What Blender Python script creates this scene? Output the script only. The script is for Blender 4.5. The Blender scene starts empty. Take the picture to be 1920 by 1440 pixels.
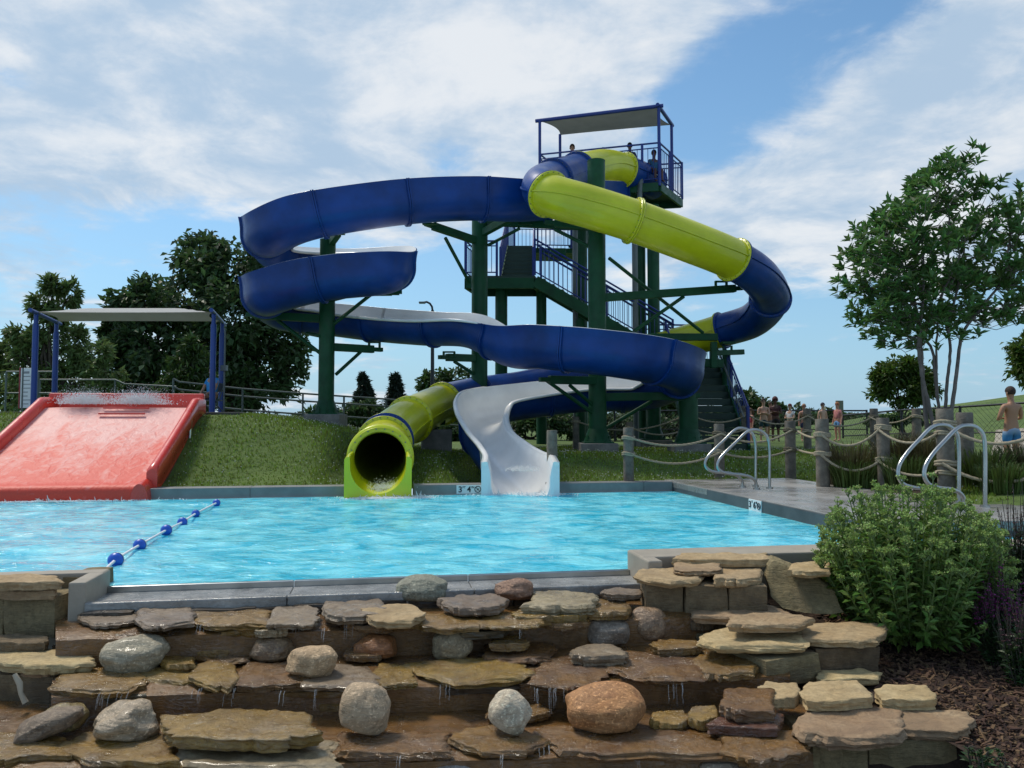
import bpy, bmesh, math, random
import numpy as np
from mathutils import Vector, Matrix, noise
R = math.radians
scene = bpy.context.scene
# ------------------------------------------------------------------ camera
FX, EYE = 1443.0, 1.1
PITCH = math.atan(70 / FX)
cam_d = bpy.data.cameras.new("camera")
cam = bpy.data.objects.new("camera", cam_d)
scene.collection.objects.link(cam)
cam.location = (0, 0, EYE)
cam.rotation_euler = (math.pi / 2 + PITCH, 0, 0)
cam_d.sensor_width = 36
cam_d.lens = 36 * FX / 1920
cam_d.clip_start = 0.05
cam_d.clip_end = 6000
scene.camera = cam
scene.view_settings.view_transform = 'Standard'
scene.view_settings.look = 'None'
scene.view_settings.exposure = 0.3
scene.view_settings.gamma = 1.0

CP, SP = math.cos(PITCH), math.sin(PITCH)
def ray(px, py):
    x = (px - 960) / FX
    z = -(py - 720) / FX
    return Vector((x, CP - z * SP, SP + z * CP))
def at(px, py, Y):
    d = ray(px, py)
    t = Y / d.y
    return Vector((d.x * t, Y, EYE + d.z * t))
def atz(px, py, z):
    d = ray(px, py)
    t = (z - EYE) / d.z
    return Vector((d.x * t, d.y * t, z))

# ------------------------------------------------------------------ sun and sky
SUN_EL, SUN_AZ = R(58), R(-52)          # azimuth from +Y towards +X
sd = Vector((math.sin(SUN_AZ) * math.cos(SUN_EL), math.cos(SUN_AZ) * math.cos(SUN_EL), math.sin(SUN_EL)))
sun_d = bpy.data.lights.new("sun", 'SUN')
sun_d.energy = 2.3
sun_d.angle = R(14)
sun_d.color = (1.0, 0.92, 0.79)
sun = bpy.data.objects.new("sun", sun_d)
scene.collection.objects.link(sun)
sun.rotation_euler = sd.to_track_quat('Z', 'Y').to_euler()
sun.location = (0, 0, 30)

world = bpy.data.worlds.new("World")
scene.world = world
world.use_nodes = True
def build_world():
    nt = world.node_tree
    nt.nodes.clear()
    N, L = nt.nodes, nt.links
    def nd(t, **k):
        n = N.new(t)
        for a, b in k.items():
            setattr(n, a, b)
        return n
    def m(op, a, b=None, c=None, clamp=False):
        n = nd('ShaderNodeMath', operation=op, use_clamp=clamp)
        for i, v in enumerate((a, b, c)):
            if v is None:
                continue
            if isinstance(v, (int, float)):
                n.inputs[i].default_value = v
            else:
                L.new(v, n.inputs[i])
        return n.outputs[0]
    out = nd('ShaderNodeOutputWorld')
    bg = nd('ShaderNodeBackground')
    bg.inputs['Strength'].default_value = 0.11
    sky = nd('ShaderNodeTexSky', sky_type='NISHITA', sun_disc=False)
    sky.sun_elevation = SUN_EL
    sky.sun_rotation = SUN_AZ
    sky.air_density = 1.0
    sky.dust_density = 0.6
    sky.ozone_density = 2.0
    tc = nd('ShaderNodeTexCoord')
    vn = nd('ShaderNodeVectorMath', operation='NORMALIZE')
    L.new(tc.outputs['Generated'], vn.inputs[0])
    sp = nd('ShaderNodeSeparateXYZ')
    L.new(vn.outputs[0], sp.inputs[0])
    zc = m('MAXIMUM', sp.outputs[2], 0.0)
    den = m('ADD', zc, 0.16)
    cx = m('DIVIDE', sp.outputs[0], den)
    cy = m('DIVIDE', sp.outputs[1], den)
    cb = nd('ShaderNodeCombineXYZ')
    L.new(cx, cb.inputs[0]); L.new(cy, cb.inputs[1])
    def fbm(scale, detail, rough, dist, off):
        mp = nd('ShaderNodeVectorMath', operation='ADD')
        L.new(cb.outputs[0], mp.inputs[0])
        mp.inputs[1].default_value = off
        n = nd('ShaderNodeTexNoise')
        n.inputs['Scale'].default_value = scale
        n.inputs['Detail'].default_value = detail
        n.inputs['Roughness'].default_value = rough
        n.inputs['Distortion'].default_value = dist
        L.new(mp.outputs[0], n.inputs['Vector'])
        return n.outputs['Fac']
    n1 = fbm(1.6, 12, 0.58, 0.3, (3.1, 7.7, 0))
    n2 = fbm(3.8, 12, 0.60, 0.35, (11.3, 2.2, 4))
    n3 = fbm(1.5, 11, 0.62, 0.3, (1.3, 5.2, 9))
    # soft banks of cloud and gaps, as directions in the sky
    blobs = CLOUD_BLOBS
    acc = None
    for (px, py, ra, sx, st) in blobs:
        d = ray(px, py).normalized()
        # anisotropic distance: stretch across azimuth
        right = Vector((d.y, -d.x, 0)).normalized()
        up = right.cross(d)
        def dot(v):
            n = nd('ShaderNodeVectorMath', operation='DOT_PRODUCT')
            L.new(vn.outputs[0], n.inputs[0]); n.inputs[1].default_value = v
            return n.outputs['Value']
        a = m('DIVIDE', dot(right), ra * sx)
        b = m('DIVIDE', dot(up), ra)
        r2 = m('ADD', m('MULTIPLY', a, a), m('MULTIPLY', b, b))
        g = m('MULTIPLY', m('POWER', 2.718, m('MULTIPLY', r2, -1.0)), st)
        f = m('MULTIPLY', g, m('GREATER_THAN', dot(d), 0.0))
        acc = f if acc is None else m('ADD', acc, f)
    base = m('ADD', m('MULTIPLY', n1, 0.86), m('MULTIPLY', n2, 0.50))
    dens = m('ADD', base, acc)
    mr = nd('ShaderNodeMapRange', interpolation_type='SMOOTHSTEP')
    L.new(dens, mr.inputs['Value'])
    mr.inputs['From Min'].default_value = 0.60
    mr.inputs['From Max'].default_value = 0.84
    # light and grey of the cloud
    mr2 = nd('ShaderNodeMapRange', interpolation_type='SMOOTHSTEP')
    L.new(m('ADD', m('MULTIPLY', n3, 0.75), m('MULTIPLY', n2, 0.5)), mr2.inputs['Value'])
    mr2.inputs['From Min'].default_value = 0.50
    mr2.inputs['From Max'].default_value = 0.74
    cmix = nd('ShaderNodeMix', data_type='RGBA')
    L.new(mr2.outputs[0], cmix.inputs['Factor'])
    cmix.inputs[6].default_value = (3.35, 4.35, 5.5, 1)
    cmix.inputs[7].default_value = (6.2, 6.4, 6.6, 1)
    # the air near the horizon is pale
    hz = nd('ShaderNodeMix', data_type='RGBA')
    hf = m('POWER', m('SUBTRACT', 1.0, zc, None, True), 4.0)
    L.new(m('MULTIPLY', hf, 0.85), hz.inputs['Factor'])
    skm = nd('ShaderNodeMix', data_type='RGBA', blend_type='MULTIPLY')
    skm.inputs['Factor'].default_value = 1.0
    L.new(sky.outputs[0], skm.inputs[6])
    skm.inputs[7].default_value = SKY_TINT
    L.new(skm.outputs[2], hz.inputs[6])
    hz.inputs[7].default_value = (2.5, 3.95, 5.5, 1)
    fin = nd('ShaderNodeMix', data_type='RGBA')
    L.new(m('MULTIPLY', mr.outputs[0], 0.92), fin.inputs['Factor'])
    L.new(hz.outputs[2], fin.inputs[6])
    L.new(cmix.outputs[2], fin.inputs[7])
    L.new(fin.outputs[2], bg.inputs['Color'])
    L.new(bg.outputs[0], out.inputs[0])
SKY_TINT = (0.80, 1.05, 1.10, 1)
# pixel direction, radius, horizontal stretch, strength
CLOUD_BLOBS = [
    (500, 120, 0.20, 2.6, 0.30), (150, 260, 0.16, 1.6, 0.25), (800, 250, 0.10, 1.9, 0.22), (1150, 60, 0.09, 2.3, 0.30),
    (1480, 130, 0.10, 1.6, -0.40), (1700, 90, 0.05, 1.8, -0.12), (1250, 250, 0.10, 1.2, -0.22), (830, 290, 0.05, 1.6, -0.30),
    (1750, 190, 0.10, 2.4, 0.34), (1500, 360, 0.05, 3.5, 0.20), (1480, 460, 0.04, 4.0, 0.12),
    (300, 440, 0.09, 3.4, -0.30), (120, 620, 0.06, 2.0, 0.02), (850, 560, 0.10, 2.4, -0.16), (1560, 680, 0.10, 2.2, -0.16), (1450, 400, 0.06, 2.6, 0.12),
    (1870, 60, 0.06, 1.6, 0.22), (30, 150, 0.03, 1.5, -0.15),
]
build_world()

# ------------------------------------------------------------------ object helpers
ORG = {}
def tag(o, label=None, cat=None, group=None, kind=None):
    if label: o['label'] = label
    if cat: o['category'] = cat
    if group: o['group'] = group
    if kind: o['kind'] = kind
    return o
def thing(name, label, cat, loc, group=None):
    o = bpy.data.objects.new(name, None)
    o.empty_display_size = 0.2
    o.location = loc
    scene.collection.objects.link(o)
    ORG[o.name] = Vector(loc)
    return tag(o, label, cat, group)

class MB:
    """collects geometry that becomes ONE mesh object"""
    def __init__(s):
        s.v, s.f, s.mi, s.sm = [], [], [], []
    def add(s, V, Fc, mi=0, smooth=True):
        b = len(s.v)
        s.v.extend([tuple(x) for x in V])
        for f in Fc:
            s.f.append(tuple(b + i for i in f)); s.mi.append(mi); s.sm.append(smooth)
    def box(s, c, size, rot=None, mi=0, bev=0.0):
        bm = bmesh.new()
        bmesh.ops.create_cube(bm, size=1.0)
        for v in bm.verts:
            v.co = Vector((v.co.x * size[0], v.co.y * size[1], v.co.z * size[2]))
        if bev > 0:
            bmesh.ops.bevel(bm, geom=bm.edges[:], offset=bev, segments=2, affect='EDGES', profile=0.5)
        M = (rot if rot is not None else Matrix.Identity(3))
        c = Vector(c)
        bm.verts.index_update()
        s.add([M @ v.co + c for v in bm.verts], [[v.index for v in f.verts] for f in bm.faces], mi, False)
        bm.free()
    def beam(s, a, b, w, h, mi=0, bev=0.0, up=Vector((0, 0, 1))):
        """rectangular bar from a to b, width w sideways, height h"""
        a, b = Vector(a), Vector(b)
        d = b - a
        t = d.normalized()
        if abs(t.dot(up)) > 0.99:
            up = Vector((0, 1, 0))
        x = t.cross(up).normalized()
        z = x.cross(t)
        M = Matrix((x, t, z)).transposed()
        s.box((a + b) / 2, (w, d.length, h), M, mi, bev)
    def tube(s, pts, r, seg=10, caps=True, mi=0, smooth=True, closed=False, up=None):
        pts = [Vector(p) for p in pts]
        n = len(pts)
        rs = r if hasattr(r, '__len__') else [r] * n
        T = []
        for i in range(n):
            if closed:
                d = pts[(i + 1) % n] - pts[i - 1]
            else:
                d = pts[min(i + 1, n - 1)] - pts[max(i - 1, 0)]
            T.append(d.normalized() if d.length > 1e-9 else Vector((0, 0, 1)))
        a = up or (Vector((0, 0, 1)) if abs(T[0].z) < 0.9 else Vector((1, 0, 0)))
        x = T[0].cross(a).normalized()
        V = []
        for i in range(n):
            x = (x - T[i] * x.dot(T[i])).normalized()
            y = T[i].cross(x)
            for k in range(seg):
                an = 2 * math.pi * k / seg
                V.append(pts[i] + (x * math.cos(an) + y * math.sin(an)) * rs[i])
        Fc = []
        m = n if closed else n - 1
        for i in range(m):
            j = (i + 1) % n
            for k in range(seg):
                k2 = (k + 1) % seg
                Fc.append((i * seg + k, i * seg + k2, j * seg + k2, j * seg + k))
        s.add(V, Fc, mi, smooth)
        if caps and not closed:
            s.add(V[:seg], [tuple(range(seg))], mi, False)
            s.add(V[-seg:], [tuple(reversed(range(seg)))], mi, False)
    def loft(s, rings, mi=0, smooth=True, closed=False, cap=False):
        n = len(rings[0])
        V = [p for r in rings for p in r]
        Fc = []
        for i in range(len(rings) - 1):
            for k in range(n if closed else n - 1):
                k2 = (k + 1) % n
                Fc.append((i * n + k, i * n + k2, (i + 1) * n + k2, (i + 1) * n + k))
        s.add(V, Fc, mi, smooth)
        if cap:
            s.add(rings[0], [tuple(reversed(range(n)))], mi, False)
            s.add(rings[-1], [tuple(range(n))], mi, False)
    def cyl(s, a, b, r, seg=16, mi=0, r2=None):
        s.tube([a, b], [r, r if r2 is None else r2], seg, True, mi)
    def sphere(s, c, r, seg=12, rings=8, mi=0, sc=(1, 1, 1)):
        V, Fc = [], []
        c = Vector(c)
        for i in range(rings + 1):
            ph = math.pi * i / rings
            for k in range(seg):
                th = 2 * math.pi * k / seg
                V.append(c + Vector((r * sc[0] * math.sin(ph) * math.cos(th), r * sc[1] * math.sin(ph) * math.sin(th), r * sc[2] * math.cos(ph))))
        for i in range(rings):
            for k in range(seg):
                k2 = (k + 1) % seg
                Fc.append((i * seg + k, (i + 1) * seg + k, (i + 1) * seg + k2, i * seg + k2))
        s.add(V, Fc, mi, True)
    def build(s, name, mats, parent=None, origin=None):
        if not isinstance(mats, (list, tuple)): mats = [mats]
        V = np.array(s.v, dtype=np.float64).reshape(-1, 3)
        if parent is not None:
            o3 = ORG[parent.name]
        elif origin is not None:
            o3 = Vector(origin)
        else:
            lo, hi = V.min(0), V.max(0)
            o3 = Vector(((lo[0] + hi[0]) / 2, (lo[1] + hi[1]) / 2, lo[2]))
        V = V - np.array(o3)
        me = bpy.data.meshes.new(name)
        me.from_pydata(V.tolist(), [], s.f)
        for m in mats: me.materials.append(m)
        me.polygons.foreach_set('material_index', s.mi)
        me.polygons.foreach_set('use_smooth', s.sm)
        me.update()
        o = bpy.data.objects.new(name, me)
        scene.collection.objects.link(o)
        ORG[o.name] = o3
        if parent is not None: o.parent = parent
        else: o.location = o3
        return o

def np_mesh(name, V, quads, mats, parent=None, mi=None, smooth=False, origin=None):
    """fast mesh of quads or triangles from numpy arrays"""
    V = np.asarray(V, dtype=np.float64)
    quads = np.asarray(quads, dtype=np.int32)
    k = quads.shape[1]
    o3 = ORG[parent.name] if parent is not None else (Vector(origin) if origin is not None else Vector((V[:, 0].mean(), V[:, 1].mean(), V[:, 2].min())))
    V = V - np.array(o3)
    me = bpy.data.meshes.new(name)
    me.vertices.add(len(V)); me.vertices.foreach_set('co', V.astype(np.float32).ravel())
    me.loops.add(quads.size); me.loops.foreach_set('vertex_index', quads.ravel())
    me.polygons.add(len(quads))
    me.polygons.foreach_set('loop_start', np.arange(0, quads.size, k, dtype=np.int32))
    me.polygons.foreach_set('loop_total', np.full(len(quads), k, dtype=np.int32))
    if not isinstance(mats, (list, tuple)): mats = [mats]
    for m in mats: me.materials.append(m)
    if mi is not None: me.polygons.foreach_set('material_index', np.asarray(mi, dtype=np.int32))
    me.polygons.foreach_set('use_smooth', np.full(len(quads), smooth))
    me.update(calc_edges=True)
    o = bpy.data.objects.new(name, me)
    scene.collection.objects.link(o)
    ORG[o.name] = o3
    if parent is not None: o.parent = parent
    else: o.location = o3
    return o

def spline(P, step=0.08, extra=None):
    """Catmull-Rom through points (rows may carry extra values after xyz)"""
    P = np.array(P, dtype=float)
    P = np.vstack([2 * P[0] - P[1], P, 2 * P[-1] - P[-2]])
    out = []
    for i in range(1, len(P) - 2):
        L = np.linalg.norm(P[i + 1][:3] - P[i][:3])
        n = max(2, int(L / step))
        for k in range(n):
            t = k / n
            a, b, c, d = P[i - 1], P[i], P[i + 1], P[i + 2]
            out.append(0.5 * (2 * b + (c - a) * t + (2 * a - 5 * b + 4 * c - d) * t * t + (3 * b - a - 3 * c + d) * t ** 3))
    out.append(P[-2])
    return np.array(out)
def arc_resample(P, n_or_step):
    d = np.r_[0, np.cumsum(np.linalg.norm(np.diff(P[:, :3], axis=0), axis=1))]
    n = max(2, int(d[-1] / n_or_step))
    t = np.linspace(0, d[-1], n)
    return np.stack([np.interp(t, d, P[:, k]) for k in range(P.shape[1])], 1)

# ------------------------------------------------------------------ materials
MATS = {}
def mat(name, col, rough=0.6, metal=0.0, var=0.0, vscale=6.0, bump=0.0, bscale=30.0, col2=None, spec=0.5, coat=0.0, island=0.0, rvar=0.0, objvar=0.0, trans=0.0, detail=6):
    m_ = bpy.data.materials.new(name)
    m_.use_nodes = True
    nt = m_.node_tree
    N, L = nt.nodes, nt.links
    p = N['Principled BSDF']
    p.inputs['Roughness'].default_value = rough
    p.inputs['Metallic'].default_value = metal
    p.inputs['Specular IOR Level'].default_value = spec
    p.inputs['Coat Weight'].default_value = coat
    p.inputs['Coat Roughness'].default_value = 0.12
    c4 = (*col, 1)
    p.inputs['Base Color'].default_value = c4
    tc = N.new('ShaderNodeTexCoord')
    def noise_n(sc, det=detail, ro=0.6):
        n = N.new('ShaderNodeTexNoise')
        n.inputs['Scale'].default_value = sc
        n.inputs['Detail'].default_value = det
        n.inputs['Roughness'].default_value = ro
        L.new(tc.outputs['Object'], n.inputs['Vector'])
        return n
    cur = None
    if var > 0 or col2 is not None:
        n = noise_n(vscale)
        mr = N.new('ShaderNodeMapRange')
        mr.inputs['From Min'].default_value = 0.3
        mr.inputs['From Max'].default_value = 0.7
        L.new(n.outputs['Fac'], mr.inputs['Value'])
        mx = N.new('ShaderNodeMix'); mx.data_type = 'RGBA'
        L.new(mr.outputs[0], mx.inputs['Factor'])
        a = col if col2 is not None else tuple(c * (1 - var) for c in col)
        b = col2 if col2 is not None else tuple(min(1, c * (1 + var)) for c in col)
        mx.inputs[6].default_value = (*a, 1); mx.inputs[7].default_value = (*b, 1)
        cur = mx.outputs[2]
    def hsv(src, val, amt, hue=0.02):
        h = N.new('ShaderNodeHueSaturation')
        mv = N.new('ShaderNodeMapRange')
        L.new(val, mv.inputs['Value'])
        mv.inputs['To Min'].default_value = 1 - amt; mv.inputs['To Max'].default_value = 1 + amt
        L.new(mv.outputs[0], h.inputs['Value'])
        mh = N.new('ShaderNodeMapRange')
        L.new(val, mh.inputs['Value'])
        mh.inputs['To Min'].default_value = 0.5 - hue; mh.inputs['To Max'].default_value = 0.5 + hue
        L.new(mh.outputs[0], h.inputs['Hue'])
        if src is None: h.inputs['Color'].default_value = c4
        else: L.new(src, h.inputs['Color'])
        return h.outputs[0]
    if island > 0:
        g = N.new('ShaderNodeNewGeometry')
        cur = hsv(cur, g.outputs['Random Per Island'], island, 0.025)
    if objvar > 0:
        oi = N.new('ShaderNodeObjectInfo')
        cur = hsv(cur, oi.outputs['Random'], objvar, 0.012)
    if cur is not None: L.new(cur, p.inputs['Base Color'])
    if rvar > 0:
        n = noise_n(vscale * 1.7)
        mr = N.new('ShaderNodeMapRange')
        mr.inputs['From Min'].default_value = 0.35; mr.inputs['From Max'].default_value = 0.65
        mr.inputs['To Min'].default_value = max(0.02, rough - rvar); mr.inputs['To Max'].default_value = min(1, rough + rvar)
        L.new(n.outputs['Fac'], mr.inputs['Value']); L.new(mr.outputs[0], p.inputs['Roughness'])
    if bump > 0:
        n = noise_n(bscale, 8, 0.65)
        b = N.new('ShaderNodeBump')
        b.inputs['Strength'].default_value = 1.0
        b.inputs['Distance'].default_value = bump
        L.new(n.outputs['Fac'], b.inputs['Height']); L.new(b.outputs[0], p.inputs['Normal'])
    if trans > 0:
        tr = N.new('ShaderNodeBsdfTranslucent')
        if cur is not None: L.new(cur, tr.inputs['Color'])
        else: tr.inputs['Color'].default_value = c4
        ms = N.new('ShaderNodeMixShader')
        ms.inputs[0].default_value = trans
        L.new(p.outputs[0], ms.inputs[1]); L.new(tr.outputs[0], ms.inputs[2])
        L.new(ms.outputs[0], N['Material Output'].inputs['Surface'])
    MATS[name] = m_
    return m_
# ------------------------------------------------------------------ pool frame: u along the far wall, v away from the camera
PC = atz(1262, 903, 0.15)
PA = math.atan(0.165)
CU, SU = math.cos(PA), math.sin(PA)
UV = Vector((CU, SU, 0)); VV = Vector((-SU, CU, 0))
RPOOL = Matrix(((CU, -SU, 0), (SU, CU, 0), (0, 0, 1)))
def pw(u, v, z=0.0):
    return Vector((PC.x + u * CU - v * SU, PC.y + u * SU + v * CU, z))
def puv(x, y):
    dx, dy = x - PC.x, y - PC.y
    return dx * CU + dy * SU, -dx * SU + dy * CU
VN, JOG = -6.1, -5.1          # near water edge and the jog of the right side

def smooth(t):
    t = np.clip(t, 0, 1)
    return t * t * (3 - 2 * t)
ZT_U = [-20, -11, -7.0, -6.0, -5.2, -4.2, -2.6, -1.0, 2.0, 8.0, 20]
ZT_Z = [1.2, 1.25, 1.22, 1.08, 0.90, 0.55, 0.42, 0.45, 0.42, 0.46, 0.5]
CARVE = []                     # (x, y, bottom z, radius): keep the ground below the slide run-outs
def ground(x, y):
    x = np.asarray(x, float); y = np.asarray(y, float)
    u, v = puv(x, y)
    zt = np.interp(u, ZT_U, ZT_Z)
    z = 0.11 + smooth((v - 0.3) / 3.0) * (zt - 0.11)
    z = z + smooth((v - 5) / 14) * (0.50 - zt)
    # gentle field beyond, and the grassy rise on the right
    z = z + smooth((y - 40) / 200) * (-2.5)
    z = z + 1.9 * np.exp(-(((x - 24) / 9.5) ** 2 + ((y - 31) / 9.0) ** 2))
    z = z + 0.10 * np.sin(x * 0.9 + 1.3 * np.sin(y * 0.31)) * smooth((v - 3) / 4) * 0.4
    # right strip beside the deck
    side = smooth((u - 2.1) / 1.2) * smooth((1.5 - v) / 2.0)
    z = z + side * 0.12
    for (cx, cy, cz, cr) in CARVE:
        w = smooth(1 - (np.hypot(x - cx, y - cy) - cr) / 0.7)
        z = np.where(z > cz, z + (cz - z) * w, z)
    return z
def gz(x, y):
    return float(ground(x, y))

M_grass = mat('grass', (0.055, 0.10, 0.014), 0.9, var=0.5, vscale=1.3, bump=0.05, bscale=9, col2=(0.11, 0.17, 0.030))
M_concrete = mat('deck_concrete', (0.19, 0.185, 0.175), 0.28, col2=(0.34, 0.325, 0.30), vscale=1.3, bump=0.003, bscale=60, rvar=0.24)
M_coping = mat('grey_coping', (0.19, 0.195, 0.19), 0.55, var=0.22, vscale=3.0, bump=0.004, bscale=50)
M_poolwall = mat('pool_wall', (0.075, 0.08, 0.085), 0.5, var=0.3, vscale=2.5, bump=0.003, bscale=30)
M_sand = mat('sand_path', (0.36, 0.32, 0.25), 0.9, var=0.2, vscale=2.0, bump=0.01, bscale=40)
M_steel = mat('steel', (0.42, 0.43, 0.42), 0.28, metal=1.0, var=0.15, vscale=5)
M_gutter = mat('gutter_steel', (0.29, 0.285, 0.27), 0.25, metal=0.2, var=0.4, vscale=5.0, bump=0.01, bscale=22, rvar=0.15)
M_hill = mat('far_wood', (0.03, 0.055, 0.035), 0.9, var=0.5, vscale=0.05, bump=2.0, bscale=0.12)

def water_mat(name, c1, c2, scale, bump, rough=0.06):
    m_ = bpy.data.materials.new(name); m_.use_nodes = True
    nt = m_.node_tree; N, L = nt.nodes, nt.links
    p = N['Principled BSDF']
    p.inputs['Roughness'].default_value = rough
    p.inputs['IOR'].default_value = 1.33
    tc = N.new('ShaderNodeTexCoord')
    mp = N.new('ShaderNodeMapping')
    mp.inputs['Rotation'].default_value = (0, 0, -PA)
    mp.inputs['Scale'].default_value = (0.55, 1.0, 1.0)
    L.new(tc.outputs['Object'], mp.inputs['Vector'])
    n = N.new('ShaderNodeTexNoise')
    n.inputs['Scale'].default_value = scale; n.inputs['Detail'].default_value = 5; n.inputs['Distortion'].default_value = 1.0
    L.new(mp.outputs[0], n.inputs['Vector'])
    mr = N.new('ShaderNodeMapRange'); mr.inputs['From Min'].default_value = 0.38; mr.inputs['From Max'].default_value = 0.62
    L.new(n.outputs['Fac'], mr.inputs['Value'])
    mx = N.new('ShaderNodeMix'); mx.data_type = 'RGBA'
    mx.inputs[6].default_value = (*c1, 1); mx.inputs[7].default_value = (*c2, 1)
    L.new(mr.outputs[0], mx.inputs['Factor']); L.new(mx.outputs[2], p.inputs['Base Color'])
    n2 = N.new('ShaderNodeTexNoise')
    n2.inputs['Scale'].default_value = 13; n2.inputs['Detail'].default_value = 4; n2.inputs['Distortion'].default_value = 0.8
    L.new(mp.outputs[0], n2.inputs['Vector'])
    b = N.new('ShaderNodeBump'); b.inputs['Distance'].default_value = bump; b.inputs['Strength'].default_value = 1
    L.new(n2.outputs['Fac'], b.inputs['Height']); L.new(b.outputs[0], p.inputs['Normal'])
    return m_
M_water = water_mat('pool_water', (0.035, 0.48, 0.66), (0.25, 0.80, 0.90), 4.2, 0.034)

def build_ground():
    def axis(lo, hi, st, far_lo, far_hi):
        a = list(np.arange(lo, hi + 1e-6, st))
        s_, x = st, a[-1]
        while x < far_hi:
            s_ *= 1.25; x += s_; a.append(x)
        s_, x = st, a[0]
        pre = []
        while x > far_lo:
            s_ *= 1.25; x -= s_; pre.append(x)
        return np.array(pre[::-1] + a)
    xs = axis(-16, 16, 0.25, -2500, 2500)
    ys = axis(5, 24, 0.25, 4, 4000)
    X, Yy = np.meshgrid(xs, ys)
    Z = ground(X, Yy)
    nx = len(xs)
    i, j = np.meshgrid(np.arange(nx - 1), np.arange(len(ys) - 1))
    q = np.stack([j * nx + i, j * nx + i + 1, (j + 1) * nx + i + 1, (j + 1) * nx + i], -1).reshape(-1, 4)
    cxm = X.ravel()[q].mean(1); cym = Yy.ravel()[q].mean(1)
    u, v = puv(cxm, cym)
    keep = (v > 0.12) | ((u > 2.05) & (v > -3.9))
    V = np.stack([X, Yy, Z], -1).reshape(-1, 3)
    o = np_mesh('lawn', V, q[keep], M_grass, smooth=True, origin=(0, 0, 0))
    tag(o, kind='structure')
def build_pool():
    # water: real wavelets
    st = 0.055
    def sheet(u0, u1, v0, v1):
        us = np.arange(u0, u1 + st, st); vs = np.arange(v0, v1 + st, st)
        us[-1], vs[-1] = u1, v1
        U, Vv = np.meshgrid(us, vs)
        X = PC.x + U * CU - Vv * SU; Y_ = PC.y + U * SU + Vv * CU
        rng = np.random.RandomState(4)
        Z = np.zeros_like(X)
        for k in range(46):
            wl = 0.17 * (1.08 ** k) if k < 26 else rng.uniform(0.25, 1.0)
            th = rng.uniform(-0.9, 0.9) + math.pi / 2 + PA
            if k % 4 == 0: th = rng.uniform(0, 2 * math.pi)
            kk = 2 * math.pi / wl
            Z += 0.0018 * (wl / 0.7) ** 0.8 * np.sin(kk * (X * math.cos(th) + Y_ * math.sin(th)) + 1.4 * np.sin(0.9 * X + rng.uniform(0, 6)) + rng.uniform(0, 6.28))
        edge = np.minimum.reduce([(U - u0), (u1 - U), (Vv - v0), (v1 - Vv)])
        Z *= np.clip(edge / 0.3, 0.15, 1)
        nx = len(us)
        i, j = np.meshgrid(np.arange(nx - 1), np.arange(len(vs) - 1))
        q = np.stack([j * nx + i, j * nx + i + 1, (j + 1) * nx + i + 1, (j + 1) * nx + i], -1).reshape(-1, 4)
        return np.stack([X, Y_, Z], -1).reshape(-1, 3), q
    V1, q1 = sheet(-14, -0.002, VN, -0.02)
    V2, q2 = sheet(-0.002, 4.5, -6.5, JOG - 0.01)
    V = np.vstack([V1, V2]); q = np.vstack([q1, q2 + len(V1)])
    o = np_mesh('water', V, q, M_water, smooth=True, origin=tuple(pw(-5, -3, 0)))
    tag(o, kind='structure')
    # basin walls + coping
    b = MB()
    def wall(u0, u1, v0, v1, z0, z1, mi=0, bev=0.012):
        c = pw((u0 + u1) / 2, (v0 + v1) / 2, (z0 + z1) / 2)
        b.box(c, (abs(u1 - u0), abs(v1 - v0), z1 - z0), RPOOL, mi, bev)
    u = -14.0
    k = 0
    gaps = []                                          # the slides run out through the wall here
    for a_, c_ in ((651, 775), (912, 1038)):
        gaps.append((puv(*atz(a_, 930, 0.0).xy)[0], puv(*atz(c_, 928, 0.0).xy)[0]))
    stops = [-14.0] + [g for q in gaps for g in q] + [0.0]
    for k in range(0, len(stops), 2):                  # far coping, cast in lengths
        u, e_ = stops[k], stops[k + 1]
        wall(u, e_, 0.012, 0.28, -0.6, 0.143)
        while u < e_ - 0.01:
            w = min(1.52, e_ - u)
            wall(u, u + w - 0.008, 0.0, 0.30, -0.6, 0.15)
            u += w
    o = b.build('pool_coping', M_coping); tag(o, kind='structure')
    b = MB()
    wall(0.0, 0.16, JOG, 0.30, -0.8, 0.143)
    wall(0.0, 4.6, JOG + 0.004, JOG + 0.16, -0.8, 0.142)
    o = b.build('pool_side_wall', M_poolwall); tag(o, kind='structure')
    # deck of poured concrete on the right
    b = MB()
    wall(0.0, 2.2, -1.30, 0.42, 0.05, 0.15)
    wall(0.003, 2.2, -2.90, -1.31, 0.05, 0.15)
    wall(0.006, 2.2, JOG, -2.91, 0.05, 0.151)
    wall(2.208, 6.5, JOG, -3.75, 0.05, 0.15)
    o = b.build('pool_deck', M_concrete); tag(o, kind='structure')
    # near rim on the right behind the rocks
    b = MB()
    g1 = atz(1196, 1040, 0.15); u1, _ = puv(g1.x, g1.y)
    wall(u1, 5.0, VN - 0.30, VN + 0.02, -0.9, 0.15)
    wall(u1 - 0.004, u1 + 0.10, VN - 0.44, VN + 0.03, -0.3, 0.146)
    gl = atz(178, 1075, 0.14); u0, _ = puv(gl.x, gl.y)
    wall(u0 - 6, u0, VN - 0.10, VN + 0.02, -0.9, 0.12); wall(u0 - 0.10, u0 + 0.004, VN - 0.40, VN + 0.03, -0.3, 0.116)
    o = b.build('pool_rim', mat('rim_concrete', (0.33, 0.29, 0.23), 0.7, var=0.15, vscale=4, bump=0.003, bscale=60)); tag(o, kind='structure')
    return u0, u1
GU0, GU1 = build_pool()
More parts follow.
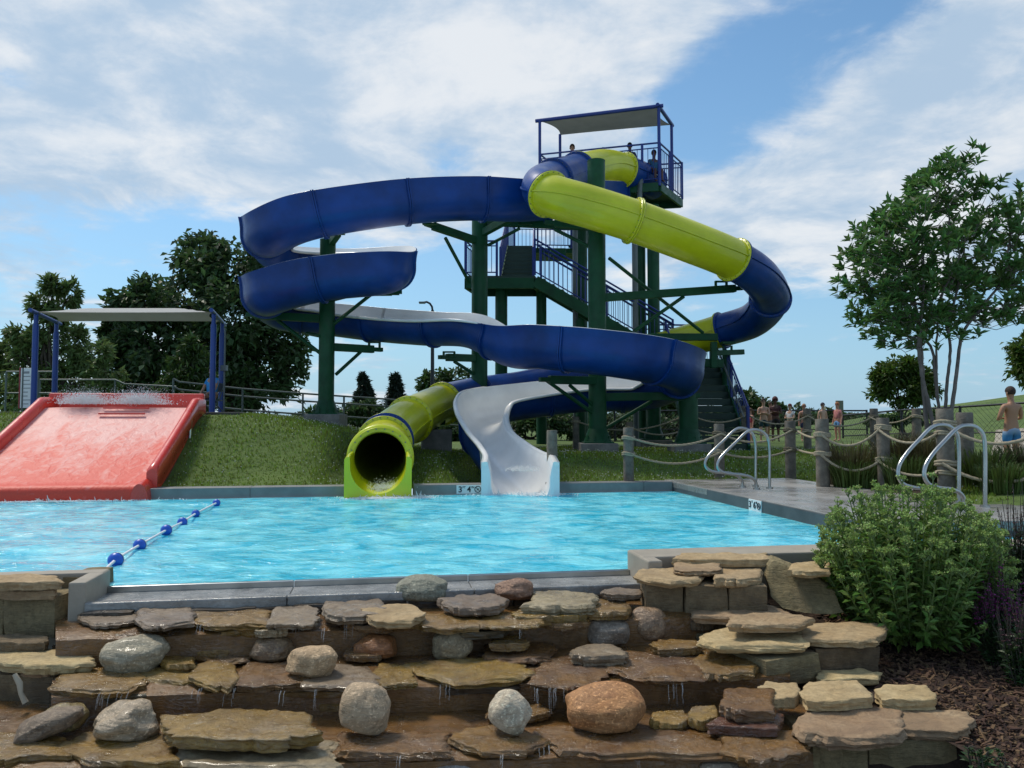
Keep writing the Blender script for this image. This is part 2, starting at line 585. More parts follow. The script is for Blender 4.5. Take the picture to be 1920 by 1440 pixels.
def build_gutter():
    root = thing('overflow_gutter', 'long wet steel overflow gutter between pool water and rock cascade', 'gutter', pw((GU0 + GU1) / 2, VN - 0.2, -0.2))
    a, c = GU0 + 0.0, GU1 - 0.0
    def bx(name, v0, v1, z0, z1, m_, bev=0.006, n=3):
        b = MB()
        L_ = (c - a) / n
        for i in range(n):
            b.box(pw(a + L_ * (i + 0.5), (v0 + v1) / 2, (z0 + z1) / 2), (L_ - 0.004, v1 - v0, z1 - z0), RPOOL, 0, bev)
        return b.build(name, m_, root)
    bx('inner_lip', VN - 0.035, VN + 0.0, -0.25, 0.012, M_steel)
    bx('channel_floor', VN - 0.36, VN - 0.037, -0.25, -0.028, M_gutter)
    bx('outer_lip', VN - 0.42, VN - 0.362, -0.25, -0.008, M_gutter, 0.008)
    return root
build_gutter()
M_white = mat('white_plate', (0.72, 0.74, 0.74), 0.35, var=0.05)
M_ink = mat('black_ink', (0.012, 0.014, 0.02), 0.5)
def text_mesh(txt, size, M4, mb, depth=0.004):
    cu = bpy.data.curves.new('t', 'FONT'); cu.body = txt; cu.size = size; cu.extrude = depth; cu.offset = size * 0.018
    cu.align_x = 'CENTER'; cu.align_y = 'CENTER'
    ob = bpy.data.objects.new('t', cu)
    scene.collection.objects.link(ob)
    dg = bpy.context.evaluated_depsgraph_get()
    me = bpy.data.meshes.new_from_object(ob.evaluated_get(dg))
    mb.add([M4 @ v.co for v in me.vertices], [list(p.vertices) for p in me.polygons], 0, False)
    bpy.data.objects.remove(ob); bpy.data.curves.remove(cu); bpy.data.meshes.remove(me)
def no_diving(mb, M4, r):
    pts = [M4 @ Vector((r * math.cos(t), r * math.sin(t), 0.003)) for t in np.linspace(0, 2 * math.pi, 24, endpoint=False)]
    mb.tube(pts, r * 0.14, 6, False, closed=True)
    k = r * 0.7
    mb.tube([M4 @ Vector((-k, k, 0.003)), M4 @ Vector((k, -k, 0.003))], r * 0.13, 6)
    mb.tube([M4 @ Vector((-k * .55, -k * .5, 0.003)), M4 @ Vector((k * .1, k * .1, 0.003)), M4 @ Vector((k * .6, k * .35, 0.003))], r * 0.12, 6)
def depth_sign_far():
    p0 = atz(857, 926, 0.02); u0, _ = puv(p0.x, p0.y)
    p1 = atz(904, 925, 0.02); u1, _ = puv(p1.x, p1.y)
    v = -0.012
    root = thing('depth_sign', 'white depth tile reading 3 FT 4 IN on the far pool wall', 'sign', pw((u0 + u1) / 2, v, 0.02))
    b = MB(); b.box(pw((u0 + u1) / 2, v + 0.006, 0.075), (u1 - u0, 0.016, 0.13), RPOOL, 0, 0.003); b.build('plate', M_white, root)
    w = u1 - u0
    t = MB()
    def fr(fu, z):
        o = pw(u0 + w * fu, v - 0.002, z)
        return Matrix.Translation(o) @ Matrix.Rotation(PA, 4, 'Z') @ Matrix.Rotation(math.pi / 2, 4, 'X')
    text_mesh('3', 0.125, fr(0.15, 0.072), t); text_mesh('FT', 0.045, fr(0.30, 0.105), t)
    text_mesh('4', 0.125, fr(0.50, 0.072), t); text_mesh('IN', 0.045, fr(0.65, 0.105), t)
    no_diving(t, fr(0.85, 0.075), 0.045)
    t.build('lettering', M_ink, root)
def depth_sign_side():
    p = atz(1414, 930, 0.07)
    _, v = puv(p.x, p.y)
    # where that ray meets the side wall u = 0
    vs = np.linspace(-5, 0, 400)
    best = min(vs, key=lambda q: abs((pw(0, q, 0.07).x / pw(0, q, 0.07).y) - (1414 - 960) / FX * 1.0))
    v = float(best)
    root = thing('depth_sign', 'narrow white depth tile reading 3 6 beside the small ladder', 'sign', pw(-0.01, v, -0.02))
    b = MB(); b.box(pw(-0.006, v, 0.066), (0.016, 0.32, 0.145), RPOOL, 0, 0.003); b.build('plate', M_white, root)
    t = MB()
    def fr(dv, z):
        return Matrix.Translation(pw(-0.016, v + dv, z)) @ Matrix.Rotation(PA - math.pi / 2, 4, 'Z') @ Matrix.Rotation(math.pi / 2, 4, 'X')
    S = Matrix.Diagonal((1.15, 1, 1, 1))
    text_mesh('3', 0.11, fr(0.115, 0.07) @ S, t); text_mesh("'", 0.09, fr(0.062, 0.085) @ S, t)
    text_mesh('6', 0.11, fr(0.0, 0.07) @ S, t); text_mesh('"', 0.08, fr(-0.05, 0.085) @ S, t); no_diving(t, fr(-0.11, 0.07) @ S, 0.036)
    t.build('lettering', M_ink, root)
depth_sign_far(); depth_sign_side()
# sandy walk on the far right where the bather stands
b = MB()
pts = [(1840, 905), (1925, 905), (1935, 838), (1868, 838)]
q = [atz(px, py, 0.34) for px, py in pts]
ring = [Vector((p.x, p.y, gz(p.x, p.y))) for p in q]
n = 8
rows = []
for i in range(n + 1):
    t = i / n
    a = q[0].lerp(q[3], t); c = q[1].lerp(q[2], t)
    rows.append([Vector((p.x, p.y, gz(p.x, p.y) + 0.02)) for p in (a.lerp(c, s_ / 6) for s_ in range(7))])
b.loft(rows); o = b.build('path', M_sand); tag(o, kind='structure')
# distant wooded ridge
b = MB()
xs = np.linspace(-3500, 3500, 180)
rows = []
for k, (yy, hh) in enumerate([(1500, -15), (1560, 0.6), (1640, 0.92), (1750, 1.0), (1900, 0.9)]):
    rows.append([Vector((x, yy + 60 * math.sin(x / 400), -20 if k == 0 else -4 + hh * (6 + 18 * math.exp(-((x - 800) / 420) ** 2) + 8 * (0.5 + 0.5 * math.sin(x / 260 + 1)) + 3 * noise.noise(Vector((x / 40, k, 0)))))) for x in xs])
b.loft(rows); o = b.build('hills', M_hill, origin=(0, 1500, -20)); tag(o, kind='structure')
# ------------------------------------------------------------------ water slides
M_blue = mat('blue_fibreglass', (0.003, 0.039, 0.195), 0.38, spec=0.28, var=0.38, vscale=1.1, coat=0.05, rvar=0.1, bump=0.004, bscale=5)
M_yellow = mat('lime_fibreglass', (0.56, 0.57, 0.008), 0.38, var=0.16, vscale=1.2, coat=0.25, rvar=0.1, bump=0.003, bscale=6)
M_lining = mat('white_lining', (0.86, 0.85, 0.82), 0.3, var=0.08, vscale=2, coat=0.3)
M_exitwhite = mat('white_exit_shell', (0.77, 0.81, 0.82), 0.3, var=0.06, vscale=2, coat=0.3)
M_tubeshade = mat('painted_tube_shade', (0.10, 0.12, 0.006), 0.4)  # dimness inside the tube, painted in as a darker lime than the shell
M_bolt = mat('bolt_steel', (0.18, 0.19, 0.2), 0.4, metal=0.8)
M_green = mat('green_painted_steel', (0.005, 0.060, 0.022), 0.5, spec=0.3, var=0.3, vscale=3, bump=0.002, bscale=30, rvar=0.12)
M_block = mat('concrete_footing', (0.20, 0.19, 0.175), 0.85, var=0.3, vscale=5, bump=0.01, bscale=30)

def frames(P):
    n = len(P)
    out = []
    for i in range(n):
        a, c = P[max(i - 1, 0)], P[min(i + 1, n - 1)]
        T = Vector((c - a)[:3]).normalized()
        S = T.cross(Vector((0, 0, 1))).normalized()      # right of travel
        U = S.cross(T)
        out.append((Vector(P[i][:3]), T, S, U))
    return out

TR = 0.43
tube_ctrl = [(1228, 345, 21.0), (1150, 314, 19.8), (1100, 318, 18.8), (1055, 332, 17.6), (1017, 347, 16.4), (1032, 366, 15.5), (1105, 388, 15.4),
    (1190, 415, 15.6), (1290, 452, 15.9), (1375, 487, 16.3), (1426, 522, 17.0), (1444, 562, 18.0), (1412, 600, 19.0), (1352, 620, 19.8),
    (1280, 642, 20.2), (1180, 672, 20.0), (1080, 705, 19.2), (980, 728, 19.0), (900, 740, 18.4), (830, 757, 17.2), (782, 779, 15.8), (736, 811, 14.3), (715, 843, 12.95), (713, 859, 12.15)]
tube_root = thing('tube_slide', 'enclosed lime and blue tube slide winding from tower to pool', 'water slide', at(716, 930, 12.3))
def build_tube():
    C = [at(*c) for c in tube_ctrl]
    P = arc_resample(spline([tuple(c) for c in C], 0.05), 0.07)
    d = np.r_[0, np.cumsum(np.linalg.norm(np.diff(P, axis=0), axis=1))]
    def near(i):           # arc length of a control point
        k = np.argmin(np.linalg.norm(P - np.array(C[i]), axis=1))
        return d[k]
    cuts = [(0.0, 'blue'), (near(1) - 0.45, 'yellow'), (near(2) + 0.55, 'blue'), (near(3) + 0.55, 'blue'), (near(5) - 0.08, 'yellow'), (near(7), 'yellow'), (near(9), 'blue'),
            (near(11), 'blue'), (near(13), 'yellow'), (near(15) - 0.6, 'yellow'), (near(16) - 0.4, 'blue'), (near(18), 'blue'), (near(19), 'yellow'), (near(20) + 0.45, 'yellow'), (near(21) + 0.55, 'blue'), (near(21) + 0.85, 'yellow'), (d[-1], None)]
    fr = frames(P)
    seg = 36
    for ci in range(len(cuts) - 1):
        a, c = cuts[ci][0], cuts[ci + 1][0]
        idx = [i for i in range(len(P)) if a - 0.03 <= d[i] <= c + 0.03]
        b = MB()
        ro, ri = [], []
        for i in idx:
            p, T, S, U = fr[i]
            ro.append([p + (S * math.cos(t) + U * math.sin(t)) * TR for t in np.linspace(0, 2 * math.pi, seg, endpoint=False)])
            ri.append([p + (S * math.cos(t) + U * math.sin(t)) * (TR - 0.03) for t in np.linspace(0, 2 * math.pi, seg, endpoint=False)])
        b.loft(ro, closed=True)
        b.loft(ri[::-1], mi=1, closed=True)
        for sgn in (1, -1):                            # moulding seam along both flanks
            strip = []
            for i in idx:
                p, T, S, U = fr[i]
                q = p + S * sgn * TR
                strip.append([q + U * 0.012 - S * sgn * 0.01, q + U * 0.012 + S * sgn * 0.028, q - U * 0.012 + S * sgn * 0.028, q - U * 0.012 - S * sgn * 0.01])
            b.loft(strip, closed=True, smooth=False)
        colr = cuts[ci][1]
        m_ = M_yellow if colr == 'yellow' else M_blue
        o = b.build('tube_section', [m_, M_tubeshade], tube_root)
        if ci == 2 or ci == 3: o['label'] = 'blue tube section near the tower top'
        # flanges at the start and end of the section
        for end, i in ((0, idx[0]), (1, idx[-1])):
            if (ci == 0 and end == 0): continue
            fb = MB()
            p, T, S, U = fr[i]
            p = p + T * (0.022 if end == 0 else -0.022)
            prof = [(TR - 0.01, -0.018), (TR + 0.055, -0.018), (TR + 0.06, 0), (TR + 0.055, 0.018), (TR - 0.01, 0.018)]
            rings = [[p + (S * math.cos(t) + U * math.sin(t)) * r + T * w for t in np.linspace(0, 2 * math.pi, 40, endpoint=False)] for r, w in prof]
            fb.loft(rings, closed=True)
            for t in np.linspace(0, 2 * math.pi, 22, endpoint=False):
                q = p + (S * math.cos(t) + U * math.sin(t)) * (TR + 0.034)
                fb.cyl(q - T * 0.03, q + T * 0.03, 0.011, 6, 1)
            fb.build('flange', [m_, M_bolt], o)
    # exit skirt: box-shaped mouth that stands in the pool
    p, T, S, U = fr[-1]
    S2 = Vector((1, 0.14, 0)).normalized()
    D = Vector((-S2.y, S2.x, 0)) * -1                 # towards the pool
    def sec(c, r, half, ztop, zbot, lowc):
        """inner trough and outer skirt of the exit; returns inner ring, outer ring (both from left rim to right rim)"""
        inn, out = [], []
        for t in np.linspace(math.pi, 2 * math.pi, 21):
            inn.append(c + S2 * (r * math.cos(t)) + Vector((0, 0, r * math.sin(t) * lowc)))
        return inn
    b = MB()
    c0 = Vector(p)
    inn0 = sec(c0, TR - 0.03, 0, 0, 0, 1.0)
    c1 = c0 + D * 0.35 + Vector((0, 0, -0.03)); inn1 = sec(c1, TR - 0.03, 0, 0, 0, 1)
    c2 = c0 + D * 0.75 + Vector((0, 0, -0.055)); inn2 = sec(c2, TR - 0.03, 0, 0, 0, 1)
    c3 = c0 + D * 0.98 + Vector((0, 0, -0.07)); inn3 = sec(c3, TR - 0.03, 0, 0, 0, 1)
    cs = [c0, c1, c2, c3]; inns = [inn0, inn1, inn2, inn3]
    tops = [0.10, 0.10, 0.09, 0.06]
    rows_i, rows_o = [], []
    for k, (c, inn) in enumerate(zip(cs, inns)):
        zt = c0.z + tops[k]
        row = []
        for q in inn:
            row.append(Vector((q.x, q.y, min(q.z, zt)) if False else (q.x, q.y, q.z)))
        L_, R_ = inn[0], inn[-1]
        row = [q for q in inn if q.z <= zt + 1e-6]
        # trimmed rim: clip the trough at zt and go out to the skirt
        while len(row) < 21: row = [row[0]] + row + [row[-1]] if len(row) <= 19 else row + [row[-1]]
        lt, rt = row[0], row[-1]
        wo = 0.462 + 0.02 * k / 3
        lo = c + S2 * -wo; ro_ = c + S2 * wo
        full = [Vector((lo.x - 0.0, lo.y, -0.3)), Vector((lo.x, lo.y, zt - 0.03)), Vector((lo.x + 0.03, lo.y, zt + 0.005)), Vector((lt.x - 0.005, lt.y, zt + 0.004))] + row + \
               [Vector((rt.x + 0.005, rt.y, zt + 0.004)), Vector((ro_.x - 0.03, ro_.y, zt + 0.005)), Vector((ro_.x, ro_.y, zt - 0.03)), Vector((ro_.x, ro_.y, -0.3))]
        rows_i.append(full)
    b.loft(rows_i, smooth=True)
    # front apron closing the skirt below the trough
    F = rows_i[-1]
    n = len(F)
    base = [Vector((q.x, q.y, -0.3)) for q in F]
    b.loft([F, base], smooth=False)
    # collar round the mouth
    prof = [(TR - 0.03, 0.0), (TR + 0.02, 0.02), (TR + 0.09, 0.0), (TR + 0.1, -0.1)]
    rings = [[c0 - D * w * -1 + S2 * (math.cos(t) * r) + Vector((0, 0, math.sin(t) * r)) for t in np.linspace(-0.5, math.pi + 0.5, 40)] for r, w in prof]
    b.loft(rings)
    M_ye = mat('lime_exit_shell', (0.58, 0.64, 0.010), 0.3, var=0.08, vscale=1.5, coat=0.3)
    b.build('exit_mouth', M_ye, tube_root)
    return P
TUBE_P = build_tube()

# open flume: x, y, z of the section centre, wall height above the centre on the left and right of travel
FR = 0.45
def nearw(px, py, Y, hl=0.35, hr=0.02):      # given by the rim of the outer wall on the viewer's side
    p = at(px, py, Y); return (p.x, p.y + FR, p.z - max(hl, hr), hl, hr)
def farw(px, py, Y, hl=0.35, hr=0.02):       # given by the rim of the outer wall on the far side
    p = at(px, py, Y); return (p.x, p.y - FR, p.z - max(hl, hr), hl, hr)
def ctr(px, py, Y, hl=0.35, hr=0.02):
    p = at(px, py, Y); return (p.x, p.y, p.z, hl, hr)
def dia(px, py, Y):                            # outer wall seen at the left turn
    p = at(px, py, Y); return (p.x + FR * 0.72, p.y + FR * 0.70, p.z - 0.35, 0.35, 0.02)
O = (0.02, 0.35)
flume_ctrl = [ctr(1150, 372, 20.4), ctr(1075, 372, 18.8), nearw(985, 336, 16.7), nearw(870, 331, 16.05), nearw(750, 336, 15.5), nearw(620, 353, 15.15), nearw(545, 371, 15.2), dia(466, 402, 15.75),
    ctr(499, 446, 17.0), farw(545, 458, 18.1), farw(640, 466, 18.4), ctr(722, 485, 17.3), nearw(720, 468, 15.5), nearw(612, 479, 15.15), nearw(545, 493, 15.25), dia(466, 514, 15.75),
    ctr(500, 558, 17.0), farw(545, 560, 18.1), farw(620, 569, 18.3), farw(710, 579, 17.9), farw(800, 586, 17.3, 0.33, 0.03), farw(885, 594, 16.6, 0.26, 0.08),
    nearw(962, 610, 15.0, 0.06, 0.33), nearw(1020, 609, 14.55, *O), nearw(1100, 615, 14.2, *O), nearw(1190, 627, 14.15, *O), nearw(1255, 643, 14.6, *O),
    ctr(1276, 700, 16.1, *O), farw(1205, 703, 17.8, *O), farw(1100, 707, 18.0, *O), farw(1000, 718, 17.8, *O), farw(925, 730, 17.2, *O),
    (-0.62, 15.95, 1.22, *O), (-0.55, 15.0, 0.92, *O), (-0.30, 14.0, 0.62, 0.12, 0.30), (-0.02, 13.1, 0.38, 0.20, 0.28), (0.10, 12.4, 0.27, 0.28, 0.28), (0.125, 11.45, 0.18, 0.30, 0.30)]
flume_root = thing('open_flume_slide', 'open blue flume slide with white lining spiralling down to pool', 'water slide', (0.1, 12.0, 0.0))
def build_flume():
    P = spline(flume_ctrl, 0.05)
    P = arc_resample(P, 0.07)
    n = len(P)
    d = np.r_[0, np.cumsum(np.linalg.norm(np.diff(P[:, :3], axis=0), axis=1))]
    fr = frames(P)
    nb = 22
    def section(i, r, off, ext=0.0):
        p, T, S, U = fr[i]
        hl, hr = P[i][3], P[i][4]
        pts = []
        flL, flR = 0.18, 0.18
        # left wall from rim down (S is right of travel)
        for t in (1.0, 0.66, 0.33):
            pts.append(p - S * (r + off * 0 + 0.05 * t * t) + U * (hl * t))
        for a in np.linspace(math.pi, 2 * math.pi, nb):
            pts.append(p + S * (r * math.cos(a)) + U * (r * math.sin(a) * (1.0)))
        for t in (0.33, 0.66, 1.0):
            pts.append(p + S * (r + 0.05 * t * t) + U * (hr * t))
        return pts
    L = 1.75
    ns = int(round(d[-1] / L))
    edges = [d[-1] * k / ns for k in range(ns + 1)]
    for k in range(ns):
        last = k == ns - 1
        idx = [i for i in range(n) if edges[k] - 0.04 <= d[i] <= edges[k + 1] + 0.04]
        outer = MB()
        rows_o = [section(i, FR + 0.015, 0) for i in idx]
        outer.loft(rows_o)
        mo = M_exitwhite if last else M_blue
        # flanges at both ends
        for e, i in ((0, idx[0]), (1, idx[-1])):
            s0 = section(i, FR + 0.012, 0); s1 = section(i, FR + 0.062, 0)
            T = fr[i][1] * (0.014 if e == 0 else -0.014)
            T0 = fr[i][1] * (0.02 if e == 0 else -0.02)
            outer.loft([[q + T0 - T for q in s0], [q + T0 - T for q in s1], [q + T0 + T for q in s1], [q + T0 + T for q in s0]], smooth=False)
            for q in s1[2:-2:2]:
                outer.sphere(q + T0 - (q - fr[i][0]).normalized() * 0.016 + T * 1.1, 0.014, 6, 4)
        o = outer.build('flume_section', [mo], flume_root)
        inner = MB()
        rows_i = [section(i, FR - 0.015, 0) for i in idx]
        inner.loft([r[::-1] for r in rows_i])
        # rounded rim on both walls
        for side in (0, -1):
            sg = -1 if side == 0 else 1
            lip = []
            for i, ri in zip(idx, rows_i):
                p, T, S, U = fr[i]
                q = ri[side]
                prof = [(-0.004, -0.035), (-0.004, 0.012), (0.02, 0.026), (0.06, 0.022), (0.085, 0.004), (0.085, -0.03), (0.03, -0.04)]
                hh = P[i][3] if side == 0 else P[i][4]
                g_ = 1.0 if d[i] > 0.86 * d[-1] else float(np.interp(hh, [0.1, 0.22], [1.0, 0.12]))
                lip.append([q + S * sg * (a * g_) + U * (c * (0.35 + 0.65 * g_)) for a, c in prof])
            inner.loft(lip if side else [r[::-1] for r in lip], closed=True, cap=True)
        inner.build('lining', M_lining, o)
    # exit shell in the water: outer box round the last metre
    b = MB()
    rows = []
    for i in [j for j in range(n) if d[j] > d[-1] - 1.25]:
        p, T, S, U = fr[i]
        s = section(i, FR - 0.015, 0)
        hw = FR + 0.10
        L_ = p - S * hw; R_ = p + S * hw
        rows.append([Vector((L_.x, L_.y, -0.3)), Vector((L_.x, L_.y, s[0].z - 0.05)), L_ + Vector((0.03, 0, s[0].z - p.z + 0.02)), s[0] + Vector((0, 0, 0.016))] + s[1:-1] + [s[-1] + Vector((0, 0, 0.016)), R_ + Vector((-0.03, 0, s[-1].z - p.z + 0.02)), Vector((R_.x, R_.y, s[-1].z - 0.05)), Vector((R_.x, R_.y, -0.3))])
    b.loft(rows)
    F = rows[-1]
    b.loft([F, [Vector((q.x, q.y, -0.35)) for q in F]], smooth=False)
    b.build('exit_mouth', M_exitwhite, flume_root)
    return P
FLUME_P = build_flume()
for P_, rr in ((TUBE_P, 0.5), (FLUME_P, 0.52)):
    for q in P_[::6]:
        if q[2] < 1.7: CARVE.append((q[0], q[1], q[2] - rr - 0.02, 0.42))
build_ground()

# ---- slide columns
def ring_bolts(b, c, r, z, n=10):
    for t in np.linspace(0, 2 * math.pi, n, endpoint=False):
        q = Vector((c.x + r * math.cos(t), c.y + r * math.sin(t), z))
        b.cyl(q, q + Vector((0, 0, 0.13)), 0.013, 6)
        b.cyl(q + Vector((0, 0, 0.02)), q + Vector((0, 0, 0.05)), 0.026, 6)
def column(px, pytop, Y, r, label, arms, base=True, group='green slide columns'):
    c = at(px, 700, Y)
    zb = gz(c.x, c.y)
    zt = at(px, pytop, Y).z
    root = thing('slide_column', label, 'column', (c.x, c.y, zb), group)
    b = MB(); b.cyl((c.x, c.y, zb + 0.1), (c.x, c.y, zt), r, 28); b.cyl((c.x, c.y, zt), (c.x, c.y, zt + 0.015), r + 0.004, 28)
    b.build('post', M_green, root)
    if base:
        b = MB(); b.box((c.x, c.y, zb + 0.02), (0.78, 0.78, 0.36), None, 0, 0.02); b.build('footing', M_block, root)
        b = MB(); b.box((c.x, c.y, zb + 0.215), (0.62, 0.62, 0.03), None, 0, 0.004)
        b.cyl((c.x, c.y, zb + 0.2), (c.x, c.y, zb + 0.5), r + 0.12, 20, r2=r + 0.005)
        ring_bolts(b, c, 0.27, zb + 0.22)
        b.build('base_plate', M_green, root)
    for a in arms:
        kind, p0, p1 = a[0], a[1], a[2]
        b = MB()
        A, B_ = at(*p0), at(*p1)
        if kind == 'arm':
            b.beam(A, B_, 0.13, 0.17, 0, 0.01)
            d = (B_ - A).normalized()
            b.beam(B_, B_ + d * 0.22, 0.11, 0.09)
            if len(a) > 3:                             # cradle carrying the slide
                q = at(*a[3])
                b.beam(q + Vector((-0.14, 0, 0)), q + Vector((0.14, 0, 0)), 0.1, 0.03)
                for s_ in (-0.12, 0.12): b.beam(q + Vector((s_, 0, 0)), q + Vector((s_, 0, -0.14)), 0.05, 0.05)
                b.beam(q + Vector((-0.16, 0, -0.14)), q + Vector((0.16, 0, -0.14)), 0.1, 0.03)
            b.build('arm', M_green, root)
        else:
            b.tube([A, B_], 0.04, 8)
            b.build('brace', M_green, root)
    return root
column(612, 451, 16.72, 0.17, 'green column through the left spiral with arms at three heights', [
    ('arm', (620, 456, 16.7), (634, 436, 16.0), (632, 426, 15.75)), ('arm', (615, 548, 16.72), (735, 547, 16.9), (735, 540, 16.95)), ('arm', (612, 598, 16.72), (480, 591, 16.9)),
    ('arm', (612, 650, 16.72), (700, 655, 17.4), (702, 642, 17.5)), ('arm', (612, 560, 16.6), (660, 548, 15.8), (655, 540, 15.7)), ('brace', (625, 608, 16.7), (696, 552, 16.85)), ('brace', (630, 702, 16.75), (676, 660, 17.2)),
    ('brace', (600, 662, 16.7), (520, 600, 16.85)), ('brace', (600, 630, 16.6), (575, 625, 17.2))])
column(899, 398, 18.1, 0.19, 'green column with a long arm reaching left to the top run', [
    ('arm', (895, 452, 18.05), (812, 424, 17.0), (806, 408, 16.5)), ('arm', (905, 416, 18.1), (1105, 425, 17.6), (985, 409, 17.5)), ('arm', (905, 437, 18.0), (958, 408, 17.2)), ('brace', (880, 530, 18.1), (835, 446, 17.2)),
    ('brace', (915, 460, 18.1), (975, 428, 17.9)), ('arm', (900, 672, 18.1), (838, 670, 17.4), (842, 660, 17.2)), ('brace', (890, 702, 18.0), (852, 678, 17.5))])
column(1120, 303, 16.3, 0.19, 'tallest green column standing between both slides near ladder', [
    ('arm', (1120, 559, 16.3), (1378, 541, 17.2), (1352, 528, 17.1)), ('brace', (1142, 484, 16.3), (1318, 624, 17.6)), ('brace', (1190, 620, 16.6), (1282, 556, 16.9)), ('arm', (1120, 745, 16.3), (1292, 742, 16.4), (1270, 738, 16.4)),
    ('arm', (1120, 714, 16.2), (1030, 712, 15.7)), ('brace', (1112, 775, 16.2), (1020, 710, 15.8)), ('brace', (1112, 760, 16.2), (1068, 722, 15.9)), ('brace', (1132, 805, 16.4), (1222, 752, 16.6)),
    ('arm', (1120, 424, 16.3), (1040, 418, 16.6)), ('brace', (1120, 470, 16.3), (1040, 430, 16.5))])
column(1290, 740, 16.5, 0.2, 'short green column under the right end of the lower curve', [])
column(1225, 708, 19.0, 0.16, 'dark green column hidden behind the lower curve', [], True)
# portal frame under the lime tube at the right
def portal():
    r0 = at(1345, 800, 19.6)
    root = thing('tube_support', 'green portal frame carrying the lower tube beside the entry stair', 'support frame', (r0.x, r0.y, gz(r0.x, r0.y)))
    for a, c in (((1215, 632, 18.6), (1345, 632, 18.6)),):
        b = MB(); b.beam(at(*a), at(*c), 0.14, 0.17, 0, 0.01); b.build('beam', M_green, root)
    b = MB(); b.beam(at(1338, 641, 18.6), at(1338, 690, 18.6), 0.14, 0.15, 0, 0.01); b.build('hanger', M_green, root)
    b = MB(); b.beam(at(1310, 680, 18.7), at(1356, 682, 18.7), 0.16, 0.2, 0, 0.01); b.build('head_beam', M_green, root)
    b = MB(); b.beam(at(1340, 662, 18.8), at(1393, 660, 19.3), 0.12, 0.13, 0, 0.01); b.build('arm', M_green, root)
    b = MB(); q = at(1364, 648, 19.3); b.beam(q + Vector((-0.16, 0, 0.06)), q + Vector((0.16, 0, 0.06)), 0.3, 0.06); b.beam(q + Vector((-0.1, 0, 0)), q + Vector((-0.1, 0, -0.16)), 0.05, 0.05); b.beam(q + Vector((0.1, 0, 0)), q + Vector((0.1, 0, -0.16)), 0.05, 0.05); b.build('cradle', M_green, root)
    g = at(1362, 800, 19.3); zb = gz(g.x, g.y)
    b = MB(); b.cyl((g.x, g.y, zb), at(1362, 665, 19.3), 0.10, 16); b.build('post', M_green, root)
portal()

def footing():
    p = at(818, 870, 16.2); zb = gz(p.x, p.y)
    root = thing('tube_support', 'low concrete block and post under the lime tube bend', 'support', (p.x, p.y, zb), None)
    b = MB(); b.box((p.x, p.y, zb + 0.2), (0.62, 0.5, 0.5), RPOOL, 0, 0.02); b.build('footing', M_block, root)
    b = MB(); b.cyl((p.x - 0.08, p.y, zb + 0.4), at(812, 790, 16.3), 0.11, 16); b.build('post', M_green, root)
    b = MB(); b.beam(at(795, 796, 16.1), at(832, 792, 16.5), 0.12, 0.10); b.build('cradle', M_green, root)
footing()
# ---- wide red slide
M_red = mat('red_fibreglass', (0.66, 0.050, 0.030), 0.32, var=0.1, vscale=2, coat=0.3, rvar=0.1, bump=0.004, bscale=4)
def foam_mat():
    m_ = bpy.data.materials.new('red_slide_running_water'); m_.use_nodes = True
    nt = m_.node_tree; N, L = nt.nodes, nt.links
    p = N['Principled BSDF']; p.inputs['Roughness'].default_value = 0.5; p.inputs['Specular IOR Level'].default_value = 0.25
    tc = N.new('ShaderNodeTexCoord')
    def no(scale, mapping, dist=1.2, det=7):
        mp = N.new('ShaderNodeMapping'); mp.inputs['Scale'].default_value = mapping; mp.inputs['Rotation'].default_value = (0, 0, -PA)
        L.new(tc.outputs['Object'], mp.inputs['Vector'])
        n = N.new('ShaderNodeTexNoise'); n.inputs['Scale'].default_value = scale; n.inputs['Detail'].default_value = det; n.inputs['Distortion'].default_value = dist
        L.new(mp.outputs[0], n.inputs['Vector']); return n.outputs['Fac']
    n1 = no(3.2, (1, 0.55, 0.55)); n2 = no(9, (1, 0.6, 0.6), 1.6, 8)
    sep = N.new('ShaderNodeSeparateXYZ'); L.new(tc.outputs['Object'], sep.inputs[0])
    mr = N.new('ShaderNodeMapRange'); L.new(sep.outputs[2], mr.inputs['Value'])     # churned near the jets, clearing on the way down
    mr.inputs['From Min'].default_value = 0.1; mr.inputs['From Max'].default_value = 1.25; mr.inputs['To Min'].default_value = -0.14; mr.inputs['To Max'].default_value = 0.34
    def ma(op, a, b):
        n = N.new('ShaderNodeMath'); n.operation = op
        for i, v in enumerate((a, b)):
            if isinstance(v, (int, float)): n.inputs[i].default_value = v
            else: L.new(v, n.inputs[i])
        return n.outputs[0]
    s = ma('ADD', ma('ADD', ma('MULTIPLY', n1, 0.6), ma('MULTIPLY', n2, 0.45)), mr.outputs[0])
    m2 = N.new('ShaderNodeMapRange'); L.new(s, m2.inputs['Value']); m2.inputs['From Min'].default_value = 0.50; m2.inputs['From Max'].default_value = 0.80
    m2.inputs['To Max'].default_value = 0.65
    mx = N.new('ShaderNodeMix'); mx.data_type = 'RGBA'
    mx.inputs[6].default_value = (0.70, 0.072, 0.045, 1); mx.inputs[7].default_value = (0.82, 0.56, 0.51, 1)
    L.new(m2.outputs[0], mx.inputs['Factor']); L.new(mx.outputs[2], p.inputs['Base Color'])
    b = N.new('ShaderNodeBump'); b.inputs['Distance'].default_value = 0.010; L.new(n2, b.inputs['Height']); L.new(b.outputs[0], p.inputs['Normal'])
    return m_
M_redwater = foam_mat()
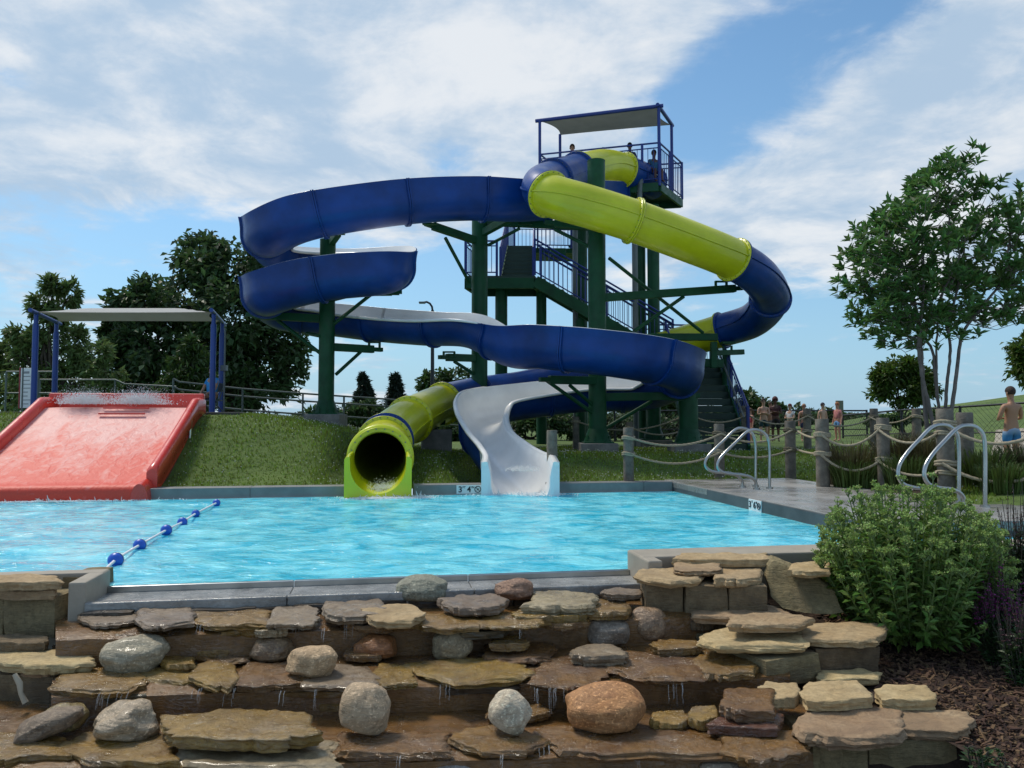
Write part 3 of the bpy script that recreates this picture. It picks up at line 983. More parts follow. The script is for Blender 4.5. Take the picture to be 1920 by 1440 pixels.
def red_slide():
    pr = atz(281, 938, 0.0); ur, vb = puv(pr.x, pr.y)      # outer right edge at the water
    pt = at(362, 738, 12.85)
    ut, vt = puv(pt.x, pt.y)
    W = 2.62
    u1 = ur; u0 = ur - W
    vtop, ztop = vb + 2.75, 1.33
    vlip, zlip = vb + 0.10, 0.22
    root = thing('wide_slide', 'wide red slide with foaming water running into the pool', 'water slide', pw((u0 + u1) / 2, vb, 0))
    prof = []                                            # floor profile, from pool up
    for k in range(7):
        a = math.pi * 0.5 * k / 6
        prof.append((vb + 0.14 - 0.14 * math.cos(a) * 1.0, zlip - 0.12 + 0.12 * math.sin(a)))
    prof = [(vb, -0.2), (vb, zlip - 0.12)] + prof[1:]
    N_ = 26
    for k in range(1, N_ + 1):
        t = k / N_
        prof.append((vb + 0.14 + (vtop - vb - 0.14) * t, zlip + (ztop - zlip) * (t ** 1.06)))
    prof += [(vtop + 0.5, ztop + 0.02)]
    b = MB()
    us = np.linspace(u0 + 0.13, u1 - 0.13, 14)
    b.loft([[pw(u, v, z) for u in us] for v, z in prof])
    b.build('slide_bed', M_redwater, root)
    def curb(u_in, u_out, name):
        c = MB()
        s = 1 if u_out > u_in else -1
        w = abs(u_out - u_in)
        rings = []
        pr2 = [p_ for p_ in prof if p_[0] >= vb + 0.3] 
        for v, z in [(vb + 0.30, zlip + 0.02)] + pr2:
            h = 0.17
            rr = [(0.0, -0.05), (0.0, h - 0.05), (0.03, h - 0.01), (0.08, h + 0.01), (w - 0.02, h - 0.01), (w + 0.01, h - 0.05), (w + 0.01, -0.10), (w - 0.04, -0.12), (w - 0.04, -0.3)]
            rings.append([pw(u_in + s * a, v, z + q) for a, q in rr])
        if s < 0: rings = [r[::-1] for r in rings]
        c.loft(rings, smooth=True, cap=True)
        return c.build(name, M_red, root)
    curb(u1 - 0.14, u1 - 0.0, 'side_curb'); curb(u0 + 0.14, u0 + 0.0, 'side_curb')
    # open-ended wing at the lower right, where the curb runs out into the pool
    for uu in (u1 - 0.26, u0 + 0.02):
        c = MB(); rings = []
        for v, h in ((vb - 0.02, 0.30), (vb + 0.1, 0.33), (vb + 0.35, 0.36), (vb + 0.62, 0.42)):
            rings.append([pw(uu + 0.24 * (0.5 - 0.5 * math.cos(a)) , v, -0.15 + (h + 0.08) * math.sin(a) ** 0.6 if 0 < a < math.pi else -0.15) for a in np.linspace(0, math.pi, 14)])
        c.loft(rings, cap=True)
        c.build('end_wing', M_red, root)
    b = MB(); b.box(pw((u0 + u1) / 2, vtop + 0.48, ztop + 0.10), (W - 0.02, 0.12, 0.34), RPOOL, 0, 0.03); b.build('back_board', M_red, root)
    b = MB()
    for k in range(2):
        q0 = pw(u0 + W * (0.42 + 0.0 * k), vtop - 0.12 - 0.22 * k, ztop + 0.0 - 0.1 * k); q1 = pw(u0 + W * 0.70, vtop - 0.12 - 0.22 * k, ztop + 0.0 - 0.1 * k)
        b = MB(); b.beam(q0, q1, 0.06, 0.03, 0, 0.01); b.build('jet_step', M_red, root)
    b = MB()
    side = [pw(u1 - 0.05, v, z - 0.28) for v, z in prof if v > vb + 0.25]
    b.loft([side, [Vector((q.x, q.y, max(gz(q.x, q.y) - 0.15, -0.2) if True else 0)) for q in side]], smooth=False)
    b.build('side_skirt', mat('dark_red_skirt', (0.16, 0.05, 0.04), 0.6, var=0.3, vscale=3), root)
    for vv in (vtop + 0.2, vtop - 0.5):
        c = MB(); q = pw(u1 - 0.02, vv, 0); c.cyl((q.x, q.y, gz(q.x, q.y) - 0.1), (q.x, q.y, ztop - 0.2), 0.035, 8); c.build('leg', M_steel, root)
    return u0, u1, vb, vtop, ztop
RS = red_slide()
# ------------------------------------------------------------------ slide tower
M_rail = mat('blue_painted_steel', (0.006, 0.028, 0.19), 0.4, var=0.15, vscale=4)
M_fabric = mat('shade_fabric', (0.22, 0.23, 0.235), 0.85, var=0.08, vscale=3, trans=0.12)
M_fabricw = mat('pale_shade_fabric', (0.38, 0.38, 0.365), 0.85, var=0.06, vscale=3, trans=0.06)
M_tread = mat('dark_tread', (0.018, 0.045, 0.032), 0.6, var=0.2, vscale=5)
M_pipe = mat('grey_pipe', (0.10, 0.12, 0.12), 0.4, var=0.2, vscale=3)

PANEL_N = [0]
def rail_panel(A, B, h=1.05, sp=0.12, r=0.02, low=0.09, endposts=True):
    """railing standing on the line A-B"""
    b = MB(); PANEL_N[0] += 1; pw_ = 0.052 + 0.0042 * (PANEL_N[0] % 5)
    A, B = Vector(A), Vector(B)
    up = Vector((0, 0, 1))
    b.tube([A + up * h, B + up * h], r * 1.25, 8)
    b.tube([A + up * (h - 0.13), B + up * (h - 0.13)], r * 0.8, 6)
    b.tube([A + up * low, B + up * low], r * 0.9, 6)
    L_ = Vector((B.x - A.x, B.y - A.y)).length
    n = max(2, int(L_ / sp))
    for i in range(n + 1):
        p = A.lerp(B, i / n)
        post = endposts and (i in (0, n) or i == n // 2 and L_ > 2)
        if post: b.beam(p, p + up * (h + 0.006 + 0.004 * (PANEL_N[0] % 4)), pw_, pw_)
        else: b.tube([p + up * low, p + up * (h - 0.13)], 0.0095, 5, False)
    return b
def tower():
    FRc, FLc, BRc, BLc = at(1237, 341, 20.0), at(1013, 360, 20.9), at(1279, 373, 21.6), at(1052, 380, 22.3)
    zf = FRc.z
    for p in (FLc, BRc, BLc): p.z = zf
    root = thing('slide_tower', 'tall green and blue slide tower with stairs and shaded top deck', 'tower', (2.4, 20.8, gz(2.4, 20.8)))
    def part(b, name, m_, lab=None):
        o = b.build(name, m_, root)
        if lab: o['label'] = lab
        return o
    # top deck
    b = MB()
    quad = [FRc, BRc, BLc, FLc]
    b.loft([[q + Vector((0, 0, 0)) for q in quad], [q - Vector((0, 0, 0.05)) for q in quad]], closed=True, smooth=False, cap=True)
    part(b, 'deck', M_tread)
    for a, c in ((FRc, FLc), (FRc, BRc), (BRc, BLc), (BLc, FLc)):
        b = MB(); d = (c - a).normalized()
        b.beam(a - Vector((0, 0, 0.13)) + d * 0.03, c - Vector((0, 0, 0.13)) - d * 0.03, 0.07, 0.22, 0, 0.006); part(b, 'edge_beam', M_green)
    for t in (0.25, 0.5, 0.75):
        b = MB(); b.beam(FRc.lerp(FLc, t) - Vector((0, 0, 0.24)), BRc.lerp(BLc, t) - Vector((0, 0, 0.24)), 0.08, 0.16); part(b, 'joist', M_green)
    m1 = FRc.lerp(BRc, 0.45); m2 = FRc.lerp(BRc, 0.55)
    part(rail_panel(FRc, FRc.lerp(FLc, 0.14)), 'railing', M_rail)
    part(rail_panel(FRc.lerp(FLc, 0.14), FRc.lerp(FLc, 0.46)), 'railing', M_rail)
    part(rail_panel(FRc.lerp(FLc, 0.46), FLc), 'railing', M_rail)
    part(rail_panel(FRc, m1), 'railing', M_rail); part(rail_panel(m2, BRc), 'railing', M_rail)
    part(rail_panel(BLc, FLc), 'railing', M_rail)
    part(rail_panel(BRc, BRc.lerp(BLc, 0.6)), 'railing', M_rail)
    # grey-blue panels on the right side
    b = MB()
    for a, c in ((FRc, m1), (m2, BRc)):
        d = (c - a).normalized(); b.beam(a + d * 0.06 + Vector((0, 0, 0.55)), c - d * 0.06 + Vector((0, 0, 0.55)), 0.008, 0.8)
    # shade
    tops = [at(1235, 199, 20.0), at(1012, 226, 20.9), at(1050, 252, 21.9), at(1259, 233, 21.2)]
    zc = sum(p.z for p in tops) / 4
    for p, foot in zip(tops, (FRc, FLc, BLc, BRc)):
        b = MB(); b.tube([(p.x, p.y, zf - 0.1), (p.x, p.y, p.z)], 0.042, 10); part(b, 'shade_post', M_rail)
    for i, j, e in ((0, 1, 0.12), (0, 3, 0.12), (3, 2, 0.0), (1, 2, 0.0)):
        a, c = tops[i], tops[j]; d = (c - a).normalized()
        if (i, j) in ((0, 1), (0, 3)):
            b = MB(); b.tube([a - d * e, c + d * e], 0.05, 10); part(b, 'shade_beam', M_rail)
    b = MB()
    n = 14
    rows = []
    for i in range(n + 1):
        row = []
        for j in range(n + 1):
            s, t = i / n, j / n
            # edges curve inwards between the corners
            s2 = s + (0.5 - s) * 0.10 * (4 * t * (1 - t)) * (abs(2 * s - 1) ** 3)
            t2 = t + (0.5 - t) * 0.05 * (4 * s * (1 - s)) * (abs(2 * t - 1) ** 3)
            p = tops[0].lerp(tops[1], s2).lerp(tops[3].lerp(tops[2], s2), t2)
            p = p + Vector((0, 0, -0.02 - 0.03 * math.sin(math.pi * s) * math.sin(math.pi * t)))
            row.append(p)
        rows.append(row)
    b.loft(rows)
    part(b, 'shade_fabric', M_fabric)
    # columns
    for px, Y, yt, r, m_ in ((940, 20.6, 535, 0.165, M_green), (1015, 20.8, 548, 0.14, M_green), (1088, 22.0, 425, 0.2, M_green), (1078, 20.6, 430, 0.07, M_pipe), (1088, 20.5, 600, 0.13, M_green), (1202, 21.2, 385, 0.11, M_green), (1224, 20.9, 385, 0.165, M_green), (1262, 21.8, 392, 0.1, M_green)):
        if px == 1262: continue
        p = at(px, yt, Y); b = MB(); z0 = gz(p.x, p.y)
        b.cyl((p.x, p.y, z0), p, r, 20); part(b, 'column', m_)
    p = at(1190, 455, 20.2)
    b = MB(); b.tube([(p.x, p.y, gz(p.x, p.y)), (p.x, p.y, p.z), at(1198, 400, 20.2), at(1201, 330, 20.1)], 0.075, 10); part(b, 'water_pipe', M_pipe)
    # landing one
    z1 = at(930, 517, 20.0).z
    a = at(873, 517, 20.0); c = at(1003, 517, 20.0); a.z = c.z = z1
    dep = Vector((0.25, 1.25, 0))
    b = MB()
    Q = [a, c, c + dep, a + dep]
    b.loft([[q for q in Q], [q - Vector((0, 0, 0.06)) for q in Q]], closed=True, cap=True, smooth=False); part(b, 'landing', M_tread)
    for s, e in ((a, c), (a, a + dep), (a + dep, c + dep), (c, c + dep)):
        b = MB(); d = (e - s).normalized(); b.beam(s + d * 0.03 - Vector((0, 0, 0.20)), e - d * 0.03 - Vector((0, 0, 0.20)), 0.08, 0.28, 0, 0.006); part(b, 'landing_beam', M_green)
    part(rail_panel(a, a.lerp(c, 0.45), 0.92), 'railing', M_rail); part(rail_panel(a, a + dep, 0.92), 'railing', M_rail)
    # flight one: down to the right
    e0 = Vector((c.x, c.y, z1)); e1 = at(1262, 668, 20.3); dz = e1 - e0
    wid = Vector((0.2, 1.05, 0))
    for off in (Vector((0, 0, 0)), wid):
        b = MB(); b.beam(e0 + off - Vector((0, 0, 0.14)), e1 + off - Vector((0, 0, 0.14)), 0.07, 0.30, 0, 0.006); part(b, 'stringer', M_green)
        part(rail_panel(e0 + off + Vector((0, 0, 0.02)), e1 + off + Vector((0, 0, 0.02)), 0.95), 'railing', M_rail)
        b = MB(); b.tube([e0 + off + Vector((0.05, -0.06, 0.82)), e1 + off + Vector((0.05, -0.06, 0.82))], 0.02, 8); part(b, 'handrail', M_rail)
    nst = 15
    for i in range(nst):
        p = e0.lerp(e1, (i + 0.5) / nst); b = MB()
        q = p + wid * 0.5
        d2 = Vector((dz.x, dz.y, 0)).normalized()
        b.beam(p + wid * 0.03 + Vector((0, 0, -0.02)), p + wid * 0.97 + Vector((0, 0, -0.02)), 0.26, 0.04); part(b, 'tread', M_tread)
    # flight two: up and away from the viewer
    f0a, f0b = at(938, 515, 21.1), at(1000, 515, 21.1)
    f1a, f1b = at(952, 463, 22.7), at(1002, 463, 22.7)
    f0a.z = f0b.z = z1; z2 = f1a.z; f1b.z = z2
    for s, e in ((f0a, f1a), (f0b, f1b)):
        b = MB(); b.beam(s - Vector((0, 0, 0.06)), e - Vector((0, 0, 0.06)), 0.06, 0.26); part(b, 'stringer', M_green)
        part(rail_panel(s, e, 1.0), 'railing', M_rail)
    for i in range(9):
        t = (i + 0.6) / 9
        b = MB(); b.beam(f0a.lerp(f1a, t), f0b.lerp(f1b, t), 0.24, 0.11); part(b, 'tread', M_tread)
    # landing two
    g0, g1 = f1a + Vector((-0.05, 0.05, 0)), at(1072, 463, 22.9); g1.z = z2
    b = MB(); Q = [g0, g1, g1 + dep, g0 + dep]
    b.loft([[q for q in Q], [q - Vector((0, 0, 0.14)) for q in Q]], closed=True, cap=True, smooth=False); part(b, 'landing', M_green)
    part(rail_panel(g0 + dep, g1 + dep, 1.0), 'railing', M_rail); part(rail_panel(g0.lerp(g1, 0.48), g1, 0.95), 'railing', M_rail); part(rail_panel(g0, g0 + dep, 1.0), 'railing', M_rail)
    h0, h1 = g1 + Vector((0, 0.2, 0)), Vector((BLc.x + 1.6, BLc.y + 0.5, zf))
    for off in (Vector((0, 0, 0)), Vector((0.1, 0.9, 0))):
        b = MB(); b.beam(h0 + off, h1 + off, 0.06, 0.28); part(b, 'stringer', M_green)
        part(rail_panel(h0 + off, h1 + off, 1.0), 'railing', M_rail)
    for i in range(6):
        p = h0.lerp(h1, (i + 0.5) / 6); b = MB(); b.beam(p, p + Vector((0.1, 0.9, 0)), 0.24, 0.05); part(b, 'tread', M_tread)
    b = MB(); b.box(at(1046, 476, 21.2), (0.42, 0.5, 0.22), None, 0, 0.02); part(b, 'pipe_cover', M_green)
    # lowest landing and flight towards the viewer
    z0 = at(1320, 676, 20.4).z
    A0 = Vector((4.05, 20.2, z0)); B0 = Vector((5.42, 20.4, z0)); dp = Vector((0.2, 1.3, 0))
    b = MB(); Q = [A0, B0, B0 + dp, A0 + dp]
    b.loft([[q for q in Q], [q - Vector((0, 0, 0.2)) for q in Q]], closed=True, cap=True, smooth=False); part(b, 'landing', M_green)
    part(rail_panel(A0 + dp + Vector((-0.5, 0, 0)), B0 + dp, 1.1, 0.1), 'railing', M_rail)
    part(rail_panel(B0, B0 + dp, 1.05), 'railing', M_rail)
    C0 = Vector((4.05, 17.35, gz(4.1, 17.3))); D0 = Vector((5.32, 17.35, gz(5.3, 17.3)))
    nt = 13
    for s, e in ((C0, A0), (D0, B0)):
        b = MB(); b.beam(s, e, 0.06, 0.3); part(b, 'stringer', M_green)
    part(rail_panel(D0, B0, 1.0, 0.13), 'railing', M_rail); part(rail_panel(C0, A0, 1.0, 0.13), 'railing', M_rail)
    b = MB(); b.tube([D0 + Vector((-0.12, -0.1, 0.75)), B0 + Vector((-0.12, 0, 0.75))], 0.025, 8); part(b, 'handrail', M_pipe)
    for i in range(nt):
        t = (i + 0.5) / nt; b = MB()
        p, q = C0.lerp(A0, t), D0.lerp(B0, t)
        b.beam(p + Vector((0.04, 0, 0)), q + Vector((-0.04, 0, 0)), 0.25, 0.16); part(b, 'tread', M_tread)
    return zf
TOWER_Z = tower()
# ------------------------------------------------------------------ shade, slab and railing at the top of the red slide
M_bluepost = mat('bright_blue_steel', (0.007, 0.045, 0.24), 0.4, var=0.1, vscale=3)
M_railgrey = mat('galvanised_rail', (0.10, 0.125, 0.115), 0.45, metal=0.3, var=0.2, vscale=4)
M_slab = mat('dark_concrete', (0.085, 0.08, 0.07), 0.85, var=0.3, vscale=3, bump=0.01, bscale=25)
_s0 = at(-160, 772, 14.0); _s1 = at(452, 772, 14.4)
u0_, v0_ = puv(_s0.x, _s0.y); u1_, v1_ = puv(_s1.x, _s1.y)
SLABZ = 1.27
b = MB(); vs_ = RS[3] + 0.62
b.box(pw((u0_ + u1_) / 2, vs_ + 2.2, SLABZ - 0.3), (u1_ - u0_, 4.4, 0.6), RPOOL, 0, 0.015)
o = b.build('terrace', M_slab); tag(o, kind='structure')
def left_canopy():
    C = [at(68, 587, 16.6), at(401, 587, 16.6), at(417, 604, 18.2), at(106, 604, 18.2)]
    zc = sum(p.z for p in C) / 4
    root = thing('shade_canopy', 'pale fabric shade on four blue posts above the red slide', 'shade canopy', (C[0].x + 2, C[0].y + 0.8, SLABZ))
    for p in C:
        b = MB(); b.cyl((p.x, p.y, SLABZ), (p.x, p.y, zc - 0.25), 0.062, 14); b.cyl((p.x, p.y, zc - 0.25), (p.x, p.y, zc + 0.02), 0.045, 14)
        b.cyl((p.x, p.y, SLABZ), (p.x, p.y, SLABZ + 0.03), 0.14, 14)
        b.build('post', M_bluepost, root)
    for i, j in ((0, 3), (1, 2)):
        a, c = C[i].copy(), C[j].copy(); a.z = c.z = zc
        d = (c - a).normalized(); b = MB(); b.tube([a - d * 0.45, c + d * 0.35], 0.045, 10); b.build('beam', M_bluepost, root)
    n = 16; rows = []
    for i in range(n + 1):
        row = []
        for j in range(n + 1):
            s, t = i / n, j / n
            s2 = s + (0.5 - s) * 0.10 * (4 * t * (1 - t)) * abs(2 * s - 1) ** 3
            t2 = t + (0.5 - t) * 0.10 * (4 * s * (1 - s)) * abs(2 * t - 1) ** 3
            p = C[0].lerp(C[1], s2).lerp(C[3].lerp(C[2], s2), t2)
            hip = min(1.0, min(2 * t, 2 - 2 * t), min(s, 1 - s) * 5.0)
            row.append(Vector((p.x, p.y, zc + 0.02 + 0.20 * hip)))
        rows.append(row)
    b = MB(); b.loft(rows); b.build('fabric', M_fabricw, root)
    b = MB(); b.tube([(C[1].x + 0.14, C[1].y + 0.3, SLABZ), (C[1].x + 0.14, C[1].y + 0.3, zc - 0.3)], 0.02, 8); b.box((C[1].x + 0.14, C[1].y + 0.28, SLABZ + 1.0), (0.13, 0.1, 0.12)); b.build('conduit_box', M_pipe, root)
left_canopy()
def pipe_railing(name, label, pts, posts, drops=(0.0, 0.42), r=0.022, m_=None, cat='railing'):
    P = [at(*p) for p in pts]
    mid = P[len(P) // 2]
    root = thing(name, label, cat, (mid.x, mid.y, gz(mid.x, mid.y)))
    for k, dz in enumerate(drops):
        b = MB(); b.tube([p - Vector((0, 0, dz)) for p in P], r, 8); b.build('rail', m_ or M_railgrey, root)
    for q in posts:
        t = at(*q); zb = gz(t.x, t.y)
        if t.z - zb > 1.6: zb = t.z - 1.2
        b = MB(); b.cyl((t.x, t.y, zb - 0.02), t, r * 1.1, 8); b.build('post', m_ or M_railgrey, root)
    return root
pipe_railing('pipe_railing', 'grey pipe railing section behind the white notice board', [(12, 697, 19.0), (110, 697, 19.0)], [(12, 697, 19.0), (72, 697, 19.0)], (0.0, 0.53))
pipe_railing('pipe_railing', 'grey pipe railing descending behind the red slide top', [(75, 712, 19.5), (216, 712, 19.5), (234, 720, 19.5), (330, 725, 19.5)], [(75, 712, 19.5), (216, 712, 19.5), (326, 725, 19.5)], (0.0, 0.36, 0.6))
pipe_railing('pipe_railing', 'long pipe railing sloping across the mound behind green column', [(325, 710, 18.0), (336, 716, 18.0), (455, 729, 18.3), (570, 738, 18.6), (720, 748, 19.0), (870, 762, 19.5)], [(325, 710, 18.0), (455, 729, 18.3), (568, 738, 18.6), (645, 743, 18.8), (724, 748, 19.0), (800, 755, 19.2)], (0.0, 0.18, 0.50))
def notice():
    p = at(50, 765, 17.2)
    root = thing('notice_board', 'white notice board with red edge left of the red slide', 'sign', (p.x, p.y, p.z - 0.2))
    a, c = at(36, 690, 17.2), at(66, 765, 17.2)
    w, h = c.x - a.x, a.z - c.z
    M3 = Matrix.Rotation(R(-18), 3, 'Z')
    ctr_ = Vector(((a.x + c.x) / 2, 17.2, (a.z + c.z) / 2))
    b = MB(); b.box(ctr_, (w, 0.02, h), M3, 0, 0.004); b.build('panel', M_white, root)
    b = MB(); b.box(ctr_ + M3 @ Vector((-w / 2 - 0.02, 0, 0)), (0.035, 0.04, h + 0.02), M3, 0, 0.004); b.build('edge_strip', mat('red_strip', (0.3, 0.03, 0.03), 0.5), root)
    t = MB()
    rng = random.Random(3)
    for k in range(9):
        zz = h / 2 - 0.10 - k * 0.088
        ln = w * rng.uniform(0.45, 0.78)
        t.box(ctr_ + M3 @ Vector((-w / 2 + 0.05 + ln / 2, -0.013, zz)), (ln, 0.004, 0.018 if k else 0.05), M3)
    t.build('text_lines', mat('grey_print', (0.25, 0.26, 0.28), 0.6), root)
    b = MB(); 
    for s in (-0.12, 0.12): b.cyl(ctr_ + Vector((s, 0.03, -h / 2 - 0.25)), ctr_ + Vector((s, 0.03, h / 2)), 0.02, 8)
    b.build('stand', M_railgrey, root)
notice()
def lamp():
    p = at(811, 760, 44.0); top = at(811, 582, 44.0)
    zb = gz(p.x, p.y)
    root = thing('street_lamp', 'tall slim street lamp with curved arm behind the slides', 'street lamp', (p.x, p.y, zb))
    b = MB(); b.tube([(p.x, p.y, zb), top], [0.13, 0.09], 10); b.build('pole', M_ink, root)
    arm = [top - Vector((0, 0, 0.1))] + [top + Vector((-0.02 - 0.42 * math.sin(a), 0, 0.45 * (1 - math.cos(a)) ** 0.8)) for a in np.linspace(0.2, 1.6, 8)]
    b = MB(); b.tube([top - Vector((0, 0, 0.25)), top, at(810, 575, 44), at(806, 569, 44), at(800, 566, 44), at(795, 567, 44)], 0.06, 8); b.build('arm', M_ink, root)
    b = MB(); b.box(at(791.5, 567.5, 44), (0.36, 0.3, 0.1), None, 0, 0.02); b.build('lamp_head', M_pipe, root)
lamp()
# ------------------------------------------------------------------ rope fence
M_wood = mat('weathered_wood', (0.15, 0.13, 0.105), 0.85, var=0.45, vscale=9, bump=0.01, bscale=30, objvar=0.15)
M_rope = mat('manila_rope', (0.34, 0.29, 0.20), 0.9, var=0.25, vscale=40, bump=0.004, bscale=120)
POSTS = {}
def wpost(key, px, ytop, Y, r, label, group='wooden rope fence posts', yb=None):
    t = at(px, ytop, Y)
    zb = at(px, yb, Y).z if yb else gz(t.x, t.y)
    root = thing('wooden_post', label, 'post', (t.x, t.y, zb), group)
    b = MB(); rng = random.Random(key)
    seg, rings = 18, []
    for k in range(9):
        z = (zb - 0.12) + (t.z - zb + 0.12) * k / 8
        rings.append([Vector((t.x + (r * (1 + 0.04 * noise.noise(Vector((math.cos(a) * 2, math.sin(a) * 2 + px, z * 2))))) * math.cos(a), t.y + r * math.sin(a), z)) for a in np.linspace(0, 2 * math.pi, seg, endpoint=False)])
    rings.append([p + (Vector((t.x, t.y, p.z)) - p) * 0.1 + Vector((0, 0, 0.012)) for p in rings[-1]])
    b.loft(rings, closed=True, cap=True); b.build('shaft', M_wood, root)
    POSTS[key] = (Vector((t.x, t.y, t.z)), r, root)
def rope_helix(pts, r, mb, tw=0.085):
    P = arc_resample(spline(pts, 0.04), 0.03)
    n = len(P); fr = frames(P); seg = 9
    V = []; Fc = []
    d = 0
    for i in range(n):
        if i: d += (Vector(P[i][:3]) - Vector(P[i - 1][:3])).length
        p, T, S, U = fr[i]
        for k in range(seg):
            a = 2 * math.pi * k / seg
            rr = r * (1 + 0.16 * math.cos(3 * a - 2 * math.pi * d / tw))
            V.append(p + (S * math.cos(a) + U * math.sin(a)) * rr)
    for i in range(n - 1):
        for k in range(seg):
            k2 = (k + 1) % seg
            Fc.append((i * seg + k, i * seg + k2, (i + 1) * seg + k2, (i + 1) * seg + k))
    mb.add(V, Fc, 0, True)
def rope(a, c, ya, ysag, yc, label, r=0.019, pxsag=None, group='ropes of the post fence'):
    """a, c: post keys or (px, Y); y: pixel heights at both ends and lowest point"""
    def end(k):
        if isinstance(k, str):
            p, rr, _ = POSTS[k]; return p, rr
        q = at(k[0], 800, k[1]); return q, 0.0
    (A, ra), (B, rb) = end(a), end(c)
    pa = 960 + A.x / A.y * FX; pb = 960 + B.x / B.y * FX
    p0 = at(pa, ya, A.y); p1 = at(pb, yc, B.y)
    d = (p1 - p0); d.z = 0; dn = d.normalized(); front = Vector((dn.y, -dn.x, 0))
    if front.y > 0: front = -front
    p0 = p0 + front * (ra + r); p1 = p1 + front * (rb + r)
    ps = pxsag if pxsag else (pa + pb) / 2
    mid = p0.lerp(p1, (ps - pa) / (pb - pa)); ms = at(ps, ysag, mid.y)
    mid = Vector((mid.x, mid.y, ms.z))
    pts = []
    for t in np.linspace(0, 1, 9):
        x = p0.lerp(p1, t)
        tm = (ps - pa) / (pb - pa)
        # parabola through the three heights
        z = p0.z * ((t - tm) * (t - 1)) / (tm) + mid.z * (t * (t - 1)) / (tm * (tm - 1)) + p1.z * (t * (t - tm)) / (1 - tm)
        pts.append((x.x, x.y, z))
    b = MB(); rope_helix(pts, r, b)
    for (q, rr, key) in ((p0, ra, a), (p1, rb, c)):       # wound round the post
        if rr > 0:
            cc = POSTS[key][0]
            for k in range(2):
                lp = [Vector((cc.x + (rr + r * 0.8) * math.cos(t), cc.y + (rr + r * 0.8) * math.sin(t), q.z + (k - 0.5) * r * 1.7 + 0.01 * math.sin(t * 2))) for t in np.linspace(0, 2 * math.pi, 20, endpoint=False)]
                b.tube(lp, r * 0.95, 7, False, closed=True)
    o = b.build('rope', M_rope); tag(o, label, 'rope', group)
FP = [('p1', 1035, 808, 12.4, .085, 'wooden post right beside the white flume exit', None), ('p2', 1178, 803, 12.35, .083, 'grey wooden post on the lawn between flume exit and small ladder', None),
    ('p3', 1348, 796, 13.0, .085, 'wooden post on the lawn right behind the small ladder', None), ('p4', 1481, 790, 13.1, .088, 'light wooden post with split top just right of the small ladder', None),
    ('p5', 1541, 787, 11.3, .095, 'wooden post at the deck corner by the mulch bed', 905), ('p6', 1655, 785, 10.9, .085, 'wooden post between two clumps of tall grass', 910),
    ('p7', 1771, 768, 10.0, .105, 'thick wooden post standing inside the large ladder loop', 925), ('p8', 1808, 775, 10.3, .105, 'thick wooden post with knot hole behind the large ladder', 925), ('p9', 1985, 760, 9.2, .1, 'wooden post at the right edge of the view', 930),
    ('q0', 1080, 782, 17.5, .075, 'far wooden post left of the tallest green column', None), ('q1', 1180, 792, 16.8, .075, 'far wooden post half hidden behind a nearer post', None), ('q2', 1290, 764, 17.6, .082, 'far wooden post in front of the short green column', None), ('q3', 1397, 762, 17.6, .085, 'far wooden post beside the girl in pink', None), ('q4', 1513, 767, 17.5, .085, 'far wooden post between the waiting children', None),
    ('q5', 1638, 767, 17.0, .085, 'far wooden post left of the round tree', None), ('q6', 1718, 767, 15.5, .085, 'far wooden post below the tree stems', None)]
for k, px, yt, Y, r, lab, yb in FP: wpost(k, px, yt, Y, r, lab, yb=yb)
RP = [('p2', 'p3', 821, 835, 812, 'upper rope on the lawn from second post to small ladder'), ('p2', 'p3', 851, 869, 846, 'lower rope on the lawn ending behind small ladder'), ('p3', 'p4', 812, 829, 806, 'upper rope seen through the small ladder loop'), ('p3', 'p4', 848, 858, 842, 'lower rope seen through the small ladder loop'),
    ('p4', 'p5', 806, 820, 816, 'upper short rope joining lawn posts to deck corner'), ('p4', 'p5', 842, 850, 850, 'lower short rope joining lawn posts to deck corner'), ('p5', 'p6', 814, 835, 800, 'upper rope hanging in front of the reddish tall grass'), ('p5', 'p6', 851, 882, 861, 'lower rope hanging above the mulch patch'),
    ('p6', 'p7', 803, 830, 812, 'upper rope running into the large ladder'), ('p6', 'p7', 862, 889, 886, 'lower rope running into the large ladder'), ('p7', 'p9', 793, 832, 790, 'upper thick rope passing the bather in blue shorts'), ('p7', 'p9', 868, 904, 872, 'lower thick rope below the bather'),
    ('q0', 'q2', 790, 806, 775, 'upper far rope left of the short green column'), ('q1', 'q2', 802, 815, 800, 'lower far rope left of the short green column'), ('q2', 'q3', 776, 792, 778, 'upper far rope in front of the dark stair'), ('q2', 'q3', 800, 813, 805, 'lower far rope in front of the dark stair'),
    ('q3', 'q4', 776, 795, 779, 'upper far rope in front of the waiting group'), ('q3', 'q4', 808, 817, 808, 'lower far rope in front of the waiting group'), ('q4', 'q5', 779, 799, 781, 'upper far rope before the children at right'), ('q5', 'q6', 781, 793, 781, 'far rope above the tall grass below the round tree')]
for a, c, ya, ys, yc, lab in RP: rope(a, c, ya, ys, yc, lab, r=0.021 if a == 'p7' else 0.017)
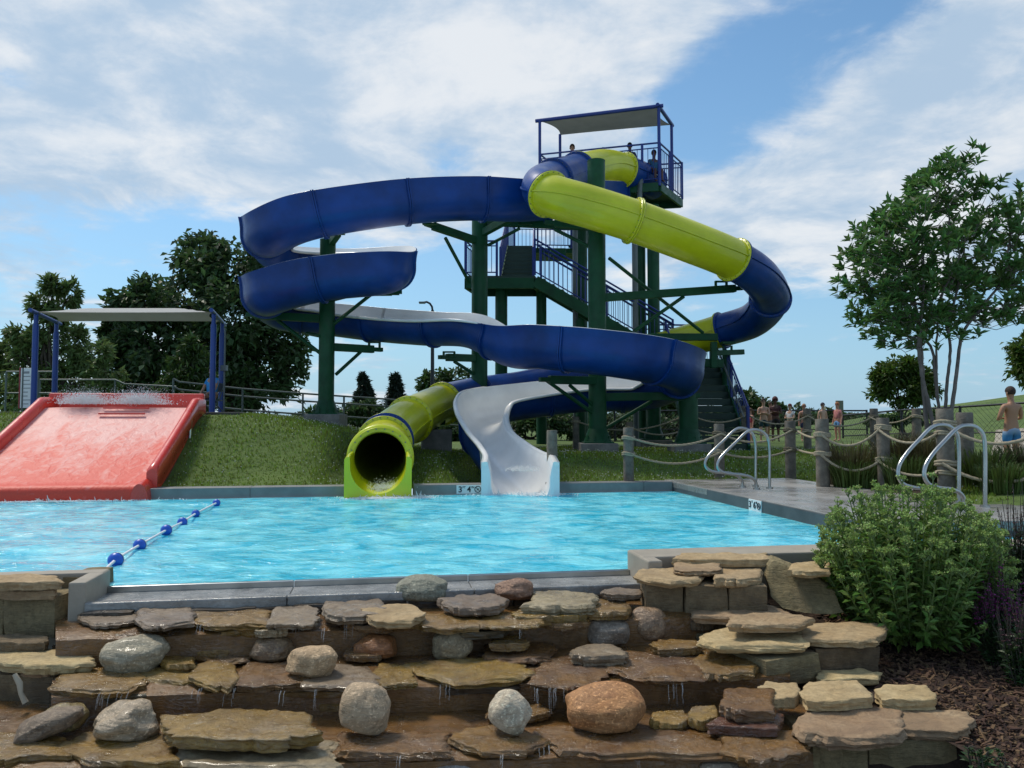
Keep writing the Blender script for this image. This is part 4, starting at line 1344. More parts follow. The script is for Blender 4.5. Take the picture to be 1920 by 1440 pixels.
# ------------------------------------------------------------------ black mesh fence
def chain_fence(label, pts, h, sp=2.4):
    P = [Vector((at(*p).x, at(*p).y, 0)) for p in pts]
    tops = [at(*p).z for p in pts]
    root = thing('mesh_fence', label, 'fence', (P[0].x, P[0].y, gz(P[0].x, P[0].y)))
    b = MB(); b.tube([Vector((p.x, p.y, t)) for p, t in zip(P, tops)], 0.026, 8); b.build('top_rail', M_ink, root)
    b = MB(); b.tube([Vector((p.x, p.y, t - h * 0.55)) for p, t in zip(P, tops)], 0.018, 6); b.build('lower_rail', M_ink, root)
    wires = MB()
    for i in range(len(P) - 1):
        L_ = (P[i + 1] - P[i]).length
        n = max(1, int(L_ / sp))
        for k in range(n + (1 if i == len(P) - 2 else 0)):
            q = P[i].lerp(P[i + 1], k / n); t = tops[i] + (tops[i + 1] - tops[i]) * k / n
            b = MB(); b.cyl((q.x, q.y, t - h), (q.x, q.y, t + 0.03), 0.032, 8); b.build('post', M_ink, root)
        m_ = int(L_ / 0.12)
        for k in range(m_):
            for s in (1, -1):
                a0 = k / m_; a1 = a0 + s * h / L_
                q0 = P[i].lerp(P[i + 1], a0); q1 = P[i].lerp(P[i + 1], min(max(a1, 0), 1))
                f = abs((min(max(a1, 0), 1) - a0) / (a1 - a0))
                t0 = tops[i] + (tops[i + 1] - tops[i]) * a0
                wires.tube([(q0.x, q0.y, t0 - h), (q1.x, q1.y, t0 - h + h * f)], 0.0035, 3, False)
    wires.build('wire_mesh', M_ink, root)
chain_fence('black mesh fence running behind the waiting group', [(985, 771, 25.0), (1320, 770, 25.0), (1625, 770, 25.0)], 1.1)
chain_fence('black mesh fence climbing the grassy rise behind the bather', [(1580, 779, 24.0), (1690, 769, 21.0), (1800, 763, 18.5), (1960, 753, 16.5)], 1.15)
# ------------------------------------------------------------------ ladders: grab rails of bent steel tube
def ladder(label, rails, r, foot_m):
    f0 = at(*rails[0][0])
    root = thing('pool_ladder', label, 'pool ladder', (f0.x, f0.y, 0.15), 'bent steel pool ladders')
    for rail in rails:
        P = [tuple(at(*p)) for p in rail]
        b = MB(); b.tube([Vector(q[:3]) for q in arc_resample(spline(P, 0.02), 0.03)], r, 12); b.build('grab_rail', M_steel, root)
        for q in (P[0], P[-1]):
            b = MB(); b.cyl((q[0], q[1], 0.150), (q[0], q[1], 0.172), r * 2.2, 16); b.build('foot_plate', M_steel, root)
def rail_pts(dx, dy, k, Yb, Yf, base):
    return [(dx + (px - base[0]) * k, dy + (py - base[1]) * k, Yb + (Yf - Yb) * w) for px, py, w in RAILSHAPE]
RAILSHAPE = [(1443, 914, 0), (1443, 880, 0), (1443, 845, 0), (1440, 823, 0.02), (1430, 810, 0.05), (1415, 805.5, 0.1), (1400, 810, 0.16), (1380, 829, 0.3), (1362, 846, 0.45), (1349, 861, 0.52), (1345, 874, 0.55), (1352, 884, 0.52), (1368, 888.5, 0.46), (1390, 890, 0.36), (1408, 895, 0.26), (1417, 904, 0.2), (1418.5, 915, 0.2)]
Yl = 10.95
l1 = [(px, py, Yl - 0.5 * w) for px, py, w in RAILSHAPE]
l2 = [(px - 26 + (0 if px > 1400 else 3), py - 3, Yl + 0.35 - 0.5 * w) for px, py, w in RAILSHAPE]
ladder('smaller steel ladder rails beside the depth tile on the wet deck', [l1, l2], 0.021, None)
R2 = [(1847, 952, 0), (1847, 900, 0), (1847, 850, 0), (1844, 818, 0.02), (1832, 802, 0.05), (1814, 797.5, 0.1), (1795, 803, 0.16), (1770, 828, 0.3), (1750, 850, 0.42), (1736, 872, 0.52), (1733, 892, 0.55), (1742, 908, 0.52), (1762, 915, 0.46), (1780, 917, 0.36), (1796, 922, 0.26), (1806, 932, 0.2), (1808, 948, 0.2)]
Y2 = 8.6
l3 = [(px, py, Y2 - 0.5 * w) for px, py, w in R2]
l4 = [(px - 49, py - 1, Y2 + 0.45 - 0.5 * w) for px, py, w in R2]
ladder('larger steel ladder rails rising behind the green bush', [l3, l4], 0.023, None)
# ------------------------------------------------------------------ lane rope with floats
def lane():
    M_float = mat('float_blue', (0.015, 0.10, 0.52), 0.35); M_floatw = mat('float_white', (0.75, 0.78, 0.8), 0.4)
    FL = [(406, 943, 8.5), (367, 963, 9.0), (342, 979, 11), (312, 994, 12.5), (262, 1022, 14), (217, 1050, 17)]
    P = [atz(x, y, 0.035) for x, y, _ in FL]
    end = atz(185, 1082, 0.02)
    b = MB(); rope_helix([tuple(q) for q in [P[0] + (P[0] - P[1]) * 0.02] + P + [end]], 0.011, b, 0.05)
    o = b.build('lane_rope', mat('lane_rope', (0.7, 0.72, 0.75), 0.7)); tag(o, 'thin white lane rope threaded through the floats', 'rope')
    labs = ['farthest and smallest blue float on the lane rope', 'second blue float from the far end of the lane rope', 'third blue float, close to the second one', 'fourth blue float in the middle of the lane rope', 'fifth blue float, second nearest to the rocks', 'nearest and largest blue float by the rock corner']
    for i, (p, lab) in enumerate(zip(P, labs)):
        d = ((P[min(i + 1, 5)] - P[max(i - 1, 0)])); d.z = 0; d.normalize()
        rr = FL[i][2] / FX * p.y * 0.82
        root = thing('lane_float', lab, 'float', p, 'blue and white lane floats')
        S = Vector((d.y, -d.x, 0)); U = Vector((0, 0, 1))
        def body(prof, m_, nm):
            b = MB(); rings = [[p + d * w + (S * math.cos(t) + U * math.sin(t)) * q for t in np.linspace(0, 2 * math.pi, 20, endpoint=False)] for w, q in prof]
            b.loft(rings, closed=True); b.build(nm, m_, root)
        prof = [(rr * 0.95 * math.sin(t), rr * math.cos(t) + 0.001) for t in np.linspace(-math.pi / 2, math.pi / 2, 15)]
        body([q for q in prof if q[0] >= rr * 0.12], M_float, 'blue_half')
        body([q for q in prof if -rr * 0.62 <= q[0] <= rr * 0.16], M_floatw, 'white_band')
        body([q for q in prof if q[0] <= -rr * 0.5], M_float, 'blue_cap')
lane()
# small sign board behind the children
p = at(1575, 770, 24.6); b = MB(); b.box(at(1574, 761, 24.6), (0.24, 0.05, 0.34), None, 0, 0.01); 
root = thing('sign_board', 'small pale sign board on a post behind the children', 'sign', (p.x, p.y, gz(p.x, p.y)))
b.build('board', mat('pale_board', (0.20, 0.22, 0.16), 0.7), root)
b = MB(); b.cyl((p.x, p.y + 0.04, gz(p.x, p.y)), (p.x, p.y + 0.04, at(1574, 752, 24.6).z), 0.03, 8); b.build('post', M_wood, root)
# ------------------------------------------------------------------ people
def skin_mesh(name, nodes, edges, mats, parent, sub=2, root=0):
    """nodes: (vector, radius); grows one continuous surface"""
    me = bpy.data.meshes.new(name)
    me.from_pydata([tuple(n[0]) for n in nodes], edges, [])
    ob = bpy.data.objects.new(name, me); scene.collection.objects.link(ob)
    md = ob.modifiers.new('s', 'SKIN'); md.use_smooth_shade = True
    for i, n in enumerate(nodes):
        r = n[1]; r = r if isinstance(r, tuple) else (r, r)
        me.skin_vertices[0].data[i].radius = r
        me.skin_vertices[0].data[i].use_root = (i == root)
    sm = ob.modifiers.new('u', 'SUBSURF'); sm.levels = sub
    dg = bpy.context.evaluated_depsgraph_get()
    m2 = bpy.data.meshes.new_from_object(ob.evaluated_get(dg))
    bpy.data.objects.remove(ob); bpy.data.meshes.remove(me)
    m2.name = name
    m2.materials.clear()
    m2.materials.append(mats)
    o = bpy.data.objects.new(name, m2); scene.collection.objects.link(o)
    o.parent = parent
    ORG[o.name] = ORG[parent.name]
    return o
SK = {'pale': (0.50, 0.30, 0.21), 'tan': (0.38, 0.20, 0.12), 'dark': (0.10, 0.045, 0.03), 'pink': (0.50, 0.24, 0.17)}
SKM = {k: mat('skin_' + k, v, 0.55, var=0.06, vscale=8) for k, v in SK.items()}
def person(label, foot, h, face, skin='pale', hair=((0.03, 0.02, 0.015), 'short'), top=None, bottom=None, arms='down', seated=False, group=None, swimsuit=None):
    foot = Vector(foot); s = h / 1.75
    root = thing('person', label, 'person', foot, group)
    Mz = Matrix.Rotation(face, 3, 'Z')                   # local +y is forward
    def L(x, y, z): return Mz @ Vector((x * s, y * s, z * s))
    hip = 0.93 if not seated else 0.47
    lean = 0.03
    nodes, edges = [], []
    def nd(x, y, z, r, par=None):
        nodes.append((L(x, y, z), tuple(q * s for q in r) if isinstance(r, tuple) else r * s))
        if par is not None: edges.append((par, len(nodes) - 1))
        return len(nodes) - 1
    P = nd(0, 0, hip, (0.15, 0.105))
    W = nd(0, 0.01, hip + 0.17, (0.125, 0.09), P)
    C = nd(0, 0.0, hip + 0.36, (0.155, 0.10), W)
    Nk = nd(0, -0.01, hip + 0.50, (0.065, 0.06), C)
    n2 = nd(0, 0.0, hip + 0.565, 0.052, Nk)
    h1 = nd(0, 0.02, hip + 0.65, (0.068, 0.078), n2)
    h2 = nd(0, 0.012, hip + 0.73, (0.076, 0.092), h1)
    h3 = nd(0, 0.0, hip + 0.795, (0.05, 0.06), h2)
    J = {}
    for sd in (-1, 1):
        sh = nd(sd * 0.178, -0.01, hip + 0.45, 0.060, C)
        if arms == 'down': el, wr, hd = (sd * 0.235, -0.02, hip + 0.18), (sd * 0.25, 0.05, hip - 0.07), (sd * 0.25, 0.08, hip - 0.15)
        elif arms == 'crossed': el, wr, hd = (sd * 0.225, 0.06, hip + 0.20), (-sd * 0.02, 0.17, hip + 0.26), (-sd * 0.10, 0.15, hip + 0.28)
        elif arms == 'front': el, wr, hd = (sd * 0.25, 0.03, hip + 0.20), (sd * 0.12, 0.22, hip + 0.16), (sd * 0.05, 0.25, hip + 0.19)
        elif arms == 'rail': el, wr, hd = (sd * 0.24, 0.10, hip + 0.22), (sd * 0.18, 0.30, hip + 0.26), (sd * 0.17, 0.37, hip + 0.27)
        else: el, wr, hd = (sd * 0.22, 0.10, hip + 0.20), (sd * 0.12, 0.30, hip + 0.05), (sd * 0.10, 0.38, hip + 0.03)
        e = nd(*el, 0.043, sh); w_ = nd(*wr, 0.028, e); hn = nd(*hd, (0.036, 0.022), w_)
        # five fingers curling from the palm
        dv = (Vector(hd) - Vector(wr)).normalized(); sv = dv.cross(Vector((0, 0, 1)) if abs(dv.z) < 0.8 else Vector((0, 1, 0))).normalized()
        for k, (o_, ln) in enumerate(((-0.03, .06), (-0.010, .075), (0.010, .08), (0.028, .065))):
            q = Vector(hd) + sv * o_ + dv * ln * 0.8; nd(q.x, q.y, q.z, 0.0095, hn)
        q = Vector(wr) + sv * -0.05 + dv * 0.06; nd(q.x, q.y, q.z, 0.0105, w_)
        J[sd] = (sh, el, wr)
        hj = nd(sd * 0.095, 0, hip - 0.05, 0.088, P)
        if seated: kn, an, te = (sd * 0.12, 0.44, 0.49), (sd * 0.12, 0.46, 0.09), (sd * 0.13, 0.62, 0.03)
        else: kn, an, te = (sd * 0.105, 0.03, 0.49), (sd * 0.11, 0.0, 0.085), (sd * 0.125, 0.15, 0.028)
        k_ = nd(*kn, 0.058, hj); 
        ca = nd(*( (Vector(kn) * 0.6 + Vector(an) * 0.4) + Vector((0, -0.02, 0))), 0.052, k_)
        a_ = nd(*an, 0.036, ca); nd(*te, (0.036, 0.026), a_)
        J[('leg', sd)] = (kn, an)
    skin_mesh('body', nodes, edges, SKM[skin], root)
    # hair
    hc, hk = hair
    mh = mat('hair', hc, 0.7, var=0.3, vscale=20, bump=0.01, bscale=60)
    b = MB()
    hz_ = hip + 0.735
    V, Fc = [], []
    big = 1.3 if hk == 'afro' else 1.0
    for i in range(9):
        ph = (math.pi * (0.62 if hk != 'long' else 0.62)) * i / 8
        for k in range(20):
            th = 2 * math.pi * k / 20
            fwd = math.sin(th)
            ph2 = ph * (1.0 - 0.32 * max(0, fwd)) * (1.12 if fwd < 0 else 1)
            rr = (0.089 + 0.01) * big
            q = L(rr * 0.92 * math.sin(ph2) * math.cos(th), 0.008 + rr * 1.1 * math.sin(ph2) * math.sin(th), hz_ + 0.012 + rr * 1.12 * math.cos(ph2))
            V.append(q + foot)
    for i in range(8):
        for k in range(20): Fc.append((i * 20 + k, (i + 1) * 20 + k, (i + 1) * 20 + (k + 1) % 20, i * 20 + (k + 1) % 20))
    b.add(V, Fc)
    if hk == 'long':
        b.tube([foot + L(0, -0.06, hz_ + 0.02), foot + L(0, -0.10, hz_ - 0.12), foot + L(0, -0.10, hz_ - 0.28)], [0.075 * s, 0.085 * s, 0.03 * s], 12)
    b.build('hair', mh, root)
    # face
    for sd in (-1, 1):
        b = MB(); b.sphere(foot + L(sd * 0.031, 0.092, hip + 0.715), 0.011 * s, 8, 6); b.build('eye', M_ink, root)
        b = MB(); b.sphere(foot + L(sd * 0.083, -0.002, hip + 0.705), 0.022 * s, 8, 6, sc=(0.5, 0.9, 1.4)); b.build('ear', SKM[skin], root)
    b = MB(); b.tube([foot + L(0, 0.09, hip + 0.715), foot + L(0, 0.112, hip + 0.68), foot + L(0, 0.088, hip + 0.672)], [0.009 * s, 0.015 * s, 0.01 * s], 8); b.build('nose', SKM[skin], root)
    b = MB(); b.box(foot + L(0, 0.087, hip + 0.645), (0.042 * s, 0.012 * s, 0.009 * s), Mz); b.build('mouth', mat('lips', (0.28, 0.09, 0.08), 0.5), root)
    ex = 1.17
    if bottom is not None:
        kind, m_ = bottom
        nodes, edges = [], []
        P = nd(0, 0, hip, (0.15 * ex, 0.105 * ex)); nd(0, 0.005, hip + 0.07, (0.145 * ex, 0.1 * ex), P)
        for sd in (-1, 1):
            kn = Vector(J[('leg', sd)][0]); hj = Vector((sd * 0.098, 0, hip - 0.05))
            t = {'shorts': 0.72, 'briefs': 0.12, 'long': 1.0}[kind]
            a = nd(*hj, 0.104, P); q = hj.lerp(kn, t); nd(*q, 0.092 if kind == 'shorts' else 0.082, a)
        skin_mesh('shorts' if kind != 'long' else 'trousers', nodes, edges, m_, root, 1)
    if top is not None:
        kind, m_ = top
        nodes, edges = [], []
        P = nd(0, 0.0, hip + 0.05, (0.155 * ex, 0.112 * ex)); W = nd(0, 0.01, hip + 0.17, (0.13 * ex, 0.098 * ex), P); C = nd(0, 0, hip + 0.36, (0.158 * ex, 0.106 * ex), W); nd(0, -0.01, hip + 0.475, (0.085, 0.075), C)
        if kind != 'suit':
            for sd in (-1, 1):
                sh = Vector((sd * 0.165, -0.01, hip + 0.45)); el = Vector(J[sd][1])
                a = nd(*sh, 0.07, C); nd(*sh.lerp(el, 0.62 if kind == 'shirt' else 0.95), 0.06, a)
        skin_mesh('swimsuit' if kind == 'suit' else 'shirt', nodes, edges, m_, root, 1)
    return root
def cloth(name, c, **k): return mat(name, c, 0.8, var=0.12, vscale=12, **k)
def swim_mat():
    m_ = bpy.data.materials.new('fading_blue_shorts'); m_.use_nodes = True
    nt = m_.node_tree; p = nt.nodes['Principled BSDF']; p.inputs['Roughness'].default_value = 0.8
    tc = nt.nodes.new('ShaderNodeTexCoord'); sp = nt.nodes.new('ShaderNodeSeparateXYZ'); nt.links.new(tc.outputs['Object'], sp.inputs[0])
    cr = nt.nodes.new('ShaderNodeValToRGB'); mr = nt.nodes.new('ShaderNodeMapRange'); nt.links.new(sp.outputs[2], mr.inputs['Value'])
    mr.inputs['From Min'].default_value = 0.50; mr.inputs['From Max'].default_value = 0.86
    nt.links.new(mr.outputs[0], cr.inputs[0]); e = cr.color_ramp.elements
    e[0].position = 0.0; e[0].color = (0.02, 0.22, 0.62, 1); e[1].position = 0.9; e[1].color = (0.42, 0.5, 0.62, 1)
    x = e.new(0.45); x.color = (0.03, 0.16, 0.33, 1); x = e.new(0.93); x.color = (0.01, 0.01, 0.02, 1)
    nt.links.new(cr.outputs[0], p.inputs['Base Color']); return m_
def on_ground(px, py, Y): 
    p = at(px, py, Y); return Vector((p.x, p.y, gz(p.x, p.y)))
def stand(label, px, ytop, Y, **k):
    g = on_ground(px, 800, Y); t = at(px, ytop, Y)
    return person(label, g, t.z - g.z, **k)
PI = math.pi
stand('bare-backed boy in fading blue swim shorts walking away', 1897, 727, 13.6, face=R(8), skin='tan', hair=((0.035, 0.018, 0.012), 'short'), bottom=('shorts', swim_mat()), arms='front')
GY = 21.5
grp = 'people waiting behind the far ropes'
stand('girl in bright pink swimsuit half hidden by a wooden post', 1408, 766, GY, face=R(100), skin='pink', hair=((0.10, 0.05, 0.02), 'long'), top=('suit', cloth('pink_suit', (0.62, 0.10, 0.13))), group=grp)
stand('person with folded arms in dark shorts and teal waistband', 1432, 748, GY, face=R(172), skin='pale', hair=((0.03, 0.02, 0.015), 'short'), bottom=('shorts', cloth('dark_teal_shorts', (0.01, 0.04, 0.05))), arms='crossed', group=grp)
stand('person with curly reddish hair in dark top and leggings, arms folded', 1454, 746, GY + 0.3, face=R(165), skin='dark', hair=((0.07, 0.012, 0.012), 'afro'), top=('shirt', cloth('dark_maroon_top', (0.05, 0.012, 0.015))), bottom=('long', cloth('black_leggings', (0.012, 0.012, 0.015))), arms='crossed', group=grp)
stand('child peeking between the two people with folded arms', 1445, 754, GY + 0.9, face=R(180), skin='tan', hair=((0.04, 0.025, 0.015), 'short'), bottom=('shorts', cloth('grey_shorts', (0.1, 0.1, 0.11))), group=grp)
stand('child with red hair in a white shirt', 1482, 758, GY - 0.2, face=R(120), skin='pale', hair=((0.13, 0.02, 0.02), 'short'), top=('shirt', cloth('white_shirt', (0.55, 0.57, 0.6))), bottom=('shorts', cloth('dark_shorts', (0.03, 0.03, 0.04))), arms='front', group=grp)
stand('fair-haired child behind the wooden post', 1508, 758, GY, face=R(175), skin='pink', hair=((0.34, 0.18, 0.11), 'short'), bottom=('shorts', cloth('navy_shorts', (0.02, 0.03, 0.08))), group=grp)
stand('dark-haired bare-chested child beside the ginger child', 1543, 756, GY - 0.3, face=R(-160), skin='pale', hair=((0.012, 0.012, 0.03), 'short'), bottom=('shorts', cloth('tan_shorts', (0.25, 0.2, 0.15))), group=grp)
stand('ginger child in pink top and light blue shorts', 1571, 755, GY, face=R(110), skin='pink', hair=((0.36, 0.13, 0.05), 'short'), top=('shirt', cloth('pink_top', (0.55, 0.2, 0.2))), bottom=('shorts', cloth('light_blue_shorts', (0.12, 0.28, 0.55))), group=grp)
# on the tower
def deckp(px, Y): 
    p = at(px, 300, Y); return Vector((p.x, p.y, TOWER_Z + 0.002))
def on_deck(label, px, ytop, Y, **k):
    g = deckp(px, Y); return person(label, g, at(px, ytop, Y).z - g.z, **k)
on_deck('child in red and navy rash vest looking down from the tower', 1073, 272, 21.3, face=R(180), skin='tan', hair=((0.03, 0.015, 0.01), 'short'), top=('shirt', cloth('red_vest', (0.42, 0.05, 0.04))), bottom=('shorts', cloth('navy_bottoms', (0.015, 0.02, 0.06))), arms='crossed')
on_deck('dark-haired person standing behind the blue tube entry', 1181, 269, 20.9, face=R(170), skin='dark', hair=((0.012, 0.01, 0.01), 'short'), top=('shirt', cloth('navy_shirt', (0.02, 0.025, 0.05))), bottom=('shorts', cloth('black_bottoms', (0.01, 0.01, 0.012))))
g = deckp(1226, 20.45)
person('seated attendant in teal shirt at the tower corner', g, 1.35, face=R(-170), skin='dark', hair=((0.012, 0.01, 0.01), 'short'), top=('shirt', cloth('teal_shirt', (0.02, 0.10, 0.18))), bottom=('shorts', cloth('maroon_shorts', (0.10, 0.02, 0.03))), arms='lap', seated=True)
b = MB(); q = g + Vector((0.0, 0.02, 0)); sc_ = 1.35 / 1.75
b.box(q + Vector((0, 0, 0.38 * sc_)), (0.36, 0.34, 0.03)); 
for sx in (-0.15, 0.15):
    for sy in (-0.14, 0.14): b.cyl(q + Vector((sx, sy, 0)), q + Vector((sx, sy, 0.38 * sc_)), 0.014, 6)
o = b.build('stool', M_white); tag(o, 'small stool under the tower attendant', 'stool')
# lifeguard by the red slide
lg = at(397, 770, 17.1); lg.z = SLABZ + 0.002
root = person('seated lifeguard in bright blue shirt at the slide top', lg, 1.42, face=R(155), skin='tan', hair=((0.03, 0.02, 0.015), 'short'), top=('shirt', cloth('bright_blue_shirt', (0.03, 0.27, 0.62))), bottom=('shorts', cloth('dark_blue_shorts', (0.02, 0.03, 0.08))), arms='lap', seated=True)
def chair():
    s = 1.42 / 1.75
    r_ = thing('folding_chair', 'grey folding chair under the lifeguard', 'chair', lg)
    Mz = Matrix.Rotation(R(155), 3, 'Z')
    P = lambda x, y, z: lg + Mz @ Vector((x * s, y * s, z * s))
    b = MB(); b.box(P(0, 0.03, 0.36), (0.42 * s, 0.42 * s, 0.03), Mz); b.build('seat', M_pipe, r_)
    b = MB(); b.box(P(0, -0.22, 0.72), (0.42 * s, 0.03, 0.24 * s), Mz); b.build('backrest', M_pipe, r_)
    for sx in (-0.22, 0.22):
        b = MB(); b.tube([P(sx, 0.26, 0), P(sx, -0.05, 0.4), P(sx, -0.24, 0.85)], 0.013, 8); b.build('leg', M_railgrey, r_)
        b = MB(); b.tube([P(sx * 0.9, -0.26, 0), P(sx * 0.9, 0.18, 0.36)], 0.013, 8); b.build('leg', M_railgrey, r_)
chair()
# ------------------------------------------------------------------ trees
M_bark = mat('bark', (0.055, 0.042, 0.032), 0.9, var=0.4, vscale=6, bump=0.02, bscale=20)
M_barkred = mat('smooth_bark', (0.14, 0.115, 0.10), 0.7, var=0.4, vscale=7, bump=0.006, bscale=25)
def leafmat(name, c, isl=0.35, tr=0.25): return mat(name, c, 0.5, island=isl, trans=tr)
ML_dark = leafmat('dark_leaves', (0.055, 0.10, 0.032), 0.35, 0.35)
ML_mid = leafmat('mid_leaves', (0.05, 0.092, 0.02))
ML_cyp = leafmat('feathery_leaves', (0.125, 0.18, 0.055), 0.35, 0.35)
ML_mag = leafmat('magnolia_leaves', (0.085, 0.175, 0.042), 0.4, 0.42)
ML_lime = leafmat('fresh_leaves', (0.075, 0.125, 0.018), 0.4, 0.35)
ML_con = leafmat('conifer_needles', (0.024, 0.042, 0.026), 0.3, 0.1)
def leaf_quads(C, D, Nn, ln, wd):
    """folded pointed leaves: centre line D, normal Nn"""
    n = len(C)
    S = np.cross(D, Nn); S /= np.linalg.norm(S, axis=1)[:, None] + 1e-9
    ln = np.broadcast_to(ln, (n,))[:, None]; wd = np.broadcast_to(wd, (n,))[:, None]
    a = C; m_ = C + D * ln * 0.5 + Nn * ln * 0.04; t = C + D * ln - Nn * ln * 0.10
    l = m_ + S * wd * 0.5 + Nn * wd * 0.12; r = m_ - S * wd * 0.5 + Nn * wd * 0.12
    V = np.stack([a, l, t, r], 1).reshape(-1, 3)
    q = np.arange(4 * n).reshape(-1, 4)
    return V, q
def rnd_dir(rng, n):
    v = rng.normal(size=(n, 3)); return v / np.linalg.norm(v, axis=1)[:, None]
def crown_leaves(rng, clumps, dens, ln, wd, sub=9, droop=0.2, shell=0.55):
    """clumps: centre, radii, weight; each breaks up into smaller leaf sprays"""
    Cs, Ds, Ns = [], [], []
    for (c, r, w) in clumps:
        c = np.array(c); r = np.array(r)
        nsub = max(4, int(sub * w))
        d = rnd_dir(rng, nsub)
        sc = c + d * r * rng.uniform(shell, 1.02, (nsub, 1))
        for k in range(nsub):
            n = int(dens * rng.uniform(0.6, 1.4))
            p = sc[k] + rng.normal(size=(n, 3)) * r * rng.uniform(0.15, 0.26)
            out = p - c; out /= np.linalg.norm(out / r, axis=1)[:, None] * np.mean(r) + 1e-6
            dr = out * 0.7 + rnd_dir(rng, n) * 0.8 + np.array([0, 0, -droop]); dr /= np.linalg.norm(dr, axis=1)[:, None]
            nn = np.array([0, 0, 1.0]) + rnd_dir(rng, n) * 0.75
            nn -= dr * (nn * dr).sum(1)[:, None]; nn /= np.linalg.norm(nn, axis=1)[:, None] + 1e-9
            Cs.append(p); Ds.append(dr); Ns.append(nn)
    C = np.vstack(Cs); n = len(C)
    return leaf_quads(C, np.vstack(Ds), np.vstack(Ns), ln * rng.uniform(0.65, 1.3, n), wd * rng.uniform(0.7, 1.25, n))
def tree(label, base, clumps, leaf, dens=40, ln=0.3, wd=0.16, sub=9, seed=1, trunk_r=0.25, bark=None, stems=1, group=None, name='tree', shell=0.55):
    """clumps given as (px, py, Y offset, radius px x, radius px y, weight) at depth base.y"""
    rng = np.random.RandomState(seed); rr = random.Random(seed)
    base = Vector(base)
    root = thing(name, label, 'tree', base, group)
    W = []
    for (px, py, dy, rx, ry, w) in clumps:
        Y = base.y + dy; c = at(px, py, Y); k = Y / FX
        W.append((tuple(c), (rx * k, (rx + ry) * 0.5 * k, ry * k), w))
    V, q = crown_leaves(rng, W, dens, ln, wd, sub, shell=shell)
    np_mesh('crown', V, q, leaf, root)
    b = MB()
    top = sorted(W, key=lambda w: w[0][2])
    zmid = np.mean([w[0][2] for w in W]); xm = np.mean([w[0][0] for w in W]); ym = np.mean([w[0][1] for w in W])
    fork = base + (Vector((xm, ym, zmid)) - base) * 0.45
    n = 8
    pts = [base - Vector((0, 0, 0.1)) + (fork - base) * (i / n) + Vector((rr.uniform(-1, 1), rr.uniform(-1, 1), 0)) * trunk_r * 0.25 for i in range(n + 1)]
    b.tube(pts, [trunk_r * (1.25 if i == 0 else 1 - 0.45 * i / n) for i in range(n + 1)], 10)
    for (c, r, w) in W:
        c = Vector(c); s = pts[rr.randint(4, n)]
        m_ = s.lerp(c, 0.5) + Vector((rr.uniform(-1, 1), rr.uniform(-1, 1), rr.uniform(-0.5, 0.6))) * 0.12 * (c - s).length
        b.tube([Vector(p[:3]) for p in spline([tuple(s), tuple(m_), tuple(c)], max(0.1, (c - s).length / 8))], np.linspace(trunk_r * 0.4, trunk_r * 0.08, len(spline([tuple(s), tuple(m_), tuple(c)], max(0.1, (c - s).length / 8)))), 6)
        for k in range(4):
            d = Vector((rr.uniform(-1, 1) * r[0], rr.uniform(-1, 1) * r[1], rr.uniform(-0.6, 1) * r[2]))
            b.tube([m_.lerp(c, 0.6), c + d * 0.85], [trunk_r * 0.12, trunk_r * 0.03], 4, False)
    b.build('trunk', bark or M_bark, root)
    return root
def gnd(px, Y, py=775):
    p = at(px, py, Y); return Vector((p.x, p.y, gz(p.x, p.y)))
# the dark broad trees on the left
tree('large dark broadleaf tree rising behind the left spiral', gnd(430, 40), [(420, 520, 0, 70, 60, 1.3), (380, 490, 1, 50, 42, 1), (455, 500, -1, 55, 48, 1), (350, 560, 0, 55, 50, 1), (490, 570, 1, 60, 60, 1.2), (430, 600, -2, 75, 60, 1.4), (520, 640, 0, 45, 55, 1), (500, 690, 1, 60, 50, 1.1), (400, 660, -1, 75, 60, 1.3), (545, 690, 0, 22, 36, 0.6), (460, 730, -1, 80, 40, 1.1), (405, 470, 0, 25, 20, .5), (370, 740, 0, 60, 40, .8)],
     ML_dark, 62, 0.42, 0.24, 15, 3, 0.5, group=None)
tree('dark broadleaf tree behind the right half of the shade', gnd(275, 37), [(270, 565, 0, 48, 36, 1), (300, 590, 1, 45, 40, 1), (240, 590, 0, 34, 26, .8), (235, 650, 0, 42, 30, 1), (280, 650, -1, 60, 45, 1.2), (300, 700, 0, 70, 50, 1.2), (230, 700, 0, 40, 45, .9), (210, 620, 0, 18, 12, .5), (260, 740, 0, 70, 36, 1)],
     ML_dark, 60, 0.40, 0.23, 14, 5, 0.4)
tree('feathery light green tree seen behind the left shade posts', gnd(105, 31), [(100, 540, 0, 18, 20, .7), (131, 552, 0, 11, 20, .5), (80, 575, 0, 22, 22, .7), (112, 585, 0, 26, 24, .8), (45, 628, 0, 22, 18, .6), (92, 630, 0, 36, 26, .8), (140, 640, 0, 26, 24, .7), (60, 665, 0, 34, 22, .7), (150, 670, 0, 30, 26, .8), (70, 690, 0, 55, 34, 1), (140, 710, 0, 50, 32, 1), (60, 740, 0, 60, 34, 1)],
     ML_cyp, 64, 0.30, 0.11, 14, 7, 0.22)
tree('low green tree at the left edge beyond the notice board', gnd(15, 33), [(15, 670, 0, 26, 22, .8), (5, 710, 0, 40, 30, 1), (25, 745, 0, 45, 30, 1)], ML_cyp, 60, 0.3, 0.13, 12, 8, 0.2)
tree('small feathery tree below the middle of the shade', gnd(195, 30), [(185, 665, 0, 24, 22, .8), (200, 700, 0, 30, 26, 1), (185, 740, 0, 40, 30, 1)], ML_cyp, 60, 0.26, 0.1, 12, 9, 0.12)
tree('mid green pointed tree behind the lifeguard', gnd(360, 27), [(362, 650, 0, 14, 16, .6), (360, 680, 0, 28, 20, .9), (358, 710, 0, 40, 24, 1), (355, 745, 0, 56, 30, 1.2)], ML_mid, 64, 0.26, 0.09, 14, 11, 0.12)
